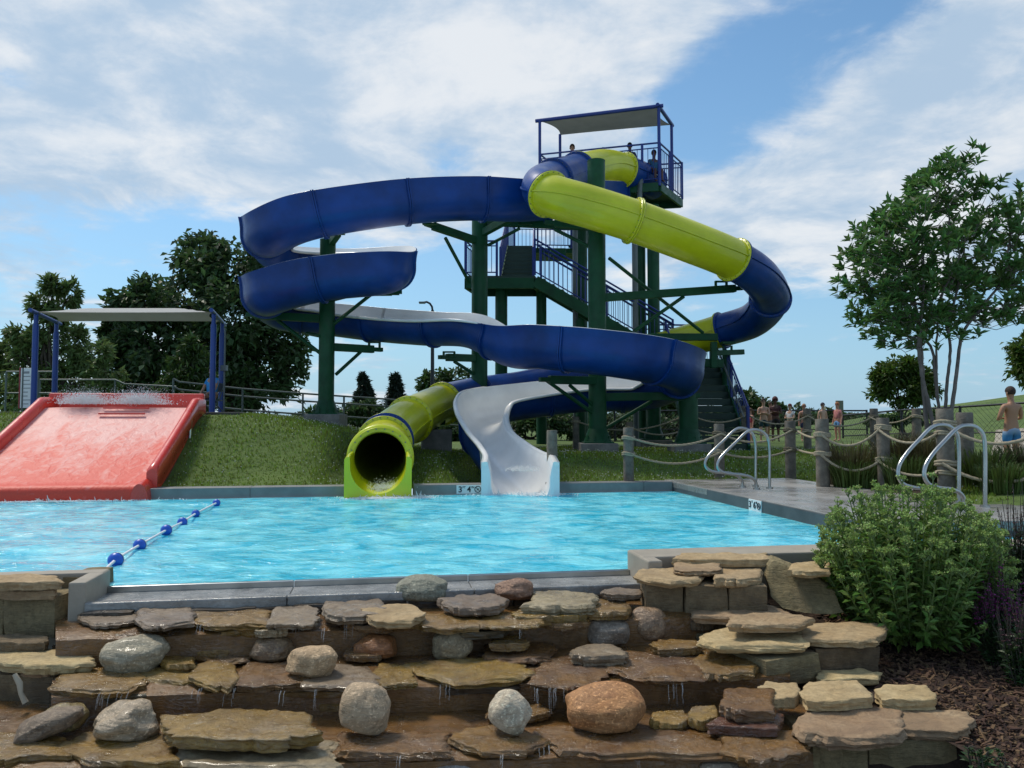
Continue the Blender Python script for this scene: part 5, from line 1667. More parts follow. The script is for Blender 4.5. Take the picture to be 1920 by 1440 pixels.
# columnar conifers and looser trees in the gap
def conifer(label, px, ytop, Y, wpx, seed):
    g = gnd(px, Y); cl = []
    H_ = 775 - ytop
    for k in range(6):
        t = k / 5; w = wpx * (0.28 + 0.72 * min(1, (t * 1.25)) ** 0.8) * (0.85 if k == 5 else 1)
        cl.append((px + (1 if k % 2 else -1) * wpx * 0.10, ytop + H_ * (0.08 + 0.8 * t), 0, w, H_ * 0.16, 1))
    return tree(label, g, cl, ML_con, 70, 0.34, 0.11, 12, seed, 0.16, group='columnar conifers beyond the railing', name='conifer')
conifer('columnar dark conifer just right of the left column', 682, 711, 52, 16, 21)
conifer('columnar dark conifer above the lime tube', 742, 707, 55, 16, 22)
tree('loose crowned tree behind the street lamp', gnd(832, 50), [(820, 708, 0, 26, 12, .8), (855, 706, 0, 30, 12, .8), (800, 720, 0, 22, 14, .7), (840, 725, 0, 50, 18, 1), (830, 750, 0, 50, 20, 1)], ML_mid, 46, 0.36, 0.2, 10, 23, 0.2)
tree('low bushy tree at the foot of the conifers', gnd(705, 48), [(690, 770, 0, 22, 16, 1), (660, 775, 0, 26, 14, 1), (730, 772, 0, 28, 14, 1)], ML_dark, 60, 0.34, 0.18, 12, 24, 0.15)
tree('dark shrubby tree visible below the lower tube', gnd(900, 34), [(880, 790, 0, 30, 18, 1), (940, 785, 0, 40, 20, 1), (830, 795, 0, 30, 14, .9)], ML_dark, 55, 0.26, 0.15, 12, 25, 0.15)
tree('leafy tree seen under the slide between green columns', gnd(1250, 30), [(1240, 745, 0, 26, 26, 1), (1265, 775, 0, 30, 26, 1), (1205, 775, 0, 40, 22, 1), (1240, 800, 0, 50, 20, 1)], ML_mid, 55, 0.22, 0.13, 12, 26, 0.15)
tree('green tree showing right of the entry stair', gnd(1393, 44), [(1388, 745, 0, 22, 16, 1), (1400, 765, 0, 20, 16, .9), (1385, 775, 0, 30, 16, 1)], ML_mid, 50, 0.3, 0.18, 10, 27, 0.15)
tree('distant tree behind the pair with folded arms', gnd(1440, 60), [(1438, 757, 0, 16, 9, .8), (1425, 770, 0, 24, 10, 1), (1462, 772, 0, 22, 9, .9)], ML_dark, 45, 0.4, 0.22, 10, 28, 0.2)
tree('round bright green young tree on the rise', gnd(1690, 24, 768), [(1690, 700, 0, 34, 24, 1), (1665, 710, 0, 24, 22, .9), (1718, 712, 0, 26, 24, .9), (1688, 735, 0, 44, 24, 1.2), (1700, 685, 0, 18, 12, .6), (1648, 708, 0, 12, 8, .4), (1730, 735, 0, 20, 20, .7)], ML_lime, 60, 0.20, 0.10, 14, 29, 0.09)
tree('green tree cut by the right edge of the view', gnd(1940, 22, 765), [(1938, 650, 0, 30, 28, 1), (1920, 668, 0, 18, 20, .7), (1945, 690, 0, 34, 22, 1)], ML_lime, 60, 0.20, 0.10, 14, 30, 0.09)
tree('low bush along the mesh fence under the round tree', gnd(1700, 23), [(1690, 785, 0, 30, 10, 1), (1740, 785, 0, 30, 12, 1), (1650, 790, 0, 22, 8, .8)], ML_dark, 46, 0.16, 0.08, 10, 31, 0.06)
tree('dark shrubs behind the white flume seen through its curve', gnd(1010, 25), [(960, 800, 0, 34, 20, 1), (1020, 795, 0, 40, 22, 1), (1080, 800, 0, 36, 20, 1), (900, 805, 0, 36, 18, 1), (850, 812, 0, 26, 14, 1)], ML_dark, 60, 0.17, 0.1, 14, 34, 0.08)
tree('dark shrubs under the tower between stair and columns', gnd(1180, 26), [(1140, 795, 0, 34, 22, 1), (1190, 790, 0, 40, 24, 1), (1250, 800, 0, 40, 20, 1), (1300, 800, 0, 30, 18, 1)], ML_dark, 60, 0.17, 0.1, 14, 35, 0.08)
# hedge-like far growth behind the fence, one mass
rng = np.random.RandomState(77)
cl = []
for px in range(560, 1640, 26):
    c = at(px, 786 + rng.uniform(-5, 6), 58 + rng.uniform(-6, 6)); k = c.y / FX
    cl.append((tuple(c), (20 * k, 20 * k, rng.uniform(7, 14) * k), 1))
V, q = crown_leaves(rng, cl, 26, 0.55, 0.32, 9)
o = np_mesh('undergrowth', V, q, ML_dark); tag(o, 'far undergrowth beyond the fence', 'undergrowth', kind='stuff')
# the multi-stemmed tree on the right
def magnolia():
    rng = np.random.RandomState(12); rr = random.Random(12)
    Y0 = 11.6
    base = gnd(1760, Y0, 800)
    root = thing('tree', 'multi-stemmed tree with glossy pointed leaves behind the large ladder', 'tree', base)
    stems = [[(1738, 805, 0), (1733, 740, 0), (1729, 690, .05), (1726, 640, .1), (1718, 580, .1), (1690, 500, .2), (1665, 440, .2)], [(1752, 805, -.1), (1741, 755, -.1), (1730, 710, -.1), (1722, 650, -.1), (1728, 590, -.2), (1732, 520, -.25), (1728, 430, -.3)],
             [(1765, 800, .1), (1757, 740, .1), (1752, 690, .1), (1748, 655, .1), (1735, 625, .15), (1770, 540, .2), (1780, 420, .1), (1768, 330, 0)], [(1770, 800, 0), (1776, 720, 0), (1782, 655, 0), (1778, 610, .05), (1800, 520, 0), (1812, 420, 0)],
             [(1780, 800, -.1), (1789, 735, -.1), (1797, 670, -.1), (1806, 622, -.15), (1842, 575, -.2), (1880, 520, -.2), (1895, 440, -.1)], [(1757, 740, .1), (1756, 690, .1), (1756, 640, .0), (1765, 560, -.3), (1800, 480, -.4)]]
    SP = []
    for k, s in enumerate(stems):
        b = MB()
        P = arc_resample(spline([tuple(at(px, py, Y0 + dy)) for px, py, dy in s], 0.06), 0.08)
        n = len(P); r0 = (0.035, 0.030, 0.024, 0.027, 0.032, 0.018)[k]
        b.tube([Vector(p) + Vector((rr.uniform(-1, 1), rr.uniform(-1, 1), 0)) * 0.006 for p in P], np.linspace(r0, 0.012, n), 9)
        b.build('stem', M_barkred, root); SP += [Vector(p) for p in P[n // 3:]]
    # crown outline in clumps (pixel centre, radius)
    cl = [(1760, 312, 0, 22, 26, 14), (1786, 325, 0, 15, 16, 6), (1735, 350, 0, 26, 26, 12), (1775, 365, 0, 40, 30, 20), (1808, 372, 0, 28, 22, 12), (1700, 400, 0, 44, 34, 26), (1655, 415, 0, 32, 26, 14), (1628, 450, 0, 30, 30, 14), (1600, 480, 0, 18, 22, 7), (1850, 400, 0, 34, 30, 16), (1885, 400, 0, 30, 26, 12),
          (1895, 450, 0, 34, 34, 16), (1830, 440, 0, 44, 36, 20), (1750, 440, 0, 50, 44, 26), (1690, 470, 0, 56, 46, 34), (1625, 520, 0, 38, 38, 20), (1660, 550, 0, 50, 40, 28), (1720, 530, 0, 56, 46, 34), (1790, 520, 0, 50, 42, 28), (1850, 520, 0, 46, 42, 26), (1905, 520, 0, 30, 44, 14), (1770, 590, 0, 60, 34, 26), (1700, 600, 0, 50, 34, 24), (1850, 585, 0, 48, 30, 20), (1640, 590, 0, 34, 26, 13), (1910, 585, 0, 26, 24, 9), (1690, 632, 0, 22, 16, 6), (1755, 632, 0, 36, 18, 10), (1645, 620, 0, 18, 14, 4), (1935, 480, 0, 26, 50, 12), (1945, 560, 0, 20, 40, 8)]
    tw = MB(); Cs, Ds, Ns, Ls = [], [], [], []
    for (px, py, dy, rx, ry, n) in cl:
        for k in range(int(n * 1.95)):
            d = rnd_dir(rng, 1)[0] * rng.uniform(0.35, 1.0)
            k_ = Y0 / FX
            c0 = at(px, py, Y0)
            depth = 0.95 * math.sqrt(max(0.12, 1 - ((px - 1765) / 190) ** 2))
            tip = c0 + Vector((d[0] * rx * k_, rng.uniform(-1, 1) * depth, d[2] * ry * k_))
            # twig back to the nearest stem
            near = min(SP, key=lambda s: (s - tip).length + max(0, s.z - tip.z) * 2)
            m_ = tip.lerp(near, 0.45) + Vector((0, 0, -0.10))
            if k % 3 == 0: tw.tube([near, m_, tip], [0.008, 0.005, 0.003], 4, False)
            else: tw.tube([tip.lerp(m_, 0.7), tip], [0.005, 0.004], 4, False)
            ax = (tip - m_).normalized() + Vector((0, 0, 0.9)); ax.normalize()
            nl = rr.randint(6, 10)
            x = ax.cross(Vector((0.3, 0.9, 0.1))).normalized(); y = ax.cross(x)
            for j in range(nl):
                a = 2 * math.pi * j / nl * 2.4 + rr.uniform(-.3, .3)
                sp = rr.uniform(0.35, 1.15)
                dr = ax * math.cos(sp) + (x * math.cos(a) + y * math.sin(a)) * math.sin(sp) + Vector((0, 0, -0.12))
                dr.normalize()
                nn = ax - dr * ax.dot(dr); nn.normalize()
                Cs.append(tip - ax * rr.uniform(0, 0.10)); Ds.append(dr); Ns.append(nn); Ls.append(rr.uniform(0.11, 0.185))
    Ls = np.array(Ls)
    V, q = leaf_quads(np.array([tuple(c) for c in Cs]), np.array([tuple(c) for c in Ds]), np.array([tuple(c) for c in Ns]), Ls, Ls * 0.40)
    np_mesh('crown', V, q, ML_mag, root)
    tw.build('twigs', M_barkred, root)
magnolia()
# ------------------------------------------------------------------ rock cascade
def stone_mat(name, c1, c2, rough, rvar, stain=None, bump=0.012, coat=0.0, wet_streak=False, crust=0.0, speck=0.0):
    m_ = bpy.data.materials.new(name); m_.use_nodes = True
    nt = m_.node_tree; N, L = nt.nodes, nt.links
    p = N['Principled BSDF']; p.inputs['Coat Weight'].default_value = coat; p.inputs['Coat Roughness'].default_value = 0.08
    tc = N.new('ShaderNodeTexCoord'); oi = N.new('ShaderNodeObjectInfo')
    ad = N.new('ShaderNodeVectorMath'); ad.operation = 'ADD'
    sc = N.new('ShaderNodeVectorMath'); sc.operation = 'SCALE'; sc.inputs[0].default_value = (17, 31, 9); L.new(oi.outputs['Random'], sc.inputs['Scale'])
    L.new(tc.outputs['Object'], ad.inputs[0]); L.new(sc.outputs[0], ad.inputs[1])
    def no(scale, det=8, ro=0.65, dist=0.3, squash=1.0):
        v = ad.outputs[0]
        if squash != 1.0:
            mp = N.new('ShaderNodeMapping'); mp.inputs['Scale'].default_value = (1, 1, squash); L.new(v, mp.inputs['Vector']); v = mp.outputs[0]
        n = N.new('ShaderNodeTexNoise'); n.inputs['Scale'].default_value = scale; n.inputs['Detail'].default_value = det; n.inputs['Roughness'].default_value = ro; n.inputs['Distortion'].default_value = dist
        L.new(v, n.inputs['Vector']); return n.outputs['Fac']
    def mrange(v, a, b, c=0.0, d=1.0):
        m = N.new('ShaderNodeMapRange'); L.new(v, m.inputs['Value'])
        for k, x in zip(('From Min', 'From Max', 'To Min', 'To Max'), (a, b, c, d)): m.inputs[k].default_value = x
        return m.outputs[0]
    def mix(f, a, b, bt='MIX'):
        x = N.new('ShaderNodeMix'); x.data_type = 'RGBA'; x.blend_type = bt
        if isinstance(f, float): x.inputs['Factor'].default_value = f
        else: L.new(f, x.inputs['Factor'])
        for i, v in ((6, a), (7, b)):
            if isinstance(v, tuple): x.inputs[i].default_value = (*v, 1)
            else: L.new(v, x.inputs[i])
        return x.outputs[2]
    big = no(4.5); fine = no(26, 8, 0.7); strata = no(14, 6, 0.6, 0.8, 7.0)
    col = mix(mrange(big, 0.35, 0.66), c1, c2)
    col = mix(mrange(fine, 0.34, 0.70, 0.0, 0.72), col, tuple(c * 0.45 for c in c1))
    if stain: col = mix(mrange(no(2.6, 5, 0.6, 1.0), 0.52, 0.68, 0.0, 0.8), col, stain)
    if speck:
        col = mix(mrange(no(70, 3, 0.6, 0.0), 0.56, 0.66, 0.0, speck), col, tuple(min(1, c * 1.7) for c in c2))
        col = mix(mrange(no(55, 3, 0.6, 0.2), 0.58, 0.68, 0.0, speck), col, tuple(c * 0.35 for c in c1))
        vo = N.new('ShaderNodeTexVoronoi'); vo.feature = 'DISTANCE_TO_EDGE'; vo.inputs['Scale'].default_value = 4.5
        wv = N.new('ShaderNodeVectorMath'); wv.operation = 'ADD'; wn = N.new('ShaderNodeTexNoise'); wn.inputs['Scale'].default_value = 6; L.new(ad.outputs[0], wn.inputs['Vector']); L.new(ad.outputs[0], wv.inputs[0]); L.new(wn.outputs['Color'], wv.inputs[1]); L.new(wv.outputs[0], vo.inputs['Vector'])
        col = mix(mrange(vo.outputs['Distance'], 0.0, 0.018, 0.45, 0.0), col, tuple(c * 0.4 for c in c1))
    if crust: col = mix(mrange(no(9, 8, 0.7, 1.0), 0.60, 0.72, 0.0, crust), col, (0.42, 0.38, 0.31))
    hs = N.new('ShaderNodeHueSaturation'); L.new(mrange(oi.outputs['Random'], 0, 1, 0.72, 1.28), hs.inputs['Value']); L.new(mrange(oi.outputs['Random'], 0, 1, 0.485, 0.515), hs.inputs['Hue']); L.new(col, hs.inputs['Color'])
    L.new(hs.outputs[0], p.inputs['Base Color'])
    L.new(mrange(no(7, 5), 0.35, 0.65, max(0.03, rough - rvar), min(1, rough + rvar)), p.inputs['Roughness'])
    h = N.new('ShaderNodeMath'); h.operation = 'ADD'
    L.new(fine, h.inputs[0]); L.new(strata, h.inputs[1])
    b = N.new('ShaderNodeBump'); b.inputs['Distance'].default_value = bump; L.new(h.outputs[0], b.inputs['Height']); L.new(b.outputs[0], p.inputs['Normal'])
    if wet_streak:                                        # running film of water: rippled clear coat
        mp = N.new('ShaderNodeMapping'); mp.inputs['Scale'].default_value = (0.45, 1.5, 1); L.new(ad.outputs[0], mp.inputs['Vector'])
        n = N.new('ShaderNodeTexNoise'); n.inputs['Scale'].default_value = 24; n.inputs['Detail'].default_value = 5; n.inputs['Distortion'].default_value = 2.2; L.new(mp.outputs[0], n.inputs['Vector'])
        b2 = N.new('ShaderNodeBump'); b2.inputs['Distance'].default_value = 0.045; L.new(mrange(no(3.2, 4, 0.6, 0.8), 0.44, 0.58, 0.12, 1.0), p.inputs['Coat Weight']); L.new(n.outputs['Fac'], b2.inputs['Height']); L.new(b2.outputs[0], p.inputs['Coat Normal'])
        p.inputs['Coat IOR'].default_value = 1.6
    MATS[name] = m_; return m_
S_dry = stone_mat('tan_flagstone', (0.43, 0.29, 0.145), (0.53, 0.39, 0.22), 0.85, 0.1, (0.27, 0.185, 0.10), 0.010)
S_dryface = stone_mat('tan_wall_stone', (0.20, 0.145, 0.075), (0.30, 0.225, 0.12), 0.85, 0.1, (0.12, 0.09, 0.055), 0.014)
S_grey = stone_mat('grey_flagstone', (0.24, 0.175, 0.105), (0.40, 0.305, 0.19), 0.5, 0.25, (0.14, 0.095, 0.05), 0.012, 0.25)
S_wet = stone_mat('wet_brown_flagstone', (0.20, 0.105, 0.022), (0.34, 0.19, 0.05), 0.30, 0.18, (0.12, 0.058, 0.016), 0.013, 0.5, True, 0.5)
S_rust = stone_mat('rust_flagstone', (0.15, 0.055, 0.012), (0.24, 0.10, 0.025), 0.3, 0.15, None, 0.010, 0.9, True)
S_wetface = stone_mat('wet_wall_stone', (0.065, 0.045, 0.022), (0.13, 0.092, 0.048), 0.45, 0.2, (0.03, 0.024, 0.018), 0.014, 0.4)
S_bed = stone_mat('wet_rock_bed', (0.18, 0.098, 0.024), (0.31, 0.175, 0.045), 0.3, 0.14, (0.27, 0.15, 0.045), 0.006, 0.7, True)

def slab(label, x0, x1, yb, yf, z, m_, th=0.06, seed=0, skew=0.0, tilt=(0, 0), cat='flagstone', name='flagstone', group=None, xb0=None, xb1=None, rag=0.12):
    """flat split stone: pixel bounds of its top face at height z, thickness th, ragged layered edge"""
    if m_ is S_dry: x0, x1, rag, th = x0 - 0.06 * (x1 - x0), x1 + 0.06 * (x1 - x0), rag * 1.15, th * 0.8
    rng = random.Random(seed * 7 + int(x0) * 13 + int(yf)); off = rng.uniform(0, 50)
    A, B_ = atz(x0, yf, z), atz(x1, yf, z)
    kx = (x1 - x0) * 0.06
    C = atz((xb1 if xb1 is not None else x1 - kx) + skew, yb, z); D = atz((xb0 if xb0 is not None else x0 + kx) + skew, yb, z)
    cen = (A + B_ + C + D) / 4
    # broken outline: straight-ish fractures between irregular corners
    nc = rng.randint(7, 10)
    cor = []
    for k in range(nc):
        a = 2 * math.pi * (k + rng.uniform(-0.30, 0.30)) / nc
        ca, sa = math.cos(a), math.sin(a)
        r = (abs(ca) ** 5 + abs(sa) ** 5) ** (-1 / 5) * (1 + rng.uniform(-1.0, 0.35) * rag)
        cor.append((ca * r, sa * r))
    prof = []
    for k in range(nc):
        (s0, t0), (s1, t1) = cor[k], cor[(k + 1) % nc]
        m_n = 6
        for i in range(m_n):
            f = i / m_n
            jj = 0.06 * rag / 0.12 * (noise.noise(Vector((k * 3.1 + f * 2.2, off, 1))) + 0.5 * rng.uniform(-1, 1)) * (0.3 if i == 0 else 1)
            s_, t_ = s0 + (s1 - s0) * f, t0 + (t1 - t0) * f
            prof.append((s_ * (1 + jj), t_ * (1 + jj)))
    N_ = len(prof)
    def P(s, t, dz=0.0):
        p = A.lerp(B_, (s + 1) / 2).lerp(D.lerp(C, (s + 1) / 2), (t + 1) / 2)
        zz = z + dz + tilt[0] * (p.x - cen.x) + tilt[1] * (p.y - cen.y)
        return Vector((p.x, p.y, zz))
    rings = []
    w = max(0.1, (B_ - A).length)
    def top_h(s, t): return 0.012 * noise.noise(Vector((s * w * 3 + off, t * 2.2, 1))) + 0.006 * noise.noise(Vector((s * w * 11 + off, t * 8, 2)))
    for f in (0.02, 0.3, 0.58, 0.8, 0.93):
        rings.append([P(s * f, t * f, top_h(s * f, t * f)) for s, t in prof])
    layers = max(4, int(th / 0.010))
    for l in range(layers + 1):
        q = l / layers
        ring = []
        st = rng.uniform(-0.055, 0.015)
        for k, (s, t) in enumerate(prof):
            e = st + 0.05 * noise.noise(Vector((s * w * 4 + off, t * 4 + l * 0.15, l * 1.9))) + 0.016 * rng.uniform(-1, 1) - 0.05 * (q if q > 0.6 else 0) - 0.02 * (1 if l == 0 else 0)
            ring.append(P(s * (1 + e), t * (1 + e), -th * q - 0.004 + (top_h(s, t) if l == 0 else 0.006 * noise.noise(Vector((s * 3 + off, t * 3, l))))))
        rings.append(ring)
    b = MB(); b.loft(rings[:6], closed=True, smooth=True); b.loft(rings[5:], closed=True, smooth=False)
    b.add(rings[0], [tuple(range(N_))], 0, True); b.add(rings[-1], [tuple(reversed(range(N_)))], 0, False)
    # outward normals: the rings run counter-clockwise from the centre out
    o = b.build(name, m_, origin=tuple(P(0, 0, -th)))
    me = o.data; bm = bmesh.new(); bm.from_mesh(me); bmesh.ops.remove_doubles(bm, verts=bm.verts, dist=1e-5); bmesh.ops.recalc_face_normals(bm, faces=bm.faces); bm.to_mesh(me); bm.free()
    tag(o, label, cat, group); return o
def rblock(mb, c, size, rot=None, seed=0, amp=0.018, sub=5):
    bm = bmesh.new(); bmesh.ops.create_cube(bm, size=1.0)
    bmesh.ops.subdivide_edges(bm, edges=bm.edges[:], cuts=sub, use_grid_fill=True)
    c = Vector(c); o = Vector((seed * 3.7, seed * 1.3, seed))
    for v in bm.verts:
        q = Vector(v.co)
        e = max(abs(q.x), abs(q.y), abs(q.z))
        # round off edges a little
        k = sorted((abs(q.x), abs(q.y), abs(q.z)))
        if k[1] > 0.49: q *= 0.975
        w = Vector((q.x * size[0], q.y * size[1], q.z * size[2]))
        n1 = noise.noise(w * 5 + o); n2 = noise.noise(w * 14 + o * 2)
        d = Vector((q.x, q.y, q.z)).normalized()
        v.co = w + d * (n1 * amp + n2 * amp * 0.5)
    M = rot if rot is not None else RPOOL
    bm.verts.index_update()
    mb.add([M @ v.co + c for v in bm.verts], [[v.index for v in f.verts] for f in bm.faces], 0, False); bm.free()
def rock_wall(label, pxa, pxb, py_top, z0, z1, dep, m_, n, seed, pyb=None, courses=1):
    """rough stone riser: its front face between two pixel columns, top edge seen at py_top"""
    a = atz(pxa, py_top, z1); c = atz(pxb, pyb if pyb else py_top, z1)
    rng = random.Random(seed); b = MB()
    d = (c - a); d.z = 0; L_ = d.length; t = d.normalized(); back = Vector((-t.y, t.x, 0))
    M = Matrix((t, back, Vector((0, 0, 1)))).transposed()
    for k in range(courses):
        za = z0 + (z1 - z0) * k / courses; zb = z0 + (z1 - z0) * (k + 1) / courses
        cuts = [0] + sorted(((i + 1) / n + rng.uniform(-.3, .3) / n) for i in range(n - 1)) + [1]
        for i in range(n):
            s, e = cuts[i] * L_, cuts[i + 1] * L_
            h = zb - za
            rblock(b, a + t * (s + e) / 2 + back * (dep / 2 + rng.uniform(-0.015, 0.02)) + Vector((0, 0, (za + zb) / 2 - z1 - (0 if k < courses - 1 else rng.uniform(0, .01)))), (e - s - 0.006, dep, h - 0.003), M, seed * 5 + i + k * 31, 0.016)
    o = b.build('stone_wall', m_); tag(o, label, 'wall'); return o
Z1, Z2, Z3, Z4 = -0.115, -0.29, -0.44, -0.60
# bed under the running water: three treads
def bed():
    b = MB()
    def tread(z, pf, pb, x0, x1, ex=0.0):
        # front edge through pixel heights pf (left, right); back edge pb
        rows = []
        n = 40
        for j in range(9):
            t = j / 8; row = []
            for i in range(n + 1):
                s = i / n; px = x0 + (x1 - x0) * s
                pyf = pf[0] + (pf[1] - pf[0]) * s; pyb = pb[0] + (pb[1] - pb[0]) * s
                p = atz(px, pyf, z); q = atz(px, pyb, z)
                w = p.lerp(q, t)
                w.z = z + 0.010 * noise.noise(w * 4) + 0.004 * noise.noise(w * 13) - (0.02 if j == 0 else 0)
                if j == 0: w += Vector((0, 0.02 * noise.noise(Vector((px * 0.05, z * 9, 0))), 0))
                row.append(w)
            rows.append(row)
        b.loft(rows); 
        b.loft([[p - Vector((0, 0, 0.25)) for p in rows[0]], rows[0]])
    tread(Z1, (1195, 1152), (1138, 1098), 104, 1330)
    tread(Z2, (1300, 1262), (1210, 1165), 98, 1480)
    tread(Z3, (1440, 1405), (1320, 1270), -300, 1560)
    tread(Z4, (1700, 1680), (1425, 1380), -500, 1600)
    o = b.build('stream_bed', S_bed, origin=(0, 4, -1)); tag(o, kind='structure')
bed()
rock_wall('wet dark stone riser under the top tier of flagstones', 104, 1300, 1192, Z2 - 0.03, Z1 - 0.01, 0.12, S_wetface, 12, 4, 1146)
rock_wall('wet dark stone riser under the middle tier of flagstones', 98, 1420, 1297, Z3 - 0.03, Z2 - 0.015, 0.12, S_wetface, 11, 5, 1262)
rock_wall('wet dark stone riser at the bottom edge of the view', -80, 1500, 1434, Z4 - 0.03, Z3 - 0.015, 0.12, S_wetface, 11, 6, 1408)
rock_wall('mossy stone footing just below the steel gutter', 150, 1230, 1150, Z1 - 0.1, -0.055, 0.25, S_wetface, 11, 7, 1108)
T1, T2, T3 = Z1 + 0.05, Z2 + 0.03, Z3 + 0.03
SL = [
 # top tier
 ('wet brown flagstone at the left end of the top tier', 145, 258, 1141, 1168, T1, S_grey, .06), ('thin brown flagstone below the left end of the top tier', 110, 186, 1168, 1200, T1 - .08, S_wet, .05), ('flat grey flagstone third from the left on the top tier', 250, 358, 1140, 1172, T1 + .02, S_grey, .055),
 ('small greenish stone tucked under the grey flagstone at left', 206, 262, 1168, 1194, T1 - .06, S_grey, .06), ('long wet flagstone right of the flat grey one', 355, 520, 1138, 1172, T1, S_wet, .06), ('small wet flagstone overhanging above the dark brown boulder', 470, 548, 1158, 1184, T1 - .03, S_grey, .05),
 ('grey flagstone with pointed front above the dark brown boulder', 508, 596, 1140, 1168, T1 + .02, S_grey, .055), ('broad grey flagstone leaning left of the olive one', 592, 737, 1122, 1156, T1 + .03, S_grey, .06), ('dry olive flagstone tilted over the top tier', 676, 798, 1130, 1166, T1 + .03, S_dry, .065),
 ('straight-cut brown flagstone below the grey-green boulder', 775, 907, 1150, 1176, T1 - .01, S_wet, .06), ('pale grey flagstone right of the grey-green boulder', 812, 957, 1112, 1140, T1 + .05, S_grey, .06), ('wet flagstone between straight-cut and large grey ones', 905, 1012, 1150, 1172, T1 - .01, S_wet, .05),
 ('large grey flagstone right of the pink-tan boulder', 978, 1130, 1106, 1140, T1 + .045, S_grey, .065), ('wet flagstone lying beneath the large grey one', 950, 1106, 1136, 1160, T1 - .005, S_wet, .06), ('wet flagstone above the dark grey boulder on the right', 1085, 1198, 1122, 1150, T1 + .0, S_wet, .06), ('small thin flagstone against the right gutter end', 1122, 1214, 1101, 1117, T1 + .05, S_grey, .04),
 # second tier
 ('thin stacked flagstone on the middle tier left of the dark brown boulder', 342, 440, 1208, 1222, T2 + .04, S_wet, .04), ('ochre flagstone in front of the thin stacked one', 355, 466, 1218, 1240, T2 + .015, S_wet, .045), ('wet flagstone with silvery edge at left of the middle tier', 108, 266, 1262, 1296, T2, S_wet, .07),
 ('wet flagstone in the notch right of the silvery one', 258, 368, 1252, 1280, T2 - .01, S_wet, .06), ('rippled wet flagstone left of the tan speckled boulder', 362, 442, 1248, 1288, T2 + .01, S_wet, .06), ('wet flagstone directly below the tan speckled boulder', 436, 598, 1252, 1288, T2 + .005, S_wet, .06), ('grey wet flagstone right below the tan speckled boulder', 582, 702, 1262, 1288, T2 + .01, S_grey, .055),
 ('small wet flagstone left of the longest middle one', 698, 775, 1258, 1282, T2, S_wet, .05), ('longest wet flagstone in the centre of the middle tier', 768, 1000, 1244, 1278, T2 + .005, S_wet, .06), ('stacked lower flagstone right of the sage boulder', 905, 1036, 1206, 1236, T2 + .02, S_wet, .05), ('stacked upper flagstone right of the sage boulder', 910, 1000, 1190, 1210, T2 + .075, S_wet, .05),
 ('dry grey-tan flagstone sitting alone on the middle tier', 1066, 1182, 1207, 1234, T2 + .05, S_grey, .06), ('foamy wet flagstone below the lone dry one', 998, 1146, 1240, 1284, T2, S_wet, .065), ('wet flagstone with ragged lip near the right of the middle tier', 1142, 1322, 1236, 1268, T2 + .005, S_wet, .06), ('small wet flagstone below the brown-grey upright boulder', 1216, 1318, 1196, 1218, T2 + .04, S_wet, .05), ('wet flagstone at the right end of the middle tier', 1308, 1420, 1226, 1262, T2 + .01, S_wet, .07),
 # third tier
 ('big wet flagstone jutting out below the dark riser at left', 284, 620, 1328, 1392, T3 + .07, S_wet, .08), ('wet flagstone at the bottom left corner', -40, 132, 1385, 1420, T3, S_wet, .07), ('wet flagstone at bottom left under the lumpy boulder', 120, 335, 1385, 1432, T3, S_wet, .07), ('rippled grey flagstone along the bottom left of centre', 330, 645, 1392, 1440, T3 - .01, S_grey, .07),
 ('wet flagstone under the large tan-grey boulder', 636, 850, 1384, 1416, T3, S_wet, .065), ('ochre wet flagstone below the pale boulder', 846, 1016, 1372, 1410, T3 + .005, S_wet, .065), ('long rippled flagstone below the large orange boulder', 1018, 1362, 1372, 1412, T3, S_wet, .07), ('wet ochre flagstone in the bottom right of the cascade', 1358, 1512, 1376, 1424, T3 + .02, S_wet, .08),
 ('wet brown flagstone stepping down from the right rocks', 1332, 1468, 1286, 1338, T3 + .12, S_wet, .07), ('rust orange flagstone under the brown stepping one', 1318, 1490, 1334, 1366, T3 + .06, S_rust, .05), ('small ragged stone left of the rust orange flagstone', 1284, 1352, 1322, 1350, T3 + .05, S_wet, .06),
]
for k, (lab, x0, x1, yb, yf, z, m_, th) in enumerate(SL):
    base_ = min((T1, T2, T3), key=lambda q: abs(q - z))
    if abs(z - base_) < 0.025 and yf > 1160:
        w_ = 0.085 * (x1 - x0) + 7; th *= 0.64
        x0 -= w_; x1 += w_; yb -= 16 if base_ != T1 else 6; yf += 3; z -= 0.008
    slab(lab, x0, x1, yb, yf, z, m_, th * (0.8 if th < 0.075 else 0.72), k + 1, rag=0.24)
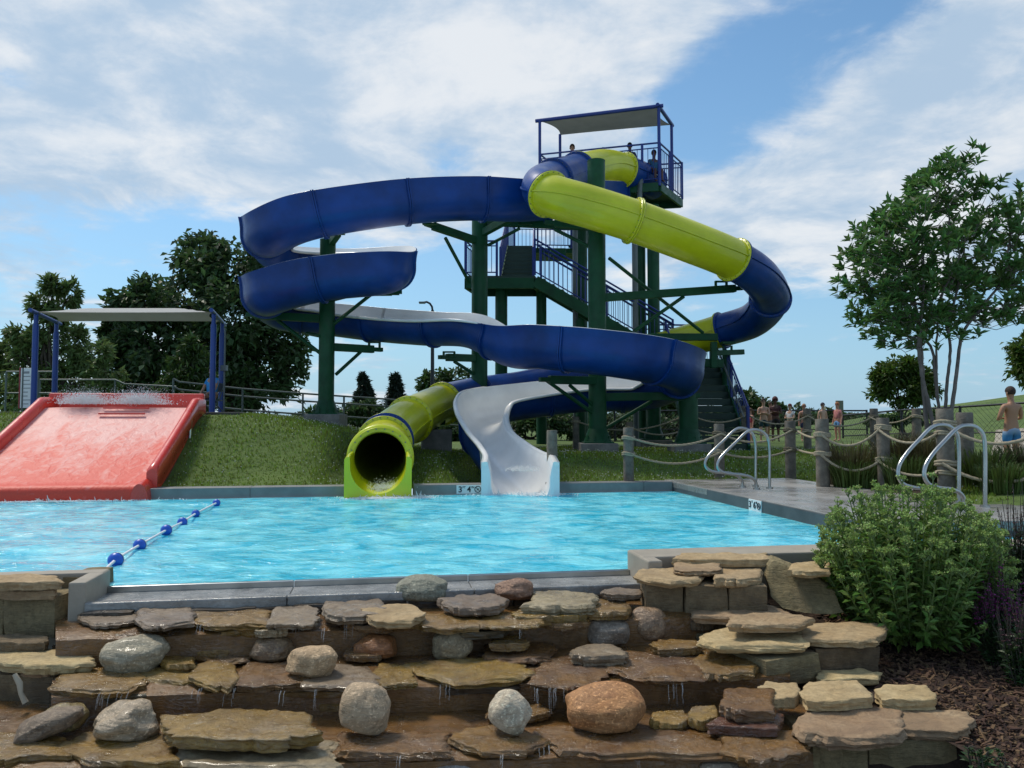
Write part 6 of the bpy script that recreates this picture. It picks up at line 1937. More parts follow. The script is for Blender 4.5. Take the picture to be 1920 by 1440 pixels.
UNDER = [
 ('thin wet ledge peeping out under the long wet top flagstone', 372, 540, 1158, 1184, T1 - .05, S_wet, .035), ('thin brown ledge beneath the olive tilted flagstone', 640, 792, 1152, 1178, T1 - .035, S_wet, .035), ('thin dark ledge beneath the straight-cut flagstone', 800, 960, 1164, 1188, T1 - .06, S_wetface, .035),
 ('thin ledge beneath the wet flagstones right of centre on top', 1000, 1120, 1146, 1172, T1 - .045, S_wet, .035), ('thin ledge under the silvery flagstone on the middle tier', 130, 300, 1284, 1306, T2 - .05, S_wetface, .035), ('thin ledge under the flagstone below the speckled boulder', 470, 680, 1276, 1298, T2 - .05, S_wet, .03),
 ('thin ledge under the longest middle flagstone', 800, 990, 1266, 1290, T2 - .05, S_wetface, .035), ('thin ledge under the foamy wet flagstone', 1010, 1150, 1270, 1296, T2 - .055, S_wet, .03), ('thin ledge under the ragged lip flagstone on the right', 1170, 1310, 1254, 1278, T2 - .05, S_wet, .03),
 ('flat wet stone lying behind the large tan-grey boulder', 560, 700, 1300, 1322, T3 + .03, S_wet, .035), ('flat wet stone behind the pale boulder on the lower tier', 900, 1040, 1318, 1344, T3 + .02, S_wet, .03), ('flat ochre stone right of the largest orange boulder', 1210, 1300, 1330, 1356, T3 + .025, S_wet, .035),
 ('flat wet stone between the striped boulder and ochre flagstone', 296, 372, 1226, 1248, T2 + .02, S_wet, .035), ('flat wet stone behind the orange-brown boxy boulder', 640, 720, 1212, 1232, T2 + .02, S_wet, .03), ('small dry stone wedged beside the leaning slab foot', 1420, 1480, 1134, 1150, -0.13, S_dry, .04),
]
for k, (lab, x0, x1, yb, yf, z, m_, th) in enumerate(UNDER): slab(lab, x0, x1, yb, yf, z, m_, th, 200 + k, rag=0.2)
# dry rocks on the right
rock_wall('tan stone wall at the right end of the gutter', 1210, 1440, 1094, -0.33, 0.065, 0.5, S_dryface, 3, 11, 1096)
slab('dry tan flagstone at the left corner of the right rock pile', 1198, 1316, 1062, 1090, 0.10, S_dry, .055, 101); slab('dry tan flagstone overlapping on top of the right rock pile', 1264, 1352, 1045, 1072, 0.135, S_dry, .05, 102); slab('dry tan flagstone on the right of the pile beside leaning slab', 1335, 1432, 1060, 1088, 0.10, S_dry, .06, 103); slab('long dry flagstone at the back of the right rock pile', 1262, 1446, 1036, 1050, 0.16, S_dry, .06, 104)
slab('small tan flagstone under the bush edge behind leaning slab', 1478, 1560, 1050, 1072, 0.13, S_dry, .05, 105)
# the big leaning slab
def leaning():
    P = [(1440, 1062), (1452, 1050), (1478, 1060), (1535, 1085), (1565, 1108), (1582, 1150), (1560, 1152), (1510, 1150), (1468, 1140), (1446, 1120), (1438, 1090)]
    Yc = 5.05
    front = []
    for i, (px, py) in enumerate(P):
        front.append(at(px, py, Yc + (1150 - py) * 0.0022))
    n = len(front)
    fine = []
    for i in range(n):
        a, c = front[i], front[(i + 1) % n]
        for k in range(5):
            p = a.lerp(c, k / 5); fine.append(p + Vector((noise.noise(p * 15), 0, noise.noise(p * 15 + Vector((5, 5, 5))))) * 0.010)
    cen = sum(fine, Vector()) / len(fine)
    rings = [[cen.lerp(p, f) + Vector((0, -0.004 + 0.012 * noise.noise(cen.lerp(p, f) * 7), 0)) for p in fine] for f in (0.03, 0.35, 0.65, 0.88)]
    for q in range(6): rings.append([p + Vector((0.012 * q / 5, 0.02 * q, 0.004 * q)) + (p - cen) * (0.02 * noise.noise(p * 9 + Vector((q, q, q))) - (0.01 if q in (0, 5) else 0)) for p in fine])
    b = MB(); b.loft(rings, closed=True, smooth=False); b.add(rings[0], [tuple(range(len(fine)))]); b.add(rings[-1], [tuple(reversed(range(len(fine))))])
    o = b.build('leaning_slab', S_dryface); bm = bmesh.new(); bm.from_mesh(o.data); bmesh.ops.recalc_face_normals(bm, faces=bm.faces); bm.to_mesh(o.data); bm.free()
    tag(o, 'large pointed brown slab leaning on edge beside the bush', 'rock slab')
leaning()
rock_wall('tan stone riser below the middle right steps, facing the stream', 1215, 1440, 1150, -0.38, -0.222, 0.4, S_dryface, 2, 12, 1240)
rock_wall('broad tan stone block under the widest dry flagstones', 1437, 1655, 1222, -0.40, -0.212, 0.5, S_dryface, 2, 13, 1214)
slab('dry tan flagstone stepping below the rock pile', 1288, 1488, 1130, 1160, -0.10, S_dry, .055, 111); slab('dry tan flagstone stacked highest on the middle right steps', 1368, 1526, 1148, 1174, -0.075, S_dry, .05, 112); slab('long dry flagstone along the front of the middle right steps', 1312, 1532, 1172, 1214, -0.16, S_dry, .05, 113, xb0=1310, xb1=1500); slab('wide dry flagstone reaching under the bush', 1496, 1672, 1165, 1202, -0.155, S_dry, .05, 114)
slab('thin wet stone under the left of the middle right steps', 1282, 1345, 1150, 1168, -0.155, S_dryface, .05, 115)
slab('thin flagstone half buried at the mulch edge', 1526, 1650, 1254, 1276, -0.33, S_dry, .045, 121); slab('dry flagstone at the left of the lower right step', 1418, 1502, 1276, 1312, -0.30, S_dry, .06, 122); slab('dry flagstone in the middle of the lower right step', 1494, 1634, 1274, 1314, -0.285, S_dry, .06, 123); slab('dry flagstone at the right of the lower right step', 1642, 1754, 1282, 1316, -0.30, S_dry, .06, 124)
slab('largest dry flagstone capping the front right block', 1494, 1702, 1322, 1384, -0.345, S_dry, .07, 125, rag=.10); slab('dry flagstone beside the largest one on the front right block', 1664, 1828, 1328, 1372, -0.355, S_dry, .06, 126)
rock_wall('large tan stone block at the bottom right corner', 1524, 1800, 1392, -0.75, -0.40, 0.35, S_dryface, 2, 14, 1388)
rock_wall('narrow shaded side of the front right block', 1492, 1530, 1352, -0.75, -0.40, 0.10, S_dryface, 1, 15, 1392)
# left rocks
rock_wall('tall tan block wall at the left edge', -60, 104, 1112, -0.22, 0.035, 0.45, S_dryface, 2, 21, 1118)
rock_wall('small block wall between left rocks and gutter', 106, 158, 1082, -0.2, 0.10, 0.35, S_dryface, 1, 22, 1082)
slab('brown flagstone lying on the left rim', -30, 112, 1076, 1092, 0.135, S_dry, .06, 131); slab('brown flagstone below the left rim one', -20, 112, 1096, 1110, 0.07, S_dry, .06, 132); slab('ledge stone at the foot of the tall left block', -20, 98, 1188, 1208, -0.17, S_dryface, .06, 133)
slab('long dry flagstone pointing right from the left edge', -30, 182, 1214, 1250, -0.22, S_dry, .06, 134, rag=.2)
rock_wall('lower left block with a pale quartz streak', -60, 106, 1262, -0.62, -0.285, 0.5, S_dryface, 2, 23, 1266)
slab('small flagstone wedged beneath the long dry one at left', 40, 106, 1250, 1262, -0.27, S_dry, .03, 135)
b = MB(); v = [at(27, 1264, 4.16), at(37, 1282, 4.155), at(39, 1300, 4.15), at(48, 1318, 4.15)]
b.tube(v, [0.012, 0.016, 0.012, 0.016], 6); o = b.build('quartz_vein', mat('quartz', (0.42, 0.36, 0.26), 0.6)); tag(o, 'pale quartz streak standing out of the lower left block', 'quartz streak')
# boulders
def boulder(label, px, py, w, h, z, c1, c2, seed, rough=0.7, coat=0.0, amp=0.1, yaw=0.0, roll=0.0, deep=0.85, stain=None, boxy=2.4):
    base = atz(px, py + h * 0.42, z)
    k = base.y / FX
    w *= 0.93; h *= 0.94
    rx, rz, ry = w * k / 2, h * k / 2, w * k / 2 * deep
    bm = bmesh.new(); bmesh.ops.create_icosphere(bm, subdivisions=5, radius=1.0)
    o3 = Vector((seed * 2.3, seed * 5.1, seed * 1.7)); rp = random.Random(seed * 11 + 3)
    planes = [(Vector((rp.gauss(0, 1), rp.gauss(0, 1) - 0.3, rp.gauss(0, .8) + 0.2)).normalized(), rp.uniform(0.80, 1.02)) for _ in range(9)]
    for v in bm.verts:
        q = Vector(v.co)
        s = (abs(q.x) ** boxy + abs(q.y) ** boxy + abs(q.z) ** boxy) ** (-1 / boxy)
        for pl, pd in planes:                         # worn facets
            e = (q * s).dot(pl) - pd
            if e > 0: s *= 1 - 0.72 * e / max(1e-3, (q * s).dot(pl))
        n = noise.noise(q * 0.9 + o3) * amp * 1.6 + noise.noise(q * 2.2 + o3) * amp * 0.6 + noise.noise(q * 7 + o3) * amp * 0.16 + noise.noise(q * 17 + o3) * amp * 0.07
        q = q * s * (1 + n)
        if q.z < -0.72: q.z = -0.72 + (q.z + 0.72) * 0.25
        v.co = Vector((q.x * rx, q.y * ry, q.z * rz))
    M = Matrix.Rotation(yaw, 3, 'Z') @ Matrix.Rotation(roll, 3, 'Y')
    for v in bm.verts: v.co = M @ v.co
    zmin = min(v.co.z for v in bm.verts)
    me = bpy.data.meshes.new('boulder'); bm.to_mesh(me); bm.free()
    for p in me.polygons: p.use_smooth = True
    me.materials.append(stone_mat('boulder_stone_%d' % seed, tuple(a * g for a, g in zip(c1, (1.30, 1.12, .92))), tuple(a * g for a, g in zip(c2, (1.30, 1.12, .92))), rough, 0.12, stain, 0.009, coat * 0.5, speck=0.55))
    o = bpy.data.objects.new('boulder', me); scene.collection.objects.link(o)
    o.location = Vector((base.x, base.y + ry * 0.35, z - zmin - 0.006))
    tag(o, label, 'boulder'); return o
BO = [('grey-green boulder resting against the steel gutter', 790, 1103, 98, 50, T1 + .00, (.17, .20, .18), (.25, .28, .25), dict(boxy=2.8)), ('pink-tan knobbly boulder against the steel gutter', 965, 1105, 76, 46, T1 + .0, (.26, .19, .14), (.38, .28, .20), dict(amp=.16)),
 ('striped grey boulder with dark bands on the left', 242, 1230, 122, 72, Z2 + .0, (.20, .19, .16), (.32, .31, .27), dict(amp=.16, coat=.3, stain=(.05, .05, .045))), ('wet dark brown boulder under the top tier', 508, 1216, 82, 50, Z2 + .02, (.12, .08, .06), (.20, .15, .11), dict(coat=.5, rough=.35)),
 ('tan speckled boulder on the middle tier', 582, 1243, 100, 58, Z2 + .03, (.34, .26, .17), (.44, .36, .26), dict(boxy=2.9)), ('orange-brown boxy boulder on the middle tier', 702, 1213, 78, 46, Z2 + .02, (.28, .13, .05), (.36, .20, .09), dict(boxy=4, coat=.3, rough=.4)),
 ('sage green domed boulder on the middle tier', 848, 1210, 82, 58, Z2 + .02, (.24, .23, .15), (.33, .32, .23), dict(amp=.14)), ('dark grey oval boulder at right of the middle tier', 1140, 1184, 84, 52, Z2 + .03, (.13, .12, .12), (.24, .22, .21), dict(boxy=3.2, rough=.5)),
 ('brown-grey upright boulder beside the right rocks', 1215, 1170, 74, 66, Z2 + .03, (.17, .12, .09), (.28, .21, .16), dict(coat=.3, rough=.45)), ('large tan-grey boulder on the lower tier', 681, 1336, 104, 98, Z3 + .03, (.33, .27, .20), (.40, .34, .27), dict(amp=.09, roll=.3)),
 ('pale white-grey boulder on the lower tier', 958, 1342, 88, 84, Z3 + .03, (.38, .36, .31), (.52, .50, .45), dict(amp=.11, stain=(.24, .20, .14), roll=.4)), ('largest orange-brown boulder on the lower tier', 1138, 1328, 162, 84, Z3 + .03, (.32, .17, .07), (.46, .28, .14), dict(amp=.10, stain=(.20, .08, .03))),
 ('lumpy grey-brown wet boulder at lower left', 225, 1358, 122, 70, Z3 + .01, (.22, .18, .14), (.33, .28, .23), dict(amp=.2, coat=.4, rough=.45)), ('long dark grey tilted boulder at the left edge', 84, 1374, 130, 50, Z3 + .0, (.13, .11, .09), (.22, .19, .15), dict(roll=-.32, boxy=3.0, deep=.6)),
 ('olive wet boulder behind the tilted grey one', 118, 1346, 84, 50, Z3 + .02, (.12, .09, .04), (.20, .16, .08), dict(coat=.6, rough=.35)), ('whitish stone cut by the bottom edge right of centre', 1352, 1446, 76, 44, Z4 + .04, (.36, .36, .33), (.50, .49, .45), dict()), ('bluish grey stone cut by the bottom edge', 852, 1446, 104, 44, Z4 + .04, (.14, .15, .17), (.24, .25, .27), dict(coat=.4))]
for k, (lab, px, py, w, h, z, c1, c2, kw) in enumerate(BO): boulder(lab, px, py, w, h, z, c1, c2, k + 1, **kw)
# falling water and splashes
def clear_water(name, a, rough=0.08, colr=(0.85, 0.88, 0.9)):
    m_ = bpy.data.materials.new(name); m_.use_nodes = True
    nt = m_.node_tree; p = nt.nodes['Principled BSDF']; p.inputs['Base Color'].default_value = (*colr, 1); p.inputs['Roughness'].default_value = rough
    p.inputs['Alpha'].default_value = a; p.inputs['IOR'].default_value = 1.33; return m_
M_drip = clear_water('dripping_water', 0.16)
M_foam = mat('white_foam', (0.78, 0.80, 0.80), 0.5)
M_spray = clear_water('spray_water', 0.62, 0.35, (0.80, 0.80, 0.80))
def drips():
    rng = random.Random(8); b = MB()
    for px, y0, y1, z, n in ((1008, 1292, 1335, T2, 3), (1028, 1292, 1342, T2, 3), (1050, 1290, 1335, T2, 2), (1255, 1272, 1325, T2, 5), (1268, 1275, 1320, T2, 3), (436, 1292, 1325, T2, 2), (375, 1292, 1325, T2, 3), (590, 1292, 1330, T2, 2), (528, 1295, 1328, T2, 2), (765, 1270, 1300, T2, 4), (836, 1285, 1335, T2, 2), (660, 1168, 1205, T1, 2), (380, 1172, 1210, T1, 3), (612, 1180, 1206, T1, 2), (975, 1172, 1200, T1, 2), (1190, 1410, 1440, T3, 3), (1020, 1400, 1440, T3, 3), (940, 1415, 1440, T3, 2), (205, 1300, 1330, T2, 4), (240, 1298, 1330, T2, 3), (560, 1168, 1200, T1, 2), (750, 1418, 1440, T3, 2)):
        for k in range(n + 1):
            p = atz(px + rng.uniform(-11, 11), y0, z - 0.03) + Vector((0, -0.03 + rng.uniform(-.02, .01), 0))
            h = (y1 - y0) / FX * p.y * rng.uniform(0.4, 0.95); q = p.copy(); pts = []; rs = []
            for j in range(7):
                t = j / 6; pts.append(p + Vector((0.006 * noise.noise(Vector((px, k, t * 4))), -0.035 * t ** 0.5, 0.015 - h * t))); rs.append(0.0019 * (1 - 0.45 * t) * rng.uniform(0.6, 1.3))
            b.tube(pts, rs, 5, False)
    o = b.build('trickling_water', M_drip); tag(o, 'thin trickles falling from tier to tier', 'water', kind='stuff')
drips()
def spray(label, c, ext, n, seed, up=0.3, size=(0.004, 0.014), m_=None, sheets=0):
    rng = np.random.RandomState(seed); b = MB()
    for k in range(n):
        g = rng.normal(size=3) * 0.45
        p = Vector(c) + UV * g[0] * ext[0] + VV * g[1] * ext[1] + Vector((0, 0, abs(g[2]) * ext[2]))
        r = rng.uniform(*size) * (1.3 - min(1, abs(g[2])) * 0.7)
        if rng.rand() < 0.12:
            d = Vector((rng.normal() * 0.5, rng.normal() * 0.3 - 0.2, rng.normal() * 0.5 + up)).normalized() * r * rng.uniform(3, 9)
            b.tube([p, p + d * 0.5, p + d + Vector((0, 0, -r))], [r * 0.5, r * 0.4, r * 0.15], 4, False)
        else: b.sphere(p, r, 5, 3, sc=(1, 1, rng.uniform(0.6, 1.5)))
    o = b.build('water_splash', m_ or M_spray); tag(o, label, 'splash', kind='stuff'); return o
spray('white splash where the lime tube meets the pool', at(722, 926, 11.55), (0.26, 0.20, 0.18), 3000, 1, 0.5, (0.002, 0.009), M_foam)
spray('low foam in front of the lime tube', at(728, 934, 11.2), (0.60, 0.22, 0.02), 3000, 2, 0.1, (0.004, 0.013), M_foam)
spray('white foam in front of the white flume exit', at(975, 929, 11.6), (0.62, 0.20, 0.02), 3000, 3, 0.1, (0.004, 0.013), M_foam)
spray('splash running down inside the white flume', at(978, 882, 12.35) , (0.20, 0.26, 0.07), 2200, 4, 0.4, (0.002, 0.008), M_foam)
_u0, _u1, _vb, _vt, _zt = RS
spray('left water jet churning at the top of the red slide', pw(_u0 + 0.72, _vt + 0.08, _zt + 0.07), (0.40, 0.30, 0.24), 5000, 5, 0.6, (0.0025, 0.0075), M_foam)
spray('right water jet churning at the top of the red slide', pw(_u0 + 1.62, _vt + 0.10, _zt + 0.07), (0.48, 0.28, 0.26), 5400, 6, 0.6, (0.0025, 0.0075), M_foam)
spray('foam line where the red slide meets the pool', pw((_u0 + _u1) / 2, _vb - 0.06, 0.0), (1.5, 0.07, 0.02), 900, 7, 0.1, (0.004, 0.014), M_foam)
# ------------------------------------------------------------------ mulch and planting
M_mulch = mat('mulch_soil', (0.045, 0.025, 0.015), 0.95, var=0.5, vscale=14, bump=0.03, bscale=28)
M_chip = mat('bark_chips', (0.095, 0.050, 0.028), 0.9, island=0.75)
def mulch_h(x, y):
    return -0.395 + 0.42 * max(0, min(1, (y - 5.0) / 0.75)) ** 1.3 + 0.02 * noise.noise(Vector((x * 3, y * 3, 0))) + 0.03 * max(0, min(1, (x - 2.4) / 1.0))
def mulch_bed():
    b = MB(); rows = []
    ys = np.linspace(2.3, 5.75, 60)
    for y in ys:
        x0 = np.interp(y, [2.3, 3.35, 3.6, 4.2, 4.9, 5.75], [1.45, 1.98, 2.06, 1.93, 2.15, 1.6]) 
        rows.append([Vector((x0 + (5.5 - x0) * i / 60, y, mulch_h(x0 + (5.5 - x0) * i / 60, y) + 0.015 * noise.noise(Vector((x0 * 20 + i * 1.3, y * 20, 1))))) for i in range(61)])
    b.loft(rows); o = b.build('mulch_bed', M_mulch); tag(o, kind='structure')
    rng = np.random.RandomState(5)
    n = 15000
    x = rng.uniform(1.5, 4.6, n); y = rng.uniform(2.5, 5.6, n)
    lim = np.interp(y, [2.3, 3.35, 3.6, 4.2, 4.9, 5.75], [1.5, 2.02, 2.1, 1.98, 2.2, 2.0])
    k = x > lim; x, y = x[k], y[k]; n = len(x)
    z = np.array([mulch_h(a, c) for a, c in zip(x, y)]) + rng.uniform(0.0, 0.022, n)
    ln = rng.uniform(0.012, 0.055, n) * np.where(rng.rand(n) < 0.06, 1.7, 1); wd = rng.uniform(0.004, 0.016, n)
    th = rng.uniform(0, 6.28, n); tl = rng.normal(0, 0.35, n)
    D = np.stack([np.cos(th) * np.cos(tl), np.sin(th) * np.cos(tl), np.sin(tl)], 1)
    Nn = np.array([0, 0, 1.0]) + rng.normal(size=(n, 3)) * 0.4; Nn -= D * (Nn * D).sum(1)[:, None]; Nn /= np.linalg.norm(Nn, axis=1)[:, None]
    S = np.cross(D, Nn); C = np.stack([x, y, z], 1)
    V = []
    for a, c_ in ((-1, -1), (1, -1), (1, 1), (-1, 1)):
        V.append(C + D * (a * ln / 2)[:, None] + S * (c_ * wd / 2)[:, None])
    T = [v + Nn * 0.003 for v in V]; Bt = [v - Nn * 0.003 for v in V]
    VV_ = np.stack(T + Bt, 1).reshape(-1, 3)
    f = np.array([[0, 1, 2, 3], [4, 7, 6, 5], [0, 4, 5, 1], [1, 5, 6, 2], [2, 6, 7, 3], [3, 7, 4, 0]])
    q = (np.arange(n)[:, None, None] * 8 + f[None]).reshape(-1, 4)
    o = np_mesh('wood_chips', VV_, q, M_chip); tag(o, 'brown shredded bark chips', 'mulch', kind='stuff')
    # strip of mulch by the far posts
    b = MB(); rows = []
    for t in np.linspace(0, 1, 9):
        rows.append([Vector((p.x, p.y, gz(p.x, p.y) + 0.03 + 0.012 * noise.noise(p * 8))) for p in (atz(1548 + 220 * s, 897 + (30 + 10 * s) * (1 - t) - 6 * s, 0.2) for s in np.linspace(0, 1, 24))])
    b.loft(rows); o = b.build('mulch_strip', M_mulch); tag(o, kind='structure')
mulch_bed()
b = MB(); rows = []                                      # soil and rubble under the rockwork
for y in np.linspace(1.2, 6.4, 40):
    rows.append([Vector((x, y, (-0.455 if y > 3.62 and x > np.interp(y, [2.3, 3.4, 4.3, 5.2], [1.50, 1.50, 1.20, 1.0]) else -0.80) + 0.012 * noise.noise(Vector((x * 5, y * 5, 2))))) for x in np.linspace(-5, 6, 90)])
b.loft(rows); o = b.build('ground', M_mulch); tag(o, kind='structure')
M_sedum = leafmat('sedum_leaves', (0.145, 0.245, 0.045), 0.3, 0.3)
M_sedumstem = mat('sedum_stems', (0.13, 0.19, 0.06), 0.6, var=0.2, vscale=10)
M_bud = leafmat('sedum_buds', (0.28, 0.39, 0.095), 0.25, 0.15)
def frustum_leafset(): pass
def sedum():
    base = at(1712, 1180, 5.16); base.z = mulch_h(base.x, base.y)
    root = thing('bush', 'large green bush with pale flower buds by the pool rim', 'bush', base)
    rng = np.random.RandomState(31); rr = random.Random(31)
    st = MB(); C, D, Nn, Ln = [], [], [], []; bC, bD, bN = [], [], []
    n = 300
    for k in range(n):
        # tips over a dome, wider than deep
        a = rr.uniform(0, 2 * math.pi); t = math.sqrt(rr.uniform(0, 1))
        el = t * R(82)
        H_ = 1.02 * (1 + 0.10 * noise.noise(Vector((math.cos(a) * 2, math.sin(a) * 2, t * 3)))) * rr.uniform(0.86, 1.04)
        Rr = 0.61
        tip = base + Vector((math.sin(el) * math.cos(a) * Rr, math.sin(el) * math.sin(a) * Rr * 0.92, H_ * (0.30 + 0.70 * math.cos(el) ** 0.8)))
        if t > 0.9 and rr.random() < 0.4: tip.z = base.z + rr.uniform(0.15, 0.4)
        b0 = base + Vector((math.cos(a) * t * 0.24, math.sin(a) * t * 0.22, 0))
        mid = b0.lerp(tip, 0.5) + Vector((math.cos(a), math.sin(a), 0)) * 0.05 * t + Vector((0, 0, 0.02))
        P = spline([tuple(b0), tuple(mid), tuple(tip)], 0.03)
        st.tube([Vector(p) for p in P], np.linspace(0.006, 0.0035, len(P)), 5, False)
        m_ = len(P)
        L_ = (tip - b0).length
        nl = int(L_ / 0.021)
        for j in range(nl):
            f = 0.10 + 0.88 * j / nl
            p = Vector(P[int(f * (m_ - 1))]); tg = (Vector(P[min(m_ - 1, int(f * (m_ - 1)) + 1)]) - Vector(P[max(0, int(f * (m_ - 1)) - 1)])).normalized()
            az = j * 2.4 + k
            x = tg.cross(Vector((0.2, 0.3, 1))).normalized(); y = tg.cross(x)
            d = (x * math.cos(az) + y * math.sin(az)) * 0.85 + tg * rr.uniform(0.35, 0.8); d.normalize()
            nn = tg - d * tg.dot(d); nn.normalize()
            C.append(tuple(p)); D.append(tuple(d)); Nn.append(tuple(nn)); Ln.append(rr.uniform(0.062, 0.10) * (1 - 0.45 * max(0, f - 0.7) / 0.3))
        for j in range(rr.randint(5, 9)):                 # branched bud heads
            d = Vector((rr.uniform(-1, 1), rr.uniform(-1, 1), rr.uniform(0.3, 1.4))).normalized()
            q = tip + d * rr.uniform(0.015, 0.045)
            st.tube([tip - Vector((0, 0, 0.015)), q], [0.0028, 0.002], 4, False)
            for i in range(9):
                e = Vector((rr.uniform(-1, 1), rr.uniform(-1, 1), rr.uniform(-0.4, 1))).normalized()
                bC.append(tuple(q + e * 0.004)); bD.append(tuple(e)); w = Vector((rr.uniform(-1, 1), rr.uniform(-1, 1), rr.uniform(-1, 1))); w = w - e * w.dot(e); w.normalize(); bN.append(tuple(w))
    V, q = leaf_quads(np.array(C), np.array(D), np.array(Nn), np.array(Ln), np.array(Ln) * 0.40); np_mesh('leaves', V, q, M_sedum, root)
    st.build('stems', M_sedumstem, root)
    bl = rng.uniform(0.011, 0.02, len(bC)); V, q = leaf_quads(np.array(bC), np.array(bD), np.array(bN), bl, bl * 0.6); np_mesh('flower_buds', V, q, M_bud, root)
sedum()
def salvia(label, px, py, w, h, seed, n, colr, dark):
    base = atz(px, py, -0.37); base.z = mulch_h(base.x, base.y)
    root = thing('flowering_plant', label, 'plant', base)
    rng = np.random.RandomState(seed); rr = random.Random(seed)
    k_ = base.y / FX
    st = MB(); C, D, Nn, Ln = [], [], [], []; fC, fD, fN = [], [], []
    for k in range(n):
        a = rr.uniform(0, 6.283); t = math.sqrt(rr.uniform(0, 1)); Rr = w * k_ / 2
        tip = base + Vector((math.cos(a) * t * Rr, math.sin(a) * t * Rr * 0.7, h * k_ * rr.uniform(0.6, 1.0) * (1 - 0.3 * t)))
        b0 = base + Vector((math.cos(a) * t * 0.08, math.sin(a) * t * 0.08, 0))
        P = spline([tuple(b0), tuple(b0.lerp(tip, 0.5) + Vector((rr.uniform(-.03, .03), 0, 0.03))), tuple(tip)], 0.03); m_ = len(P)
        st.tube([Vector(p) for p in P], np.linspace(0.004, 0.002, m_), 4, False)
        for j in range(int((tip - b0).length / 0.022)):
            f = 0.08 + 0.55 * j / max(1, int((tip - b0).length / 0.022)); p = P[int(f * (m_ - 1))]
            d = Vector((rr.uniform(-1, 1), rr.uniform(-1, 1), rr.uniform(0, .8))).normalized(); w_ = Vector((rr.uniform(-.4, .4), rr.uniform(-.4, .4), 1)); w_ = w_ - d * w_.dot(d); w_.normalize()
            C.append(p); D.append(tuple(d)); Nn.append(tuple(w_)); Ln.append(rr.uniform(0.03, 0.06))
        if rr.random() < (0.85 if seed == 41 else 0.5):
            for j in range(34):
                f = 0.66 + 0.34 * j / 34; p = Vector(P[int(f * (m_ - 1))])
                d = Vector((rr.uniform(-1, 1), rr.uniform(-1, 1), rr.uniform(-0.1, .6))).normalized(); w_ = Vector((rr.uniform(-1, 1), rr.uniform(-1, 1), 1)); w_ = w_ - d * w_.dot(d); w_.normalize()
                fC.append(tuple(p)); fD.append(tuple(d)); fN.append(tuple(w_))
    V, q = leaf_quads(np.array(C), np.array(D), np.array(Nn), np.array(Ln), np.array(Ln) * 0.45); np_mesh('leaves', V, q, dark, root)
    st.build('stems', mat('plant_stems', (0.05, 0.045, 0.03), 0.7), root)
    fl = rng.uniform(0.008, 0.016, len(fC)); V, q = leaf_quads(np.array(fC), np.array(fD), np.array(fN), fl, fl * 0.6); np_mesh('flowers', V, q, colr, root)
M_purple = leafmat('purple_flowers', (0.36, 0.05, 0.27), 0.4, 0.2); M_brownfl = leafmat('faded_flowers', (0.11, 0.045, 0.06), 0.4, 0.1)
ML_salv = leafmat('dark_plant_leaves', (0.045, 0.085, 0.026), 0.4, 0.15)
salvia('purple flowering plant right of the green bush', 1880, 1245, 110, 215, 41, 120, M_purple, ML_salv)
salvia('tall faded purple spikes at the right edge behind', 1925, 1190, 110, 260, 42, 70, M_brownfl, ML_salv)
salvia('dark leafy plant at the right edge over the mulch', 1925, 1280, 120, 200, 43, 90, M_brownfl, ML_salv)
salvia('small grey-green sprig in the mulch at bottom right', 1850, 1430, 60, 50, 44, 14, ML_salv, ML_salv)
# tall ornamental grasses
MG = leafmat('tall_grass_blades', (0.085, 0.125, 0.026), 0.4, 0.25); MG2 = leafmat('reddish_grass_blades', (0.095, 0.085, 0.035), 0.4, 0.25)
def blades(rng, base, n, h, spread, wd, lean=0.5):
    a = rng.uniform(0, 2 * np.pi, n); r0 = np.sqrt(rng.uniform(0, 1, n)) * spread * 0.4
    b0 = np.array(base) + np.stack([np.cos(a) * r0, np.sin(a) * r0, np.zeros(n)], 1)
    out = np.stack([np.cos(a), np.sin(a), np.zeros(n)], 1); hh = h * rng.uniform(0.55, 1.05, n)[:, None]; ln = (lean * rng.uniform(0.1, 1.0, n))[:, None]
    p0 = b0; p1 = b0 + np.array([0, 0, 1]) * hh * 0.5 + out * hh * ln * 0.18; p2 = b0 + np.array([0, 0, 1]) * hh * 0.86 + out * hh * ln * 0.52; p3 = b0 + np.array([0, 0, 1]) * hh * (1 - 0.22 * ln) + out * hh * ln * 0.95
    th = rng.uniform(0, np.pi, n); S = np.stack([np.cos(th), np.sin(th), np.zeros(n)], 1) * wd / 2
    V = np.stack([p0 - S, p0 + S, p1 - S * .9, p1 + S * .9, p2 - S * .6, p2 + S * .6, p3 - S * .1, p3 + S * .1], 1).reshape(-1, 3)
    f = np.array([[0, 1, 3, 2], [2, 3, 5, 4], [4, 5, 7, 6]]); q = (np.arange(n)[:, None, None] * 8 + f[None]).reshape(-1, 4)
    return V, q
def grass_clump(label, px, py, Y, hpx, wpx, m_, seed, n=700):
    rng = np.random.RandomState(seed); p = at(px, py, Y); p.z = gz(p.x, p.y); k = Y / FX
    V, q = blades(rng, tuple(p), n, hpx * k, wpx * k, 0.012, 0.75)
    o = np_mesh('ornamental_grass', V, q, m_, origin=tuple(p)); tag(o, label, 'grass', 'clumps of tall ornamental grass')
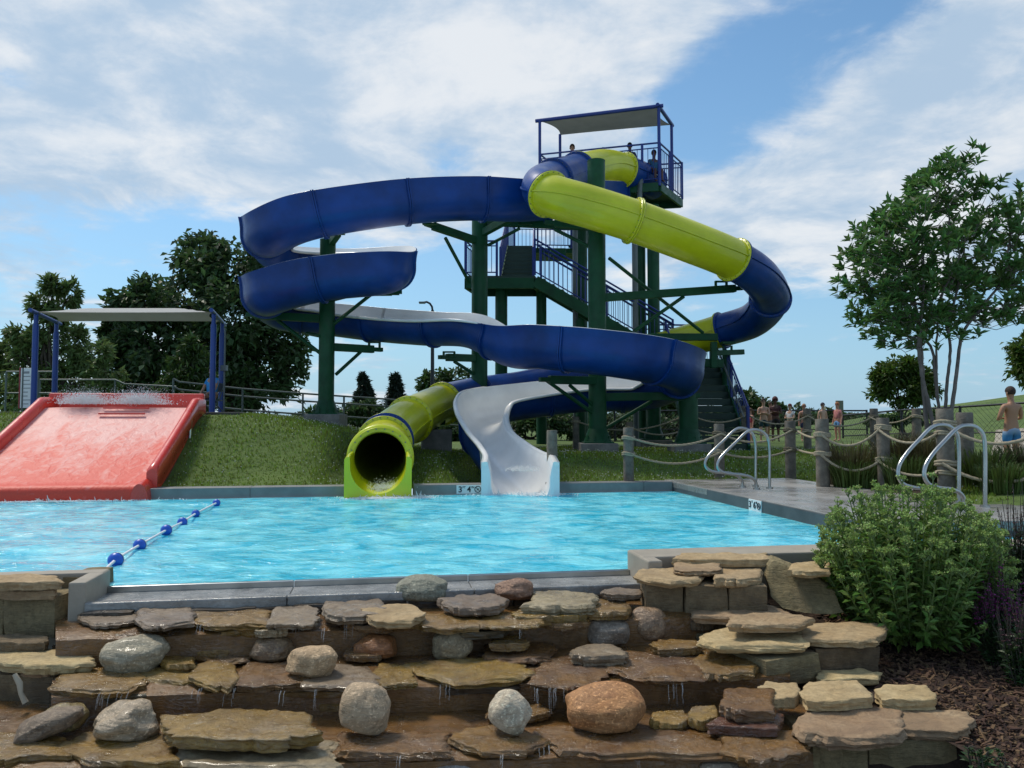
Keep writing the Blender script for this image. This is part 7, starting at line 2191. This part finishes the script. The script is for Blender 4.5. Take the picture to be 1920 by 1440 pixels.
GC = [('reddish tall grass clump behind the upper rope by deck corner', 1600, 880, 11.6, 90, 110, MG2), ('bright green low grass clump right of the deck corner post', 1600, 895, 11.2, 60, 90, MG), ('fresh green grass clump left of the slim grey post', 1630, 895, 11.5, 55, 70, ML_lime), ('reddish tall grass clump right of the slim grey post', 1700, 885, 11.4, 100, 110, MG2), ('dark green grass clump in front of the tall reddish one', 1705, 905, 10.7, 70, 100, MG),
      ('tall grass clump left of the thick posts', 1740, 895, 11.0, 95, 80, MG2), ('green grass clump right of the thick posts', 1840, 905, 10.2, 80, 90, MG), ('grass clump below the lower thick rope', 1880, 920, 9.6, 60, 90, MG), ('pale grass clump at the right edge near the path', 1925, 910, 10.2, 90, 80, MG2)]
for k, (lab, px, py, Y, hp, wp, m_) in enumerate(GC): grass_clump(lab, px, py, Y, hp, wp, m_, 60 + k)
# short turf: too many blades to count
def turf():
    rng = np.random.RandomState(9)
    n = 150000
    x = rng.uniform(-9.5, 9.5, n); y = rng.uniform(7.5, 19, n) 
    u, v = puv(x, y)
    keep = ((v > 0.34) | ((u > 2.3) & (v > -3.6))) & (np.abs(x / y) < 0.72)
    # clear of the red slide and terrace
    keep &= ~((u > RS[0] - 0.02) & (u < RS[1] + 0.02) & (v < RS[3] + 0.6)) & ~((u < u1_) & (v > RS[3] + 0.55) & (v < RS[3] + 5.1))
    keep &= ~((u > 2.2) & (x > 5.9) & (y > 9) & (x < 9) & (y < 16.5) & (x / y > 0.615))
    x, y = x[keep], y[keep]; n = len(x); z = ground(x, y)
    pn = np.array([noise.noise(Vector((a * 0.9, c * 0.9, 0))) for a, c in zip(x, y)])
    h = 0.036 * (1 + 0.9 * pn) * rng.uniform(0.6, 1.5, n) + 0.012
    a = rng.uniform(0, 2 * np.pi, n); ln = rng.uniform(0, 0.7, n)
    b0 = np.stack([x, y, z - 0.005], 1); S = np.stack([np.cos(a), np.sin(a), np.zeros(n)], 1); w = rng.uniform(0.006, 0.016, n)[:, None]
    T = b0 + np.stack([np.sin(a) * ln * h, -np.cos(a) * ln * h, h], 1)
    V = np.stack([b0 - S * w, b0 + S * w, T], 1).reshape(-1, 3); q = np.arange(3 * n).reshape(-1, 3)
    o = np_mesh('turf', V, q, mat('turf_blades', (0.19, 0.26, 0.032), 0.7, island=0.45, trans=0.25)); tag(o, 'short grass and clover of the lawn', 'grass', kind='stuff')
    m_ = 5200
    idx = rng.choice(n, m_); c = np.stack([x[idx], y[idx], z[idx] + h[idx] + 0.008], 1)
    pk = (pn[idx] + rng.normal(0, .25, m_)) > -0.05; c = c[pk]; m_ = len(c)
    r = rng.uniform(0.007, 0.014, m_)[:, None]
    E = [np.array(e, float) for e in ((1, 0, 0), (0, 1, 0), (-1, 0, 0), (0, -1, 0), (0, 0, 1), (0, 0, -1))]
    V = np.stack([c + e * r for e in E], 1).reshape(-1, 3); f = np.array([[0, 1, 4], [1, 2, 4], [2, 3, 4], [3, 0, 4], [1, 0, 5], [2, 1, 5], [3, 2, 5], [0, 3, 5]])
    q = (np.arange(m_)[:, None, None] * 6 + f[None]).reshape(-1, 3)
    o = np_mesh('clover_flowers', V, q, mat('clover_white', (0.42, 0.44, 0.36), 0.8)); tag(o, 'tiny white clover flowers in the lawn', 'clover', kind='stuff')
turf()
